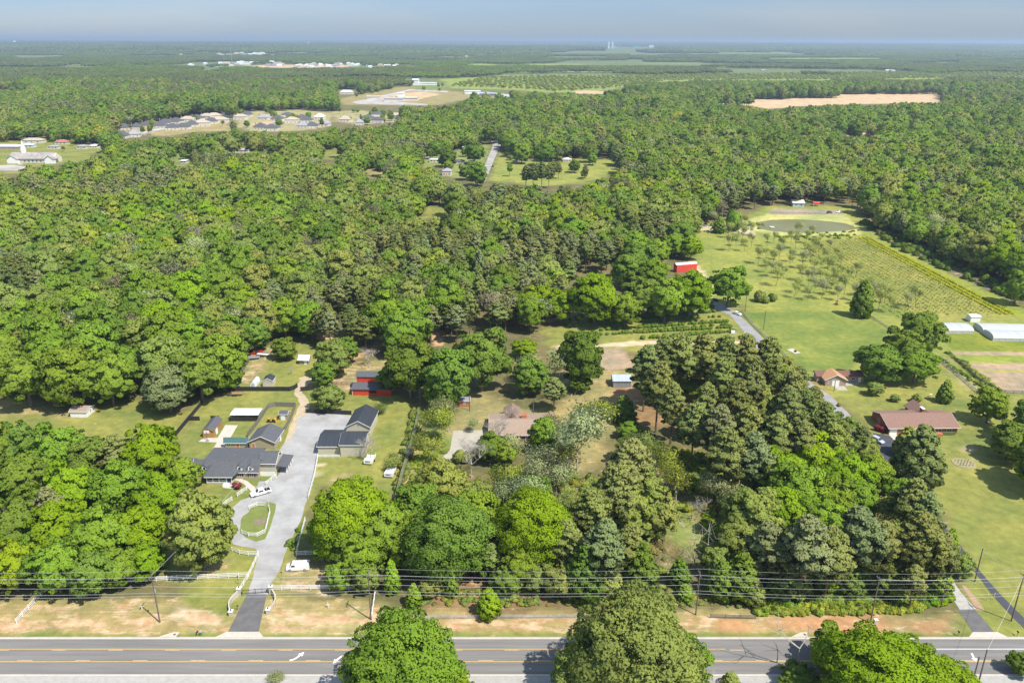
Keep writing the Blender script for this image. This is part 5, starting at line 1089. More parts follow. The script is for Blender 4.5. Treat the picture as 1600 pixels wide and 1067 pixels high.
fence('rail_fence', 'white rail fence along the bottom of the oval island', [(414.5, 833), (401, 839), (388, 838), (378.5, 834)], 1.3, group=WF)
fence('rail_fence', 'short white rail fence left of the circular drive, lower one', [(341, 801), (352, 789), (363, 782)], group=WF)
fence('rail_fence', 'short white rail fence left of the circular drive, nearest the round stoop', [(371, 776), (378, 771), (386, 766)], group=WF)
fence('rail_fence', 'white rail fence slanting from the farmhouse bay to the pickup', [(432, 746), (424, 752), (416, 758)], group=WF)
fence('rail_fence', 'white rail fence along the right side of the drive below the workshop', [(497, 714), (492, 743), (482, 779)], group=WF)
fence('rail_fence', 'white rail fence behind the van, running up under the lime tree', [(463, 868), (469, 843), (477, 814)], group=WF)
fence('rail_fence', 'white rail fence running right from behind the van', [(463, 868), (530, 865), (597, 861)], group=WF)
fence('rail_fence', 'white rail fence under the trees, middle row between van and pole', [(520, 891), (560, 890), (592, 889)], group=WF)
fence('rail_fence', 'white rail fence right of the gate, leading behind the trees', [(425, 922), (470, 921), (520, 921), (575, 921)], group=WF)
fence('rail_fence', 'white rail fence slanting down to the power pole at the clay verge', [(598, 862), (592, 889), (586, 930), (581, 967)], group=WF)
fence('rail_fence', 'white rail strip against the foot of the left workshop annex', [(497, 714.5), (531, 714.5)], 1.0, group=WF)
BF = 'solid black board fences behind the farmhouse'
fence('board_fence', 'black solid fence slanting down the left pasture edge', [(317, 631), (295, 657), (271, 686)], 1.7, 2.4, 1, BLACKF, 'solid', group=BF)
fence('board_fence', 'short black solid fence left of the timber shed', [(295, 657), (312, 657)], 1.6, 2.4, 1, BLACKF, 'solid', group=BF)
fence('board_fence', 'short black solid fence at the back of the timber shed', [(330, 656), (342, 656)], 1.6, 2.4, 1, BLACKF, 'solid', group=BF)
fence('board_fence', 'black solid fence in front of the low white metal shelter', [(358, 658), (404, 658)], 1.5, 2.4, 1, BLACKF, 'solid', group=BF)
fence('board_fence', 'long black solid fence in front of the cream storage shed', [(364, 611), (410, 611), (457, 611), (465, 605)], 1.8, 2.4, 1, BLACKF, 'solid', group=BF)
fence('board_fence', 'black solid fence right of the sand track gap', [(470, 611.5), (491, 609)], 1.8, 2.4, 1, BLACKF, 'solid', group=BF)
fence('board_fence', 'dark solid fence at the top of the gravel yard', [(478, 645), (520, 647), (549, 648)], 1.6, 2.4, 1, BLACKF, 'solid', group=BF)
GF = 'weathered grey board fences'
fence('board_fence', 'weathered grey fence around the little fenced yard, left and top', [(387, 683), (405, 660), (419, 638), (428, 635), (462, 636)], 1.8, 2.4, 1, GREYF, 'solid', group=GF)
fence('board_fence', 'dark weathered fence beside the sand track, right of the fenced shed', [(462, 636), (455, 655), (445, 673)], 1.8, 2.4, 1, GREYF, 'solid', group=GF)
fence('board_fence', 'weathered fence along the woods behind the hoop shelters', [(371, 600), (380, 580), (389, 566)], 1.8, 2.4, 1, GREYF, 'solid', group=GF)
fence('board_fence', 'long vine-grown board fence running down beside the clay strip', [(655, 648), (648, 680), (636, 722), (629, 745), (618, 790), (612, 812)], 2.1, 2.4, 1, VINEF, 'solid', group=GF, thick=.9)
fence('paddock_fence', 'thin dark paddock fence by the red barn', [(518, 601), (536, 601.5), (549, 601.5)], 1.2, 2.0, 3, GREYF, 'rail')
fence('wire_fence', 'thin wire fence along the verge right of the clay', [(648, 967), (780, 966), (900, 965), (920, 965)], 1.1, 3.0, 4, STEEL, 'rail', thick=.02)
fence('wire_fence', 'low wire fence along the verge by the cedar bushes', [(1110, 965), (1140, 966), (1180, 967)], 1.1, 3.0, 4, GREYF, 'rail', thick=.02)
fence('wire_fence', 'wire fence along the lane beside the smooth green field', [(1158, 487), (1180, 513), (1215, 545), (1235, 565)], 1.3, 3.0, 4, STEEL, 'rail', thick=.02)
fence('wire_fence', 'wire fence slanting below the round trees to the ranch house', [(1395, 515), (1460, 558), (1500, 590), (1530, 617)], 1.3, 3.0, 4, STEEL, 'rail', thick=.02)
fence('wire_fence', 'wire fence with brush along the ploughed plots', [(1482, 552), (1505, 573), (1530, 596), (1565, 614), (1610, 616)], 1.3, 3.0, 4, GREYF, 'rail', thick=.02)
fence('wire_fence', 'thin fence from the lone conifer down to the round trees', [(1350, 490), (1375, 505), (1395, 518)], 1.2, 3.0, 4, STEEL, 'rail', thick=.02)
fence('pond_rail', 'grey rail barrier along the far bank of the pond', [(1205, 334), (1250, 334), (1300, 335)], 1.2, 4, 2, GREYF, 'rail')

# ------------------------------------------------------------------ entrance gate
def pillar(u, v, h, label):
    q = at(u, v); t = thing('gate_pillar', label, 'gate pillar', q); MB().box(-.42, .42, -.42, .42, 0, h).build('shaft', STONE, t); MB().box(-.52, .52, -.52, .52, h + .002, h + .14).build('cap', WHITE, t)
    l = MB().box(-.11, .11, -.11, .11, h + .142, h + .40); l.add([(-.15, -.15, h + .41), (.15, -.15, h + .41), (.15, .15, h + .41), (-.15, .15, h + .41), (0, 0, h + .56)], [(0, 1, 4), (1, 2, 4), (2, 3, 4), (3, 0, 4), (3, 2, 1, 0)]); l.build('lantern', IRON, t); return q
a1 = pillar(374.5, 929, 1.9, 'tall cream gate pillar left of the black gate'); a2 = pillar(424, 926, 1.9, 'tall cream gate pillar right of the black gate')
a3 = pillar(361.5, 961, 1.2, 'short cream end pillar of the left curved wall'); a4 = pillar(419.5, 958, 1.2, 'short cream end pillar of the right curved wall')
def curved(p0, p1, bulge, label):
    t = thing('entrance_wall', label, 'wall', p0); m = MB(); n = 14; d = p1 - p0; nn = Vector((-d.y, d.x, 0)).normalized(); P_ = []
    for i in range(n + 1):
        s = .06 + .88 * i / n; P_.append(d * s + nn * bulge * math.sin(math.pi * s))
    for a_, b_, i in zip(P_[:-1], P_[1:], range(n)):
        e = (b_ - a_).normalized(); k = Vector((-e.y, e.x, 0)) * .16; h0 = 1.5 - .5 * i / n; h1 = 1.5 - .5 * (i + 1) / n; m.add([a_ - k, b_ - k, b_ + k, a_ + k] + [p_ + Vector((0, 0, h_)) for p_, h_ in ((a_ - k, h0), (b_ - k, h1), (b_ + k, h1), (a_ + k, h0))], [(0, 3, 2, 1), (4, 5, 6, 7), (0, 1, 5, 4), (1, 2, 6, 5), (2, 3, 7, 6), (3, 0, 4, 7)])
    m.build('wall_face', STONE, t)
curved(a1, a3, -1.3, 'curved cream wing wall left of the entrance drive'); curved(a2, a4, 1.3, 'curved cream wing wall right of the entrance drive')
def gate():
    p0 = a1 + Vector((.6, 0, 0)); p1 = a2 - Vector((.6, 0, 0)); d = p1 - p0; W = d.length; t = thing('entrance_gate', 'black iron double gate across the asphalt drive', 'gate', p0, math.atan2(d.y, d.x))
    for s in (0, 1):
        x0 = s * W / 2 + .03; x1 = x0 + W / 2 - .06; m = MB()
        for z in (.25, 1.25): m.box(x0, x1, -.03, .03, z, z + .07)
        for x in (x0, x1 - .07, (x0 + x1) / 2): m.box(x, x + .07, -.028, .028, .1, 1.5)
        for i in range(1, 12): x = x0 + (x1 - x0) * i / 12; m.box(x - .012, x + .012, -.015, .015, .32, 1.25)
        m.build('gate_leaf', IRON, t)
    MB().box(-.3, 0, -.2, .2, 0, .8).build('gate_motor', IRON, t)
gate()

# ------------------------------------------------------------------ vehicles
def wheel(par, x, y, r=.36, w_=.24):
    t = MB().tube((x, y - w_ / 2, r), (x, y + w_ / 2, r), r, r, 14).build('wheel', TYRE, par); s = -1 if y < 0 else 1
    MB().tube((x, y + s * w_ / 2, r), (x, y + s * (w_ / 2 + .015), r), r * .6, r * .58, 12).build('rim', RIM, t)
def loft(par, name, secs, m):
    """secs: list of (x, halfwidth_low, z_low, halfwidth_high, z_high)"""
    b = MB(); vs = []
    for (x, w0, z0, w1, z1) in secs: vs += [(x, -w0, z0), (x, -w0 * 1.0, (z0 + z1) / 2), (x, -w1, z1 - .04), (x, -w1 * .9, z1), (x, w1 * .9, z1), (x, w1, z1 - .04), (x, w0, (z0 + z1) / 2), (x, w0, z0)]
    n = 8; fs = [tuple(range(n)), tuple(range(len(vs) - 1, len(vs) - n - 1, -1))]
    for k in range(len(secs) - 1):
        for i in range(n): fs.append((k * n + i, (k + 1) * n + i, (k + 1) * n + (i + 1) % n, k * n + (i + 1) % n))
    return b.add(vs, fs).build(name, m, par)
def car(kind, name, label, u, v, ang, paint, cat='car', L=None):
    q = at(u, v); t = thing(name, label, cat, q, rad(ang)); t.location.z = .03
    if kind == 'van':
        loft(t, 'body', [(-2.85, .95, .4, .9, 2.0), (-2.8, .98, .35, .92, 2.1), (1.1, .98, .35, .92, 2.1), (1.35, .98, .35, .9, 2.0), (1.95, .96, .35, .86, 1.25), (2.75, .92, .4, .8, 1.0), (2.85, .85, .45, .75, .85)], paint)
        MB().add([(1.38, -.78, 1.93), (1.38, .78, 1.93), (1.93, .80, 1.29), (1.93, -.80, 1.29), (1.41, -.78, 1.96), (1.41, .78, 1.96), (1.97, .8, 1.31), (1.97, -.8, 1.31)], [(4, 7, 6, 5), (0, 1, 2, 3), (0, 3, 7, 4), (1, 5, 6, 2)]).build('windshield', GLASS, t)
        for s in (-1, 1): MB().prism([(.55, 1.35), (1.6, 1.35), (1.25, 1.85), (.55, 1.85)], 'y', s * .985 - .01, s * .985 + .01).build('side_window', GLASS, t)
        rk = MB()
        for y in (-.6, .6): rk.box(-2.5, .8, y - .03, y + .03, 2.22, 2.27)
        for x in (-2.3, -1.2, -.1, .7): rk.box(x - .03, x + .03, -.62, .62, 2.17, 2.22); rk.box(x - .02, x + .02, -.6, -.56, 2.08, 2.17); rk.box(x - .02, x + .02, .56, .6, 2.08, 2.17)
        rk.build('roof_rack', STEEL, t); wx = (-1.75, 1.9); hw = .86
        MB().box(2.84, 2.93, -.85, .85, .35, .55).build('bumper', STEEL, t)
        for s in (-1, 1): MB().box(2.80, 2.87, s * .65 - .12, s * .65 + .12, .68, .82).build('headlight', STEEL, t)
    elif kind == 'pickup':
        loft(t, 'body', [(-2.9, .93, .5, .95, 1.05), (-.9, .96, .45, .97, 1.08), (1.2, .96, .45, .95, 1.12), (2.6, .92, .45, .88, 1.05), (2.9, .85, .5, .8, .9)], paint)
        loft(t, 'cab', [(-1.0, .9, 1.06, .72, 1.55), (-.75, .9, 1.06, .74, 1.82), (.55, .9, 1.06, .74, 1.84), (1.25, .88, 1.06, .78, 1.14)], paint)
        MB().prism([(-.7, 1.18), (.95, 1.18), (.45, 1.72), (-.6, 1.72)], 'y', -.925, -.845).build('side_window', GLASS, t); MB().prism([(-.7, 1.18), (.95, 1.18), (.45, 1.72), (-.6, 1.72)], 'y', .845, .925).build('side_window', GLASS, t)
        MB().add([(.62, -.68, 1.80), (.62, .68, 1.80), (1.2, .76, 1.17), (1.2, -.76, 1.17), (.64, -.68, 1.84), (.64, .68, 1.84), (1.25, .76, 1.19), (1.25, -.76, 1.19)], [(4, 7, 6, 5), (0, 1, 2, 3), (0, 3, 7, 4), (1, 5, 6, 2)]).build('windshield', GLASS, t)
        MB().box(-2.75, -1.05, -.80, .80, 1.09, 1.12).build('cargo_bed', IRON, t); wx = (-1.85, 1.9); hw = .86
        MB().box(2.88, 2.97, -.85, .85, .45, .65).build('bumper', STEEL, t)
        for s in (-1, 1): MB().box(2.84, 2.91, s * .65 - .13, s * .65 + .13, .75, .88).build('headlight', STEEL, t)
    else:
        loft(t, 'body', [(-2.3, .82, .4, .8, .85), (-2.15, .9, .32, .86, .98), (-.9, .92, .30, .9, 1.0), (1.0, .92, .30, .9, .98), (2.0, .88, .32, .82, .82), (2.25, .8, .4, .74, .68)], paint)
        hh = 1.62 if kind == 'suv' else 1.42; bk = -2.1 if kind == 'suv' else -1.7
        loft(t, 'cab', [(bk, .82, .97, .62, 1.02), (bk + .35, .84, .97, .66, hh - .04), (.1, .86, .97, .68, hh), (.35, .86, .97, .67, hh - .03), (1.1, .84, .95, .74, 1.0)], paint)
        for s in (-1, 1): MB().prism([(bk + .45, 1.05), (.85, 1.05), (.35, hh - .12), (bk + .6, hh - .12)], 'y', s * .82 - .02, s * .82 + .035).build('side_window', GLASS, t)
        MB().add([(.42, -.62, hh - .05), (.42, .62, hh - .05), (1.05, .72, 1.02), (1.05, -.72, 1.02), (.44, -.62, hh - .01), (.44, .62, hh - .01), (1.10, .72, 1.04), (1.10, -.72, 1.04)], [(4, 7, 6, 5), (0, 1, 2, 3), (0, 3, 7, 4), (1, 5, 6, 2)]).build('windshield', GLASS, t)
        MB().add([(bk + .02, -.6, 1.06), (bk + .02, .6, 1.06), (bk + .33, .62, hh - .08), (bk + .33, -.62, hh - .08), (bk - .03, -.6, 1.06), (bk - .03, .6, 1.06), (bk + .28, .62, hh - .06), (bk + .28, -.62, hh - .06)], [(4, 5, 6, 7), (3, 2, 1, 0), (0, 4, 7, 3), (5, 1, 2, 6)]).build('rear_window', GLASS, t)
        for s in (-1, 1): MB().box(2.14, 2.24, s * .6 - .14, s * .6 + .14, .58, .70).build('headlight', STEEL, t)
        wx = (-1.4, 1.4); hw = .80
    for x in wx:
        for s in (-1, 1): wheel(t, x, s * hw)
    return t
car('van', 'cargo_van', 'white cargo van with roof rack parked on bare earth beside the drive', 466, 889, 184, CARW, 'van')
car('pickup', 'pickup_truck', 'white pickup truck parked in front of the farmhouse walk', 407.5, 772, 212, CARW, 'pickup truck')
t_ = car('suv', 'parked_car', 'silver and dark car parked beside the brick ranch house', 1371, 690, -62, CARS)
car('sedan', 'parked_car', 'small white car stopped on the grey lane by the round tree', 1152, 491.5, -55, CARW)
car('suv', 'parked_car', 'dark car parked among trees at the right end of the pond', 1296, 333, 20, CARD)
car('suv', 'parked_car', 'white car parked under trees at the right end of the pond', 1310, 332.5, 200, CARW)
car('sedan', 'parked_car', 'light car in front of the steepled church', 32, 258, 0, CARW)
car('pickup', 'pickup_truck', 'rusty red old truck left in the yard beside the woods', 400, 553, 20, CARR, 'pickup truck')
car('sedan', 'parked_car', 'dark car parked beside the cul-de-sac street', 770, 261, 75, CARD)
def camper(u, v, label):
    q = at(u, v); t = thing('open_trailer', label, 'trailer', q, rad(-6)); t.location.z = .03
    MB().box(-1.3, 1.3, -2.3, .2, .5, .62).build('deck', WHITEB, t); MB().box(-1.3, 1.3, -2.36, -2.31, .5, 1.7).build('front_panel', WHITE, t); MB().box(-.8, .7, -2.40, -2.362, 1.0, 1.45).build('opening', GREYW, t)
    MB().box(-1.3, -1.24, -2.3, 2.6, .62, 1.35).build('side_board', WHITE, t); MB().box(1.24, 1.3, -2.3, 2.6, .62, 1.6).build('side_board', WHITE, t); MB().box(-1.24, 1.24, .2, 2.6, .5, .9).build('bed', WHITEB, t)
    MB().box(-1.24, 1.24, -2.3, -.9, 1.62, 1.7).build('roof', WHITE, t)
    for s in (-1, 1): wheel(t, s * 0, 0) if 0 else None
    for x in (-1.42, 1.42):
        o_ = MB().tube((x - .1, .2, .34), (x + .1, .2, .34), .34, .34, 12).build('wheel', TYRE, t)
camper(578, 721, 'white open trailer right of the workshop annex foot'); camper(610, 741, 'white open trailer alone on the grass beside the vine-grown fence')
def flatbed(u, v, ang, label, m, L=5.5):
    q = at(u, v); t = thing('flatbed_trailer', label, 'trailer', q, rad(ang)); MB().box(-L / 2, L / 2, -1.1, 1.1, .55, .68).build('deck', m, t)
    e = MB(); e.box(-L / 2, L / 2, -1.16, -1.11, .55, .95); e.box(-L / 2, L / 2, 1.11, 1.16, .55, .95); e.build('side_rail', GREYF, t); MB().tube((L / 2, 0, .6), (L / 2 + 1.4, 0, .5), .06).build('drawbar', IRON, t)
    for x in (-.5, .45):
        for y in (-1.3, 1.3): MB().tube((x, y - .1, .36), (x, y + .1, .36), .36, .36, 12).build('wheel', TYRE, t)
flatbed(368, 617, 2, 'tan flatbed trailer parked on the grass at the wood edge', TIMBER); flatbed(395, 561, 15, 'grey flatbed trailer with junk beside the far woods', GREYW); flatbed(412, 556, -10, 'pale boat trailer lying behind the far yard', WHITEB, 6)
def mower(u, v, ang, label):
    q = at(u, v); t = thing('riding_mower', label, 'riding mower', q, rad(ang)); MB().box(-.5, 1.0, -.4, .4, .4, .95).build('hood', ORANGE, t); MB().box(-.95, -.5, -.35, .35, .55, 1.15).build('seat', IRON, t); MB().box(-.6, .5, -.75, .75, .12, .35).build('mower_deck', ORANGE, t)
    for x, y, r in ((.85, .5, .25), (.85, -.5, .25), (-.7, .55, .38), (-.7, -.55, .38)): MB().tube((x, y - .1, r), (x, y + .1, r), r, r, 10).build('wheel', TYRE, t)
    MB().tube((.1, 0, .95), (-.15, 0, 1.25), .02).tube((-.15, -.2, 1.25), (-.15, .2, 1.25), .02).build('steering_bar', IRON, t)
mower(420.5, 658.5, 100, 'orange riding mower in the fenced yard, left one'); mower(429, 658.5, 80, 'orange riding mower in the fenced yard, right one')
def cart(u, v, label):
    q = at(u, v); t = thing('golf_cart', label, 'golf cart', q, rad(80)); MB().box(-1.1, 1.1, -.55, .55, .3, .65).build('body', CARR, t); MB().box(-.8, .6, -.6, .6, 1.75, 1.83).build('roof', IRON, t); MB().box(-.5, 0, -.5, .5, .652, .95).build('seat', IRON, t)
    for x in (-.75, .55):
        for y in (-.52, .52): MB().tube((x, y, .65), (x, y, 1.75), .03).build('roof_post', STEEL, t)
    for x in (-.75, .75):
        for y in (-.5, .5): MB().tube((x, y - .1, .25), (x, y + .1, .25), .25, .25, 10).build('wheel', TYRE, t)
cart(1307, 476, 'red utility cart parked among the orchard trees')

# ------------------------------------------------------------------ power poles and wires
poles = []
def pole(u, v, h, label, arm=True, lean=0.0, pig=False, name='utility_pole'):
    q = at(u, v); t = thing(name, label, 'utility pole', q); MB().tube((0, 0, -.3), (lean, 0, h), .17, .11, 8).build('shaft', POLE, t)
    if arm:
        MB().box(lean - .07, lean + .07, -1.2, 1.2, h - .75, h - .62).build('crossarm', POLE, t)
        for y in (-1.1, -.4, .45, 1.1): MB().tube((lean, y, h - .62), (lean, y, h - .42), .05, .04).build('insulator', STEEL, t)
        MB().tube((0, .25, h * .62), (0, .25, h * .62 + .7), .2, .2, 10).build('transformer', STEEL, t) if pig else None
    poles.append((q, h)); return t
pole(-140, 972, 13.2, 'timber power pole past the left end of the verge'); pole(250, 972, 13.2, 'timber power pole left of the entrance drive', pig=True); pole(580, 968, 13.2, 'timber power pole at the foot of the white slanting fence')
pole(1087, 960, 11.8, 'power pole with grey transformer behind the big foreground oak', pig=True); pole(1360, 972, 12.4, 'timber power pole beside the small utility cabinet'); pole(1580, 970, 13.0, 'timber power pole right of the twin driveways'); pole(1830, 970, 13.0, 'timber power pole past the right end of the verge')
pole(1470, 948, 8.2, 'shorter pole at the corner of the right pine grove', arm=False); pole(1523, 908, 9.6, 'bare timber pole standing in the right lawn', arm=False); pole(1528, 1069, 9.0, 'timber pole on the near side of the road, taller of two', arm=False); pole(1519, 1068, 7, 'timber pole on the near side of the road, shorter of two', arm=False)
pole(734, 642, 6, 'thin timber pole beside the tiny brick outbuilding', arm=False); pole(657, 640, 8, 'pale utility pole at the top of the vine-grown fence'); pole(1164, 487, 8, 'pale pole near the parked white car', arm=False); pole(1193, 515, 9, 'thin pole at the edge of the smooth green field', arm=False); pole(833, 655, 8, 'thin pole behind the central brick house', arm=False); pole(1303, 611, 4.5, 'white bird-box post near the tan-roofed house', arm=False)
main_p = poles[:7]
for k, (dh, dy) in enumerate([(.40, 1.1), (.40, -1.1), (-.7, .2), (-1.5, .1), (-3.0, .0), (-4.6, -.15), (-5.4, -.15)]):
    w_ = MB(); r = .014 if k < 4 else .020
    for (a_, ha), (b_, hb) in zip(main_p[:-1], main_p[1:]):
        L = (b_ - a_).length; pp = []
        for i in range(13): s = i / 12; z = (ha + (hb - ha) * s) - .4 + dh - .9 * (k + 1) * 0 - 4 * s * (1 - s) * L * .012; pp.append((a_.x + (b_.x - a_.x) * s, a_.y + (b_.y - a_.y) * s + dy, z))
        w_.path(pp, r)
    tag(w_.build('overhead_wire', WIRE), '%s overhead wire from the top strung along the roadside poles' % ordw(k), 'overhead wire', 'wires along the roadside poles')
def swire(a_, b_, sag, label):
    w_ = MB(); pp = []
    for i in range(11): s = i / 10; p_ = a_.lerp(b_, s); pp.append((p_.x, p_.y, p_.z - 4 * s * (1 - s) * sag))
    tag(w_.path(pp, .022).build('overhead_wire', WIRE), label, 'overhead wire')
top = lambda i, d=.5: poles[i][0] + Vector((0, 0, poles[i][1] - d))
swire(top(5), top(9), .6, 'wire crossing the road from the right power pole'); swire(top(5), top(8), .5, 'wire from the right power pole to the lawn pole'); swire(top(4), top(7), .4, 'wire to the shorter pole at the pine grove corner')
swire(top(1), at(400, 720, 4), 1.0, 'service wire from the left pole to the farmhouse')

# ------------------------------------------------------------------ small roadside things
def small(name, label, cat, u, v, parts, rz=0):
    t = thing(name, label, cat, at(u, v), rz)
    for nm, mb, m in parts: mb.build(nm, m, t)
    return t
small('utility_cabinet', 'pale utility cabinet at the foot of a power pole on the verge', 'utility cabinet', 1368, 973, [('cabinet', MB().box(-.4, .4, -.3, .3, .1, 1.0), STONE), ('base', MB().box(-.5, .5, -.4, .4, 0, .098), CONCG), ('lid', MB().box(-.43, .43, -.33, .33, 1.002, 1.06), WHITE)])
for (u, v, lb) in ((1497, 993, 'mailbox left of the right driveway apron'), (1589, 993, 'mailbox at the lower right corner of the verge'), (309, 993, 'dark mailbox left of the entrance apron')):
    small('mailbox', 'small ' + lb, 'mailbox', u, v, [('post', MB().box(-.05, .05, -.05, .05, 0, 1.0), TIMBER), ('box', MB().prism([(-.13, 1.002), (.13, 1.002), (.13, 1.16), (.07, 1.25), (-.07, 1.25), (-.13, 1.16)], 'y', -.28, .28), IRON)])
small('utility_pedestal', 'green utility pedestal beside the entrance mailbox', 'utility pedestal', 314, 992, [('body', MB().box(-.2, .2, -.2, .2, 0, .9), GREENB), ('cap', MB().box(-.23, .23, -.23, .23, .902, .98), STEEL)])
for (u, v, lb) in ((222, 952, 'white cross marker on the grass left of the entrance'), (513, 949, 'white cross marker on the grass right of the entrance')):
    small('cross_marker', lb, 'marker', u, v, [('upright', MB().box(-.09, .09, -.04, .04, 0, 1.5), WHITE), ('crossbar', MB().box(-.5, .5, -.08, -.042, .85, 1.03), WHITE)])
for (u, v, lb) in ((1542, 938, 'left yellow marker post beside the lawn driveway'), (1552, 937, 'right yellow marker post beside the lawn driveway')):
    small('marker_post', lb, 'marker post', u, v, [('post', MB().tube((0, 0, 0), (0, 0, 1.9), .06), YELP), ('cap', MB().tube((0, 0, 1.902), (0, 0, 2.0), .075), WHITE)])
for (u, v, lb) in ((264, 996, 'storm drain inlet left of the entrance apron'), (926, 996, 'storm drain inlet behind the big foreground oak'), (1253, 996, 'storm drain inlet left of the right foreground tree')):
    q = at(u, v); t = thing('storm_drain', lb, 'storm drain', (q.x, ry(141.2, q.x), 0)); MB().prism([(-2.3, 0), (1.4, 0), (1.7, 1.5), (.2, 1.4)], 'z', .0, .17).build('concrete_top', CONC, t); MB().tube((.9, .7, .172), (.9, .7, .19), .3, .3, 14).build('manhole_cover', POLE, t)
for (u, v, lb) in ((440, 905, 'thin wooden stake leaning right of the gate'), (372, 912, 'slim gate-side flagpole left of the gate'), (371, 953, 'small keypad post before the gate')):
    small('post', lb, 'post', u, v, [('shaft', MB().tube((0, 0, 0), (.1, 0, 2.2 if 'key' not in lb else 1.2), .05), POLE), ('head', MB().box(-.05, .25, -.1, .1, 2.0 if 'key' not in lb else 1.1, 2.25 if 'key' not in lb else 1.35), IRON)])
small('basketball_hoop', 'basketball hoop standing on the concrete patio', 'basketball hoop', 324, 689, [('pole', MB().tube((0, 0, 0), (0, .3, 3.2), .06), IRON), ('backboard', MB().box(-.9, .9, .32, .38, 2.7, 3.7), WHITE), ('base', MB().box(-.5, .5, -.4, .6, 0, .2), GREYW)])
small('flagpole', 'tall white flagpole at the top of the oval island', 'flagpole', 419.5, 787, [('pole', MB().tube((0, 0, 0), (0, 0, 6), .05, .03), WHITE), ('finial', MB().add(*ball((0, 0, 6.06), .08)), YELP)])
def brush(u, v, R, label, m, n=420):
    q = at(u, v); b = MB(); rr = random.Random(u)
    for i in range(n):
        a_ = rr.uniform(0, 6.28); d = R * rr.random() ** .6; x, y = d * math.cos(a_), d * math.sin(a_); z = max(.05, (1 - (d / R) ** 2) * R * .45) * rr.uniform(.3, 1); e = rr.uniform(0, 6.28); L = rr.uniform(.4, 1.5)
        b.tube((x, y, z), (x + L * math.cos(e), y + L * math.sin(e), z + rr.uniform(-.1, .5)), .03, .02, 3)
    o_ = b.build('brush_pile', m); o_.location = q; tag(o_, label, 'brush pile')
brush(1040, 862, 5.5, 'heap of dry brown branches at the top of the bare track', BROWNTW); brush(1120, 795, 4, 'small pile of dry branches in the pine clearing', BROWNTW, 200)
for (u, v, lb, m, s) in ((370, 763, 'dark red maple shrub beside the round stoop', mat('red_leaf', (.22, .03, .04), scale=4), .9), (1375, 674, 'maroon hedge shrub at the garage corner of the ranch', mat('red_leaf', (.22, .03, .04), scale=4), 1.2)):
    t = thing('red_shrub', lb, 'shrub', at(u, v)); cv, wv = bush(9); me = quadmesh('foliage', cv, m); link(bpy.data.objects.new('foliage', me), t); link(bpy.data.objects.new('stem', quadmesh('stem', wv, BARK)), t); t.scale = (s, s, s)
small('well_cover', 'white slab with dark box on the smooth green field', 'slab', 1240, 549, [('slab', MB().box(-1.5, 1.5, -2.6, 2.6, 0, .15), CONC), ('box', MB().box(-.3, .4, -1.4, -.6, .152, .8), IRON)], rad(20))
small('bird_bath', 'white ornament standing right of the pollarded lawn shrubs', 'ornament', 1454, 620, [('stem', MB().tube((0, 0, 0), (0, 0, .9), .1), WHITE), ('bowl', MB().tube((0, 0, .902), (0, 0, 1.1), .2, .45, 12), WHITE)])
small('white_equipment', 'small white equipment box at the end of the bush rows', 'equipment box', 1146, 521, [('box', MB().box(-1.2, .6, -.5, .5, .2, 1.3), WHITE), ('base', MB().box(-1.4, 1.6, -.6, .6, 0, .198), GREYW)])
small('flower_bed', 'round wire-edged planting ring with bare sticks on the right lawn', 'flower bed', 1506, 724, [('edging', MB().tube((0, 0, 0), (0, 0, .12), 3.4, 3.4, 24), mat('bed_soil', (.30, .27, .14), scale=1)), ('sticks', (lambda b: [b.tube((x, y, .1), (x + .1, y, .9), .12, .05) for x in (-2, -1, 0, 1, 2) for y in (-1.4, 0, 1.4)] and b)(MB()), GREYF)])
small('dock', 'tiny white fishing dock at the left end of the pond', 'dock', 1206, 356, [('deck', MB().box(-1.2, 1.2, -2, 2, .5, .62), WHITE), ('post', MB().box(-1.2, -1.05, -2, -1.85, 0, 1.6).box(1.05, 1.2, -2, -1.85, 0, 1.6), WHITE)])
for (u, v, lb) in ((1130, 352, 'left'), (1100, 356, 'far left'), (1165, 356, 'right')):
    b = MB(); rr = random.Random(u)
    for i in range(40): a_ = rr.uniform(0, 6.28); d = rr.uniform(0, 4); b.add(*ball((d * math.cos(a_) * 1.6, d * math.sin(a_), .1), rr.uniform(.3, .7), 5))
    o_ = b.build('rock_pile', mat('pale_rock', (.50, .47, .42), scale=1)); o_.location = at(u, v); tag(o_, '%s heap of pale rocks in the grass near the pond conifer' % lb, 'rock pile')

# ------------------------------------------------------------------ bush rows, vineyard, weeds
def copy_bushes(pts, name, label, cat, group, s0, s1, var, c, zf=1.0):
    me = SHM['bush'][var][0]
    for (x, y) in pts:
        o_ = link(bpy.data.objects.new(name, me)); s = rnd.uniform(s0, s1); o_.location = (x, y, 0); o_.scale = (s, s, s * zf); o_.rotation_euler.z = rnd.uniform(0, 6.28); o_.color = tint(c); tag(o_, label, cat, group)
pts = []
for (u0, v0, u1, v1, n, gap) in ((985, 492, 1118, 480, 30, .15), (1000, 530, 1150, 518, 34, .1), (880, 505, 1120, 488, 46, .15), (890, 511, 1130, 495, 44, .2), (930, 517, 1140, 503, 40, .1), (915, 525, 1145, 512, 48, .08), (975, 521, 1140, 507, 30, .2)):
    for i in range(n):
        if rnd.random() > gap + (.25 if i < n * .3 else 0): q = at(u0 + (u1 - u0) * i / n, v0 + (v1 - v0) * i / n); pts.append((q.x + rnd.uniform(-.3, .3), q.y + rnd.uniform(-.3, .3)))
copy_bushes(pts, 'berry_bush', 'small round bush in the planted rows below the tall tree line', 'bush', 'bushes in planted rows beside the lane', .5, .9, 0, 'mid green')
RA = [at(1352, 368), at(1620, 508)]      # right edge row direction
d_ = (RA[1] - RA[0]); Lr = d_.length; d_.normalize(); nrm = Vector((d_.y * -1, d_.x, 0))
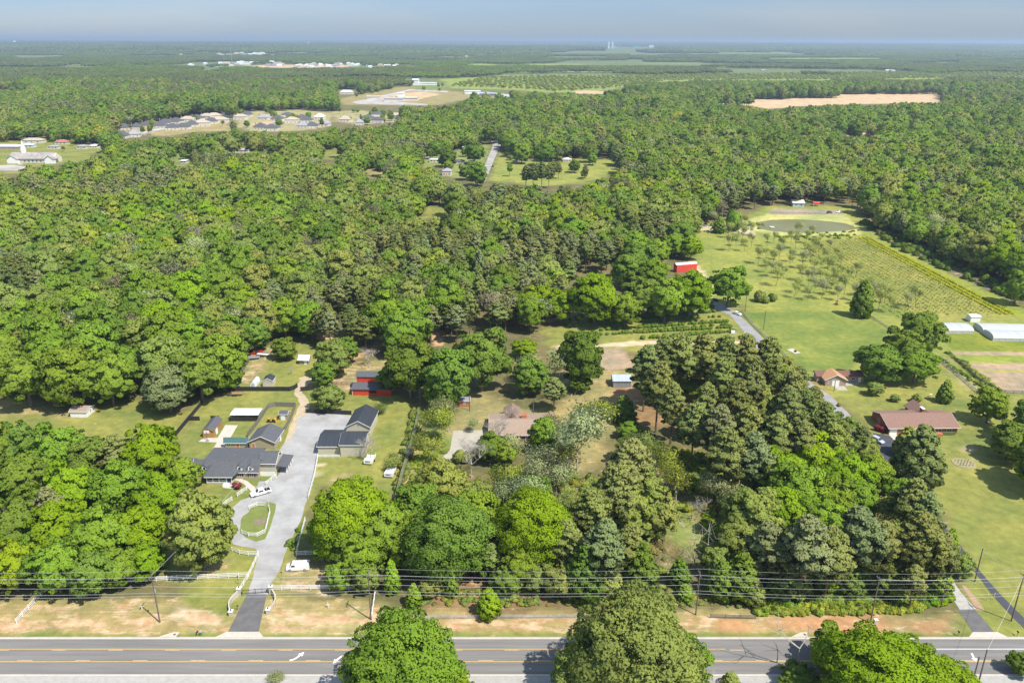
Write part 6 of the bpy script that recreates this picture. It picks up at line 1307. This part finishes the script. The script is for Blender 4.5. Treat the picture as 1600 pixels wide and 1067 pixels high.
for r_ in range(19):
    off = 3.2 * r_ + 1.5; cvs = []; pm = MB(); rg = np.random.default_rng(r_); st = 6; s = st + r_ * 1.2
    while s < Lr + 60:
        p_ = RA[0] + d_ * s + nrm * (off if nrm.x < 0 else -off); u, v, dd = px(p_.x, p_.y, 0)
        if v < 500 and u < 1640 and not (u > 1450 and v > 492) and u > 1262:
            hh = rnd.uniform(.5, 1.1); cvs.append((p_.x, p_.y, hh * .55, rnd.uniform(.35, .9), rnd.uniform(.35, .6), hh * .5)); (pm.tube((p_.x, p_.y, 0), (p_.x, p_.y, 1.2), .04, .03, 4) if len(cvs) % (3 if r_ > 2 else 6) == 0 else None)
        s += 2.6 if r_ > 2 else 1.1
    if len(cvs) < 3: continue
    t = thing('vine_row', '%s planted row from the woods edge in the striped field' % ordw(r_), 'crop row', (0, 0, 0), 0, 'planted rows of the striped field'); o_ = link(bpy.data.objects.new('foliage', leafquads('foliage', shell(cvs, len(cvs) * (15 if r_ > 2 else 34), rg, .26, up=-.6), LEAF, 'flat')), t); o_.color = (.48, .50, .03, 1) if r_ < 3 else (.30, .34, .08, 1)
    pm.build('posts', GREYF, t)
# roadside and field-edge weeds: nobody could count them
pos, rot, scl, idx, cl = [], [], [], [], []
wcoll = bpy.data.collections.new('weed_shapes')
for i in range(2): cv, wv = bush(60 + i, n=320, R=1.3, H=1.3, size=.22); proto('weed_shape_%d' % i, wcoll, cv, None, LEAF, None)
def weeds(poly, n, c, s0, s1, z=1.0):
    W = world_poly(poly); k = 0
    while k < n:
        x = rnd.uniform(W[:, 0].min(), W[:, 0].max()); y = rnd.uniform(W[:, 1].min(), W[:, 1].max())
        if sdist(np.array([x]), np.array([y]), W)[0] > 0: s = rnd.uniform(s0, s1); pos.append((x, y, 0)); rot.append((0, 0, rnd.uniform(0, 6.28))); scl.append((s, s, s * z)); idx.append(rnd.randrange(2)); cl.append(tint(c, .2))
        k += 1
weeds([(1190, 940), (1440, 940), (1440, 958), (1180, 962)], 420, 'yellow green', .3, .9, 1.1); weeds([(1220, 920), (1450, 925), (1450, 945), (1200, 945)], 160, 'mid green', .5, 1.2)
weeds([(1380, 905), (1480, 905), (1480, 945), (1380, 945)], 90, 'lime green', .6, 1.3); weeds([(1452, 552), (1470, 560), (1560, 615), (1545, 618)], 130, 'mid green', .4, .8); weeds([(1480, 552), (1500, 560), (1565, 612), (1555, 614)], 90, 'olive green', .4, .9)
weeds([(1100, 800), (1180, 800), (1180, 880), (1100, 880)], 260, 'lime green', .4, .9, .6); weeds([(640, 925), (1100, 915), (1200, 930), (1190, 950), (640, 945)], 420, 'olive green', .3, .9, .8); weeds([(650, 760), (900, 740), (900, 900), (650, 900)], 380, 'olive green', .5, 1.4)
weeds([(645, 690), (690, 680), (700, 740), (640, 760)], 130, 'yellow green', .4, 1.0, .8); weeds([(1040, 700), (1180, 730), (1180, 800), (1060, 800)], 240, 'yellow green', .5, 1.5); weeds([(870, 760), (1000, 720), (1050, 900), (870, 930)], 260, 'olive green', .5, 1.3)
weeds([(1340, 345), (1360, 350), (1620, 465), (1620, 485), (1480, 425), (1400, 388)], 300, 'dark green', .8, 2.2, 1.2); weeds([(1085, 352), (1150, 340), (1200, 350), (1180, 365), (1090, 365)], 120, 'olive green', .4, 1.0); weeds([(1270, 620), (1400, 760), (1500, 920), (1250, 930), (1100, 800), (1050, 650)], 320, 'olive green', .4, 1.3)
weeds([(645, 640), (660, 640), (635, 745), (620, 790), (612, 790)], 160, 'olive green', .5, .9, 1.4); weeds([(1215, 368), (1345, 360), (1345, 372), (1215, 378)], 90, 'mid green', .5, 1.0); weeds([(0, 760), (60, 740), (250, 760), (270, 900), (0, 930)], 200, 'mid green', .4, 1.2)
weeds([(440, 860), (460, 860), (470, 820), (462, 830)], 20, 'mid green', .4, .7); weeds([(1085, 430), (1120, 470), (1060, 500), (900, 505), (820, 495), (960, 480)], 160, 'dark green', .5, 1.2)
scatter('undergrowth', 'weeds and low brush along fences and under the trees', 'undergrowth', wcoll, pos, rot, scl, idx, cl)

# ------------------------------------------------------------------ far neighbourhoods
HW = mat('far_pale_wall', (.62, .58, .50), scale=.5, amt=.1)
def hip(name, label, u, v, W, D, wh, rh, rm, wm, rz=0.0, group=None, cat='house', simple=False):
    t = thing(name, label, cat, at(u, v), rz, group); MB().box(-W / 2, W / 2, 0, D, 0, wh).build('wall', wm, t); o2 = .6; k = min(W, D) / 2
    if W >= D: r0, r1 = (-W / 2 + k * .9, D / 2, rh), (W / 2 - k * .9, D / 2, rh)
    else: r0, r1 = (0, k * .9, rh), (0, D - k * .9, rh)
    e = [(-W / 2 - o2, -o2, wh), (W / 2 + o2, -o2, wh), (W / 2 + o2, D + o2, wh), (-W / 2 - o2, D + o2, wh)]
    fs = [(0, 1, 5, 4), (1, 2, 5), (2, 3, 4, 5), (3, 0, 4), (3, 2, 1, 0)] if W >= D else [(0, 1, 4), (1, 2, 5, 4), (2, 3, 5), (3, 0, 4, 5), (3, 2, 1, 0)]
    MB().add(e + [r0, r1], fs).build('roof', rm, t)
    if not simple:
        for f in (-.3, .3): window(t, 'f', f * W, 1.0, 2.3, 1.6, 0, WHITE)
        window(t, 'f', 0, .1, 2.2, 1.1, 0, WHITE, 'door', BRICKO)
        MB().box(-W * .46, -W * .46 + .9, D * .4, D * .4 + .9, wh, rh + .4).build('chimney', BRICKT, t)
    return t
RC = {'dark grey': SLATE, 'pale tan': mat('far_tan_roof', (.46, .38, .30), scale=.3, amt=.12), 'light grey': mat('far_grey_roof', (.32, .32, .34), scale=.3, amt=.12), 'brown': BROWNR, 'red': mat('far_red_roof', (.46, .17, .12), scale=.3), 'white': WHITEB}
SUB = [(193, 204, 16, 'dark grey'), (211, 203, 14, 'dark grey'), (226, 200, 14, 'dark grey'), (188, 217, 18, 'dark grey'), (209, 215, 16, 'light grey'), (248, 201, 17, 'dark grey'), (256, 196, 16, 'dark grey'), (272, 194, 16, 'dark grey'), (291, 192, 18, 'pale tan'), (305, 189, 15, 'dark grey'), (320, 187, 17, 'pale tan'), (334, 186, 18, 'pale tan'), (268, 204, 17, 'dark grey'), (284, 203, 18, 'dark grey'), (299, 199, 17, 'dark grey'),
       (314, 198, 20, 'pale tan'), (329, 194, 17, 'dark grey'), (344, 193, 19, 'pale tan'), (352, 184, 13, 'dark grey'), (374, 188, 17, 'pale tan'), (384, 183, 15, 'dark grey'), (410, 188, 15, 'light grey'), (404, 203, 16, 'dark grey'), (423, 205, 18, 'dark grey'), (431, 190, 16, 'dark grey'), (449, 185, 16, 'dark grey'), (455, 193, 18, 'pale tan'), (470, 189, 15, 'dark grey'), (478, 192, 16, 'dark grey'), (472, 201, 16, 'light grey'),
       (487, 201, 16, 'dark grey'), (498, 187, 13, 'white'), (504, 198, 16, 'light grey'), (538, 191, 16, 'pale tan'), (575, 190, 20, 'dark grey'), (590, 184, 18, 'dark grey'), (588, 193, 18, 'dark grey'), (617, 186, 17, 'pale tan'), (562, 196, 12, 'light grey')]
cc_ = {}
for (u, v, wpx, rc) in sorted(SUB):
    cc_.setdefault(rc, 0); d = px(*at(u, v))[2]; W = wpx * 1.12 * d / CF
    hip('suburban_house', '%s %s-roofed house of the far subdivision, counted from the left' % (ordw(cc_[rc]), rc), u, v, W, 15, 4.2 if W < 19 else 5.6, 9.4, RC[rc], HW, rnd.uniform(-.25, .25), 'houses of the far subdivision'); cc_[rc] += 1
def far(label, u, v, wpx, D, wh, rh, rc, wm=HW, name='distant_house', cat='house', **k):
    d = px(*at(u, v))[2]; return hip(name, label, u, v, wpx * d / CF, D, wh, rh, RC[rc], wm, 0, cat=cat, **k)
# church with steeple
def church():
    q = at(47, 255); d = px(q.x, q.y, 0)[2]; k = d / CF; t = thing('church', 'cream church with grey roof and tall white steeple at the far left', 'church', q)
    W = 76 * k; m = MB(); m.prism([(0, 0), (16, 0), (16, 4.5), (8, 9.5), (0, 4.5)], 'x', -W * .42, W * .5); m.build('wall', HW, t); m = MB(); m.prism([(-1, 4.3), (8, 9.8), (17, 4.3), (17, 4.6), (8, 10.2), (-1, 4.6)], 'x', -W * .43, W * .46); m.build('roof', mat('far_church_roof', (.34, .31, .29), scale=.2), t)
    for x0, w_ in ((-W * .42, 16 * k), (W * .35, 14 * k)):
        g = MB(); g.prism([(x0, 0), (x0 + w_, 0), (x0 + w_, 4.4), (x0 + w_ / 2, 8), (x0, 4.4)], 'y', -4, -.01); a_ = g.build('gable_wing', WHITE, t)
        g = MB(); g.prism([(x0 - .6, 4.2), (x0 + w_ / 2, 8.2), (x0 + w_ + .6, 4.2), (x0 + w_ + .6, 4.5), (x0 + w_ / 2, 8.6), (x0 - .6, 4.5)], 'y', -4.6, 7); g.build('wing_roof', mat('far_church_roof', (.34, .31, .29), scale=.2), a_)
    sx = -W * .175; s = MB(); s.box(sx - 1.8, sx + 1.8, 6, 9.6, 8.5, 13); s.add([(sx - 1.8, 6, 13), (sx + 1.8, 6, 13), (sx + 1.8, 9.6, 13), (sx - 1.8, 9.6, 13), (sx, 7.8, 23)], [(0, 1, 4), (1, 2, 4), (2, 3, 4), (3, 0, 4), (3, 2, 1, 0)]); s.build('steeple', WHITE, t)
    for i in range(5): window(t, 'f', -W * .1 + i * 4.2, 1, 3, 1.4, 0, WHITE)
church()
hip('church_hall', 'pale roofed hall at the far left edge behind the church', 10, 234, 30, 12, 3.5, 5.5, WHITEB, BRICKT, cat='hall'); hip('church_hall', 'blue-grey roofed annex behind the steeple', 42, 231, 14, 9, 3, 4.8, mat('pale_blue_roof', (.45, .55, .66), scale=.4), HW, cat='hall')
for a_ in [('red-roofed brick house on the far left lawn', 95, 226, 19, 10, 3, 5.5, 'red'), ('white-sided house alone on the far left lawn', 82, 233, 17, 9, 2.8, 4.2, 'light grey'), ('house with dark tree in front on the far left lawn', 127, 233, 15, 9, 3, 4.5, 'light grey'), ('house at the right end of the far left lawn', 146, 232, 13, 9, 3, 4.5, 'white'), ('tan-roofed hall on the hill behind the church', 50, 224, 30, 12, 3.5, 6, 'pale tan'),
           ('white shed in the small mid clearing', 286, 256, 9, 7, 3, 4, 'white'), ('long grey house beside the narrow far lawn', 377, 239, 20, 10, 3, 5, 'light grey'), ('white trailer on the small green lawn', 513, 233, 8, 4, 3, 3.6, 'white'), ('white roofed house left of the cul-de-sac group, top row', 666, 237, 11, 9, 3.4, 4.8, 'white'), ('blue-grey roofed house in the shadow of trees, top row', 680, 236, 14, 9, 3, 4.6, 'light grey'),
           ('house with bright roof near the street top', 729, 234, 13, 9, 3, 4.5, 'white'), ('red sided house in the cul-de-sac clearing', 662, 247, 14, 8, 3, 4.2, 'red'), ('white mobile home in the cul-de-sac clearing', 679, 254, 16, 6, 3, 3.8, 'white'), ('dark grey house below the white mobile home', 717, 257, 16, 9, 3, 4.6, 'dark grey'), ('tall grey house at the wood edge in the clearing', 698, 275, 14, 10, 4.5, 7, 'light grey'),
           ('pinkish-tan house at the green orchard edge', 811, 253, 13, 9, 3.5, 5.5, 'brown'), ('pale blue-grey house between two dark trees', 896, 240, 14, 9, 3.5, 6, 'light grey'), ('white shed on the bright green orchard', 886, 253, 13, 7, 2.4, 4, 'white'), ('blue-roofed hut deep in the right woods', 1167, 194, 7, 6, 3, 5, 'light grey'), ('pale roofed house deep in the right woods', 1547, 208, 8, 8, 3, 5, 'white'),
           ('large white farmhouse above the school', 541, 148, 20, 16, 6, 10, 'white'), ('wide white roofed hall in the mid woods', 966, 162, 20, 20, 5, 8, 'white')]:
    far(a_[0], *a_[1:7], a_[7])
def flat_hall(label, u, v, wpx, D, h, wm, rm, name='distant_building', cat='building', group=None):
    d = px(*at(u, v))[2]; W = wpx * d / CF; t = thing(name, label, cat, at(u, v), 0, group); MB().prism([(0, 0), (D, 0), (D, h), (D / 2, h * 1.18), (0, h)], 'x', -W / 2, W / 2).build('wall', wm, t)
    MB().prism([(-1, h), (D / 2, h * 1.2), (D + 1, h), (D + 1, h + .4), (D / 2, h * 1.2 + .4), (-1, h + .4)], 'x', -W / 2 - 1, W / 2 + 1).build('roof', rm, t); return t
flat_hall('long grey-roofed school on the cleared hill', 615, 159, 30, 30, 6, HW, GREYM); flat_hall('pale school wing right of the long grey roof', 642, 158, 20, 26, 6, HW, mat('far_cream_roof', (.60, .54, .44), scale=.2)); flat_hall('white upper block of the school', 626, 152, 10, 18, 8, WHITE, WHITEB); flat_hall('low tan sheds left of the school', 583, 155, 20, 16, 5, HW, mat('far_cream_roof', (.60, .54, .44), scale=.2))
flat_hall('big white cube-like hall at the field corner', 649, 134, 9, 30, 15, WHITE, WHITEB); flat_hall('long low white hall right of the white block', 668, 133.5, 27, 20, 6, WHITE, WHITEB)
flat_hall('grey warehouse beside the pale yard', 762, 151, 26, 30, 6, GREYW, GREYM); flat_hall('white warehouse at the left end of the pale yard', 738, 147, 24, 26, 6, WHITE, WHITEB)
flat_hall('turquoise factory hall on the far horizon, left one', 957, 79.5, 12, 120, 22, TEALF, TEALF); flat_hall('turquoise factory hall on the far horizon, right one', 994, 79.0, 11, 100, 16, TEALF, TEALF); flat_hall('white factory hall at the right of the turquoise ones', 1018, 77.8, 7, 100, 24, WHITE, WHITEB); flat_hall('small white hall left of the factory silos', 942, 79.3, 5, 80, 16, WHITE, WHITEB)
for (u, lb) in ((950.5, 'left'), (956.5, 'right')):
    q = at(u, 79.5); t = thing('factory_silo', '%s of the two white silos on the horizon' % lb, 'silo', q); MB().tube((0, 0, 0), (0, 0, 74), 11, 11, 14).build('shaft', WHITE, t); MB().tube((0, 0, 74.1), (0, 0, 80), 11, 3, 14).build('cap', WHITE, t)
def wtower(u, v, vt, r, label):
    q = at(u, v); d = px(q.x, q.y, 0)[2]; h = CH + (at(u, v).y and (px(q.x, q.y, CH)[1] - vt)) * d / CF - float(terr(q.x, q.y)) - 1.6 * r; z0 = 0; t = thing('water_tower', label, 'water tower', q); MB().tube((0, 0, 0), (0, 0, z0 + h), r * .35, r * .22, 12).build('shaft', WHITE, t); m = MB(); m.tube((0, 0, z0 + h + .05), (0, 0, z0 + h + r * .6), r * .35, r, 18); m.tube((0, 0, z0 + h + r * .6 + .05), (0, 0, z0 + h + r * 1.1), r, r, 18); m.tube((0, 0, z0 + h + r * 1.1 + .05), (0, 0, z0 + h + r * 1.6), r, r * .3, 18); m.build('tank', WHITE, t)
wtower(482.5, 78, 66, 10, 'white mushroom-shaped water tower left of centre on the horizon'); wtower(24, 73, 63.8, 22, 'pale water tower at the far left of the horizon')
q = at(363, 102); t = thing('radio_mast', 'thin lattice radio mast rising over the far town', 'radio mast', q); mm = MB()
for i in range(3): a_ = i * 2.094; mm.tube((2 * math.cos(a_), 2 * math.sin(a_), 0), (.6 * math.cos(a_), .6 * math.sin(a_), 95), .5, .35, 4)
for k in range(12): z = 8 * k; r = 2 - 1.4 * z / 95; mm.tube((r, 0, z), (-r * .5, r * .87, z + 6), .25, .25, 3)
mm.build('lattice', STEEL, t); MB().tube((0, 0, 95), (0, 0, 106), .5, .2, 5).build('antenna', STEEL, t)
town = []
for (u0, u1, v0, v1, n) in ((295, 345, 100, 106, 14), (340, 400, 98, 105, 16), (400, 450, 97, 104, 12), (460, 560, 101, 106, 30), (560, 625, 103, 107, 12), (280, 400, 85, 89, 22), (400, 450, 85, 90, 10), (730, 785, 88, 90, 14), (90, 250, 125, 133, 22), (250, 290, 119, 125, 8), (60, 110, 115, 122, 6), (1190, 1200, 110, 112, 2), (1360, 1400, 111, 113, 4), (540, 560, 118, 122, 4), (440, 470, 113, 117, 4)):
    for i in range(n): town.append((rnd.uniform(u0, u1), rnd.uniform(v0, v1)))
TM = {}
for (u, v) in town:
    q = at(u, v); d = px(q.x, q.y, 0)[2]; W = rnd.uniform(3, 8) * d / CF; big = v < 110; D = rnd.uniform(20, 50) if big else 12; W = max(W, 14) if big else max(12, min(W, 22)); h = 7 if big else 4
    rm = rnd.choice([WHITEB, WHITEB, mat('far_cream_roof', (.60, .54, .44), scale=.2), RC['pale tan'], RC['light grey']])
    b = MB().prism([(0, 0), (D, 0), (D, h), (D / 2, h * 1.5), (0, h)], 'x', -W / 2, W / 2); o_ = b.build('town_building', rm); o_.location = (q.x, q.y, float(terr(q.x, q.y)))
    tag(o_, 'small pale building of the distant town' if big else 'small pale house among the far left trees', 'building', 'buildings of the distant town' if big else 'houses among the far left trees')
    mask[max(0, int(v / 2) - 2):int(v / 2) + 1, max(0, int(u / 2) - 3):int(u / 2) + 4] = True

# far grove of pale young trees in rows on the wide field
pos, rot, scl, idx, cl = [], [], [], [], []
for poly in ([(700, 136), (760, 121), (1000, 119), (1250, 115), (1700, 112), (1700, 121), (1300, 125), (1040, 127), (955, 139), (870, 144), (800, 139)], [(600, 104), (720, 102), (720, 106), (600, 108)], [(780, 241), (960, 252), (940, 268), (850, 284), (790, 280)]):
    W = world_poly(poly); near = poly[0][1] > 200; st = 13 if near else 16
    xs, ys_ = np.meshgrid(np.arange(W[:, 0].min(), W[:, 0].max(), st), np.arange(W[:, 1].min(), W[:, 1].max(), st * (1 if near else 1.5))); xs = xs.ravel(); ys_ = ys_.ravel(); ok = (sdist(xs, ys_, W) > 2) & (vnoise(xs, ys_, 160.) < (.5 if near else .97))
    for x, y in zip(xs[ok], ys_[ok]):
        s_ = rnd.uniform(.45, .7) if near else rnd.uniform(.6, 1.1); pos.append((x + rnd.uniform(-5, 5), y + rnd.uniform(-5, 5), 0)); rot.append((0, 0, rnd.uniform(0, 6.28))); scl.append((s_, s_, s_ * .62)); idx.append(rnd.choice(KI['airy'] + KI['oak'][:1])); cl.append(tint(rnd.choice(['yellow green', 'yellow green', 'olive green'])))
scatter('far_grove', 'pale yellow-green young grove planted in rows on the wide far field', 'grove', wc, pos, rot, scl, idx, cl); print('GROVE', len(pos))

# ------------------------------------------------------------------ air
def haze():
    o = MB().box(-62000, 62000, -400, 61000, -1, 165).build('haze', bpy.data.materials.new('haze_air'))
    m = o.data.materials[0]; m.use_nodes = True; n = m.node_tree; n.nodes.clear()
    pv = n.nodes.new('ShaderNodeVolumePrincipled'); pv.inputs['Density'].default_value = HAZE; pv.inputs['Color'].default_value = (.62, .77, .94, 1); pv.inputs['Anisotropy'].default_value = .2
    ou = n.nodes.new('ShaderNodeOutputMaterial'); n.links.new(pv.outputs[0], ou.inputs['Volume']); tag(o, 'thin blue haze hanging over the whole landscape', 'haze', kind='stuff')
HAZE = .000085
haze()
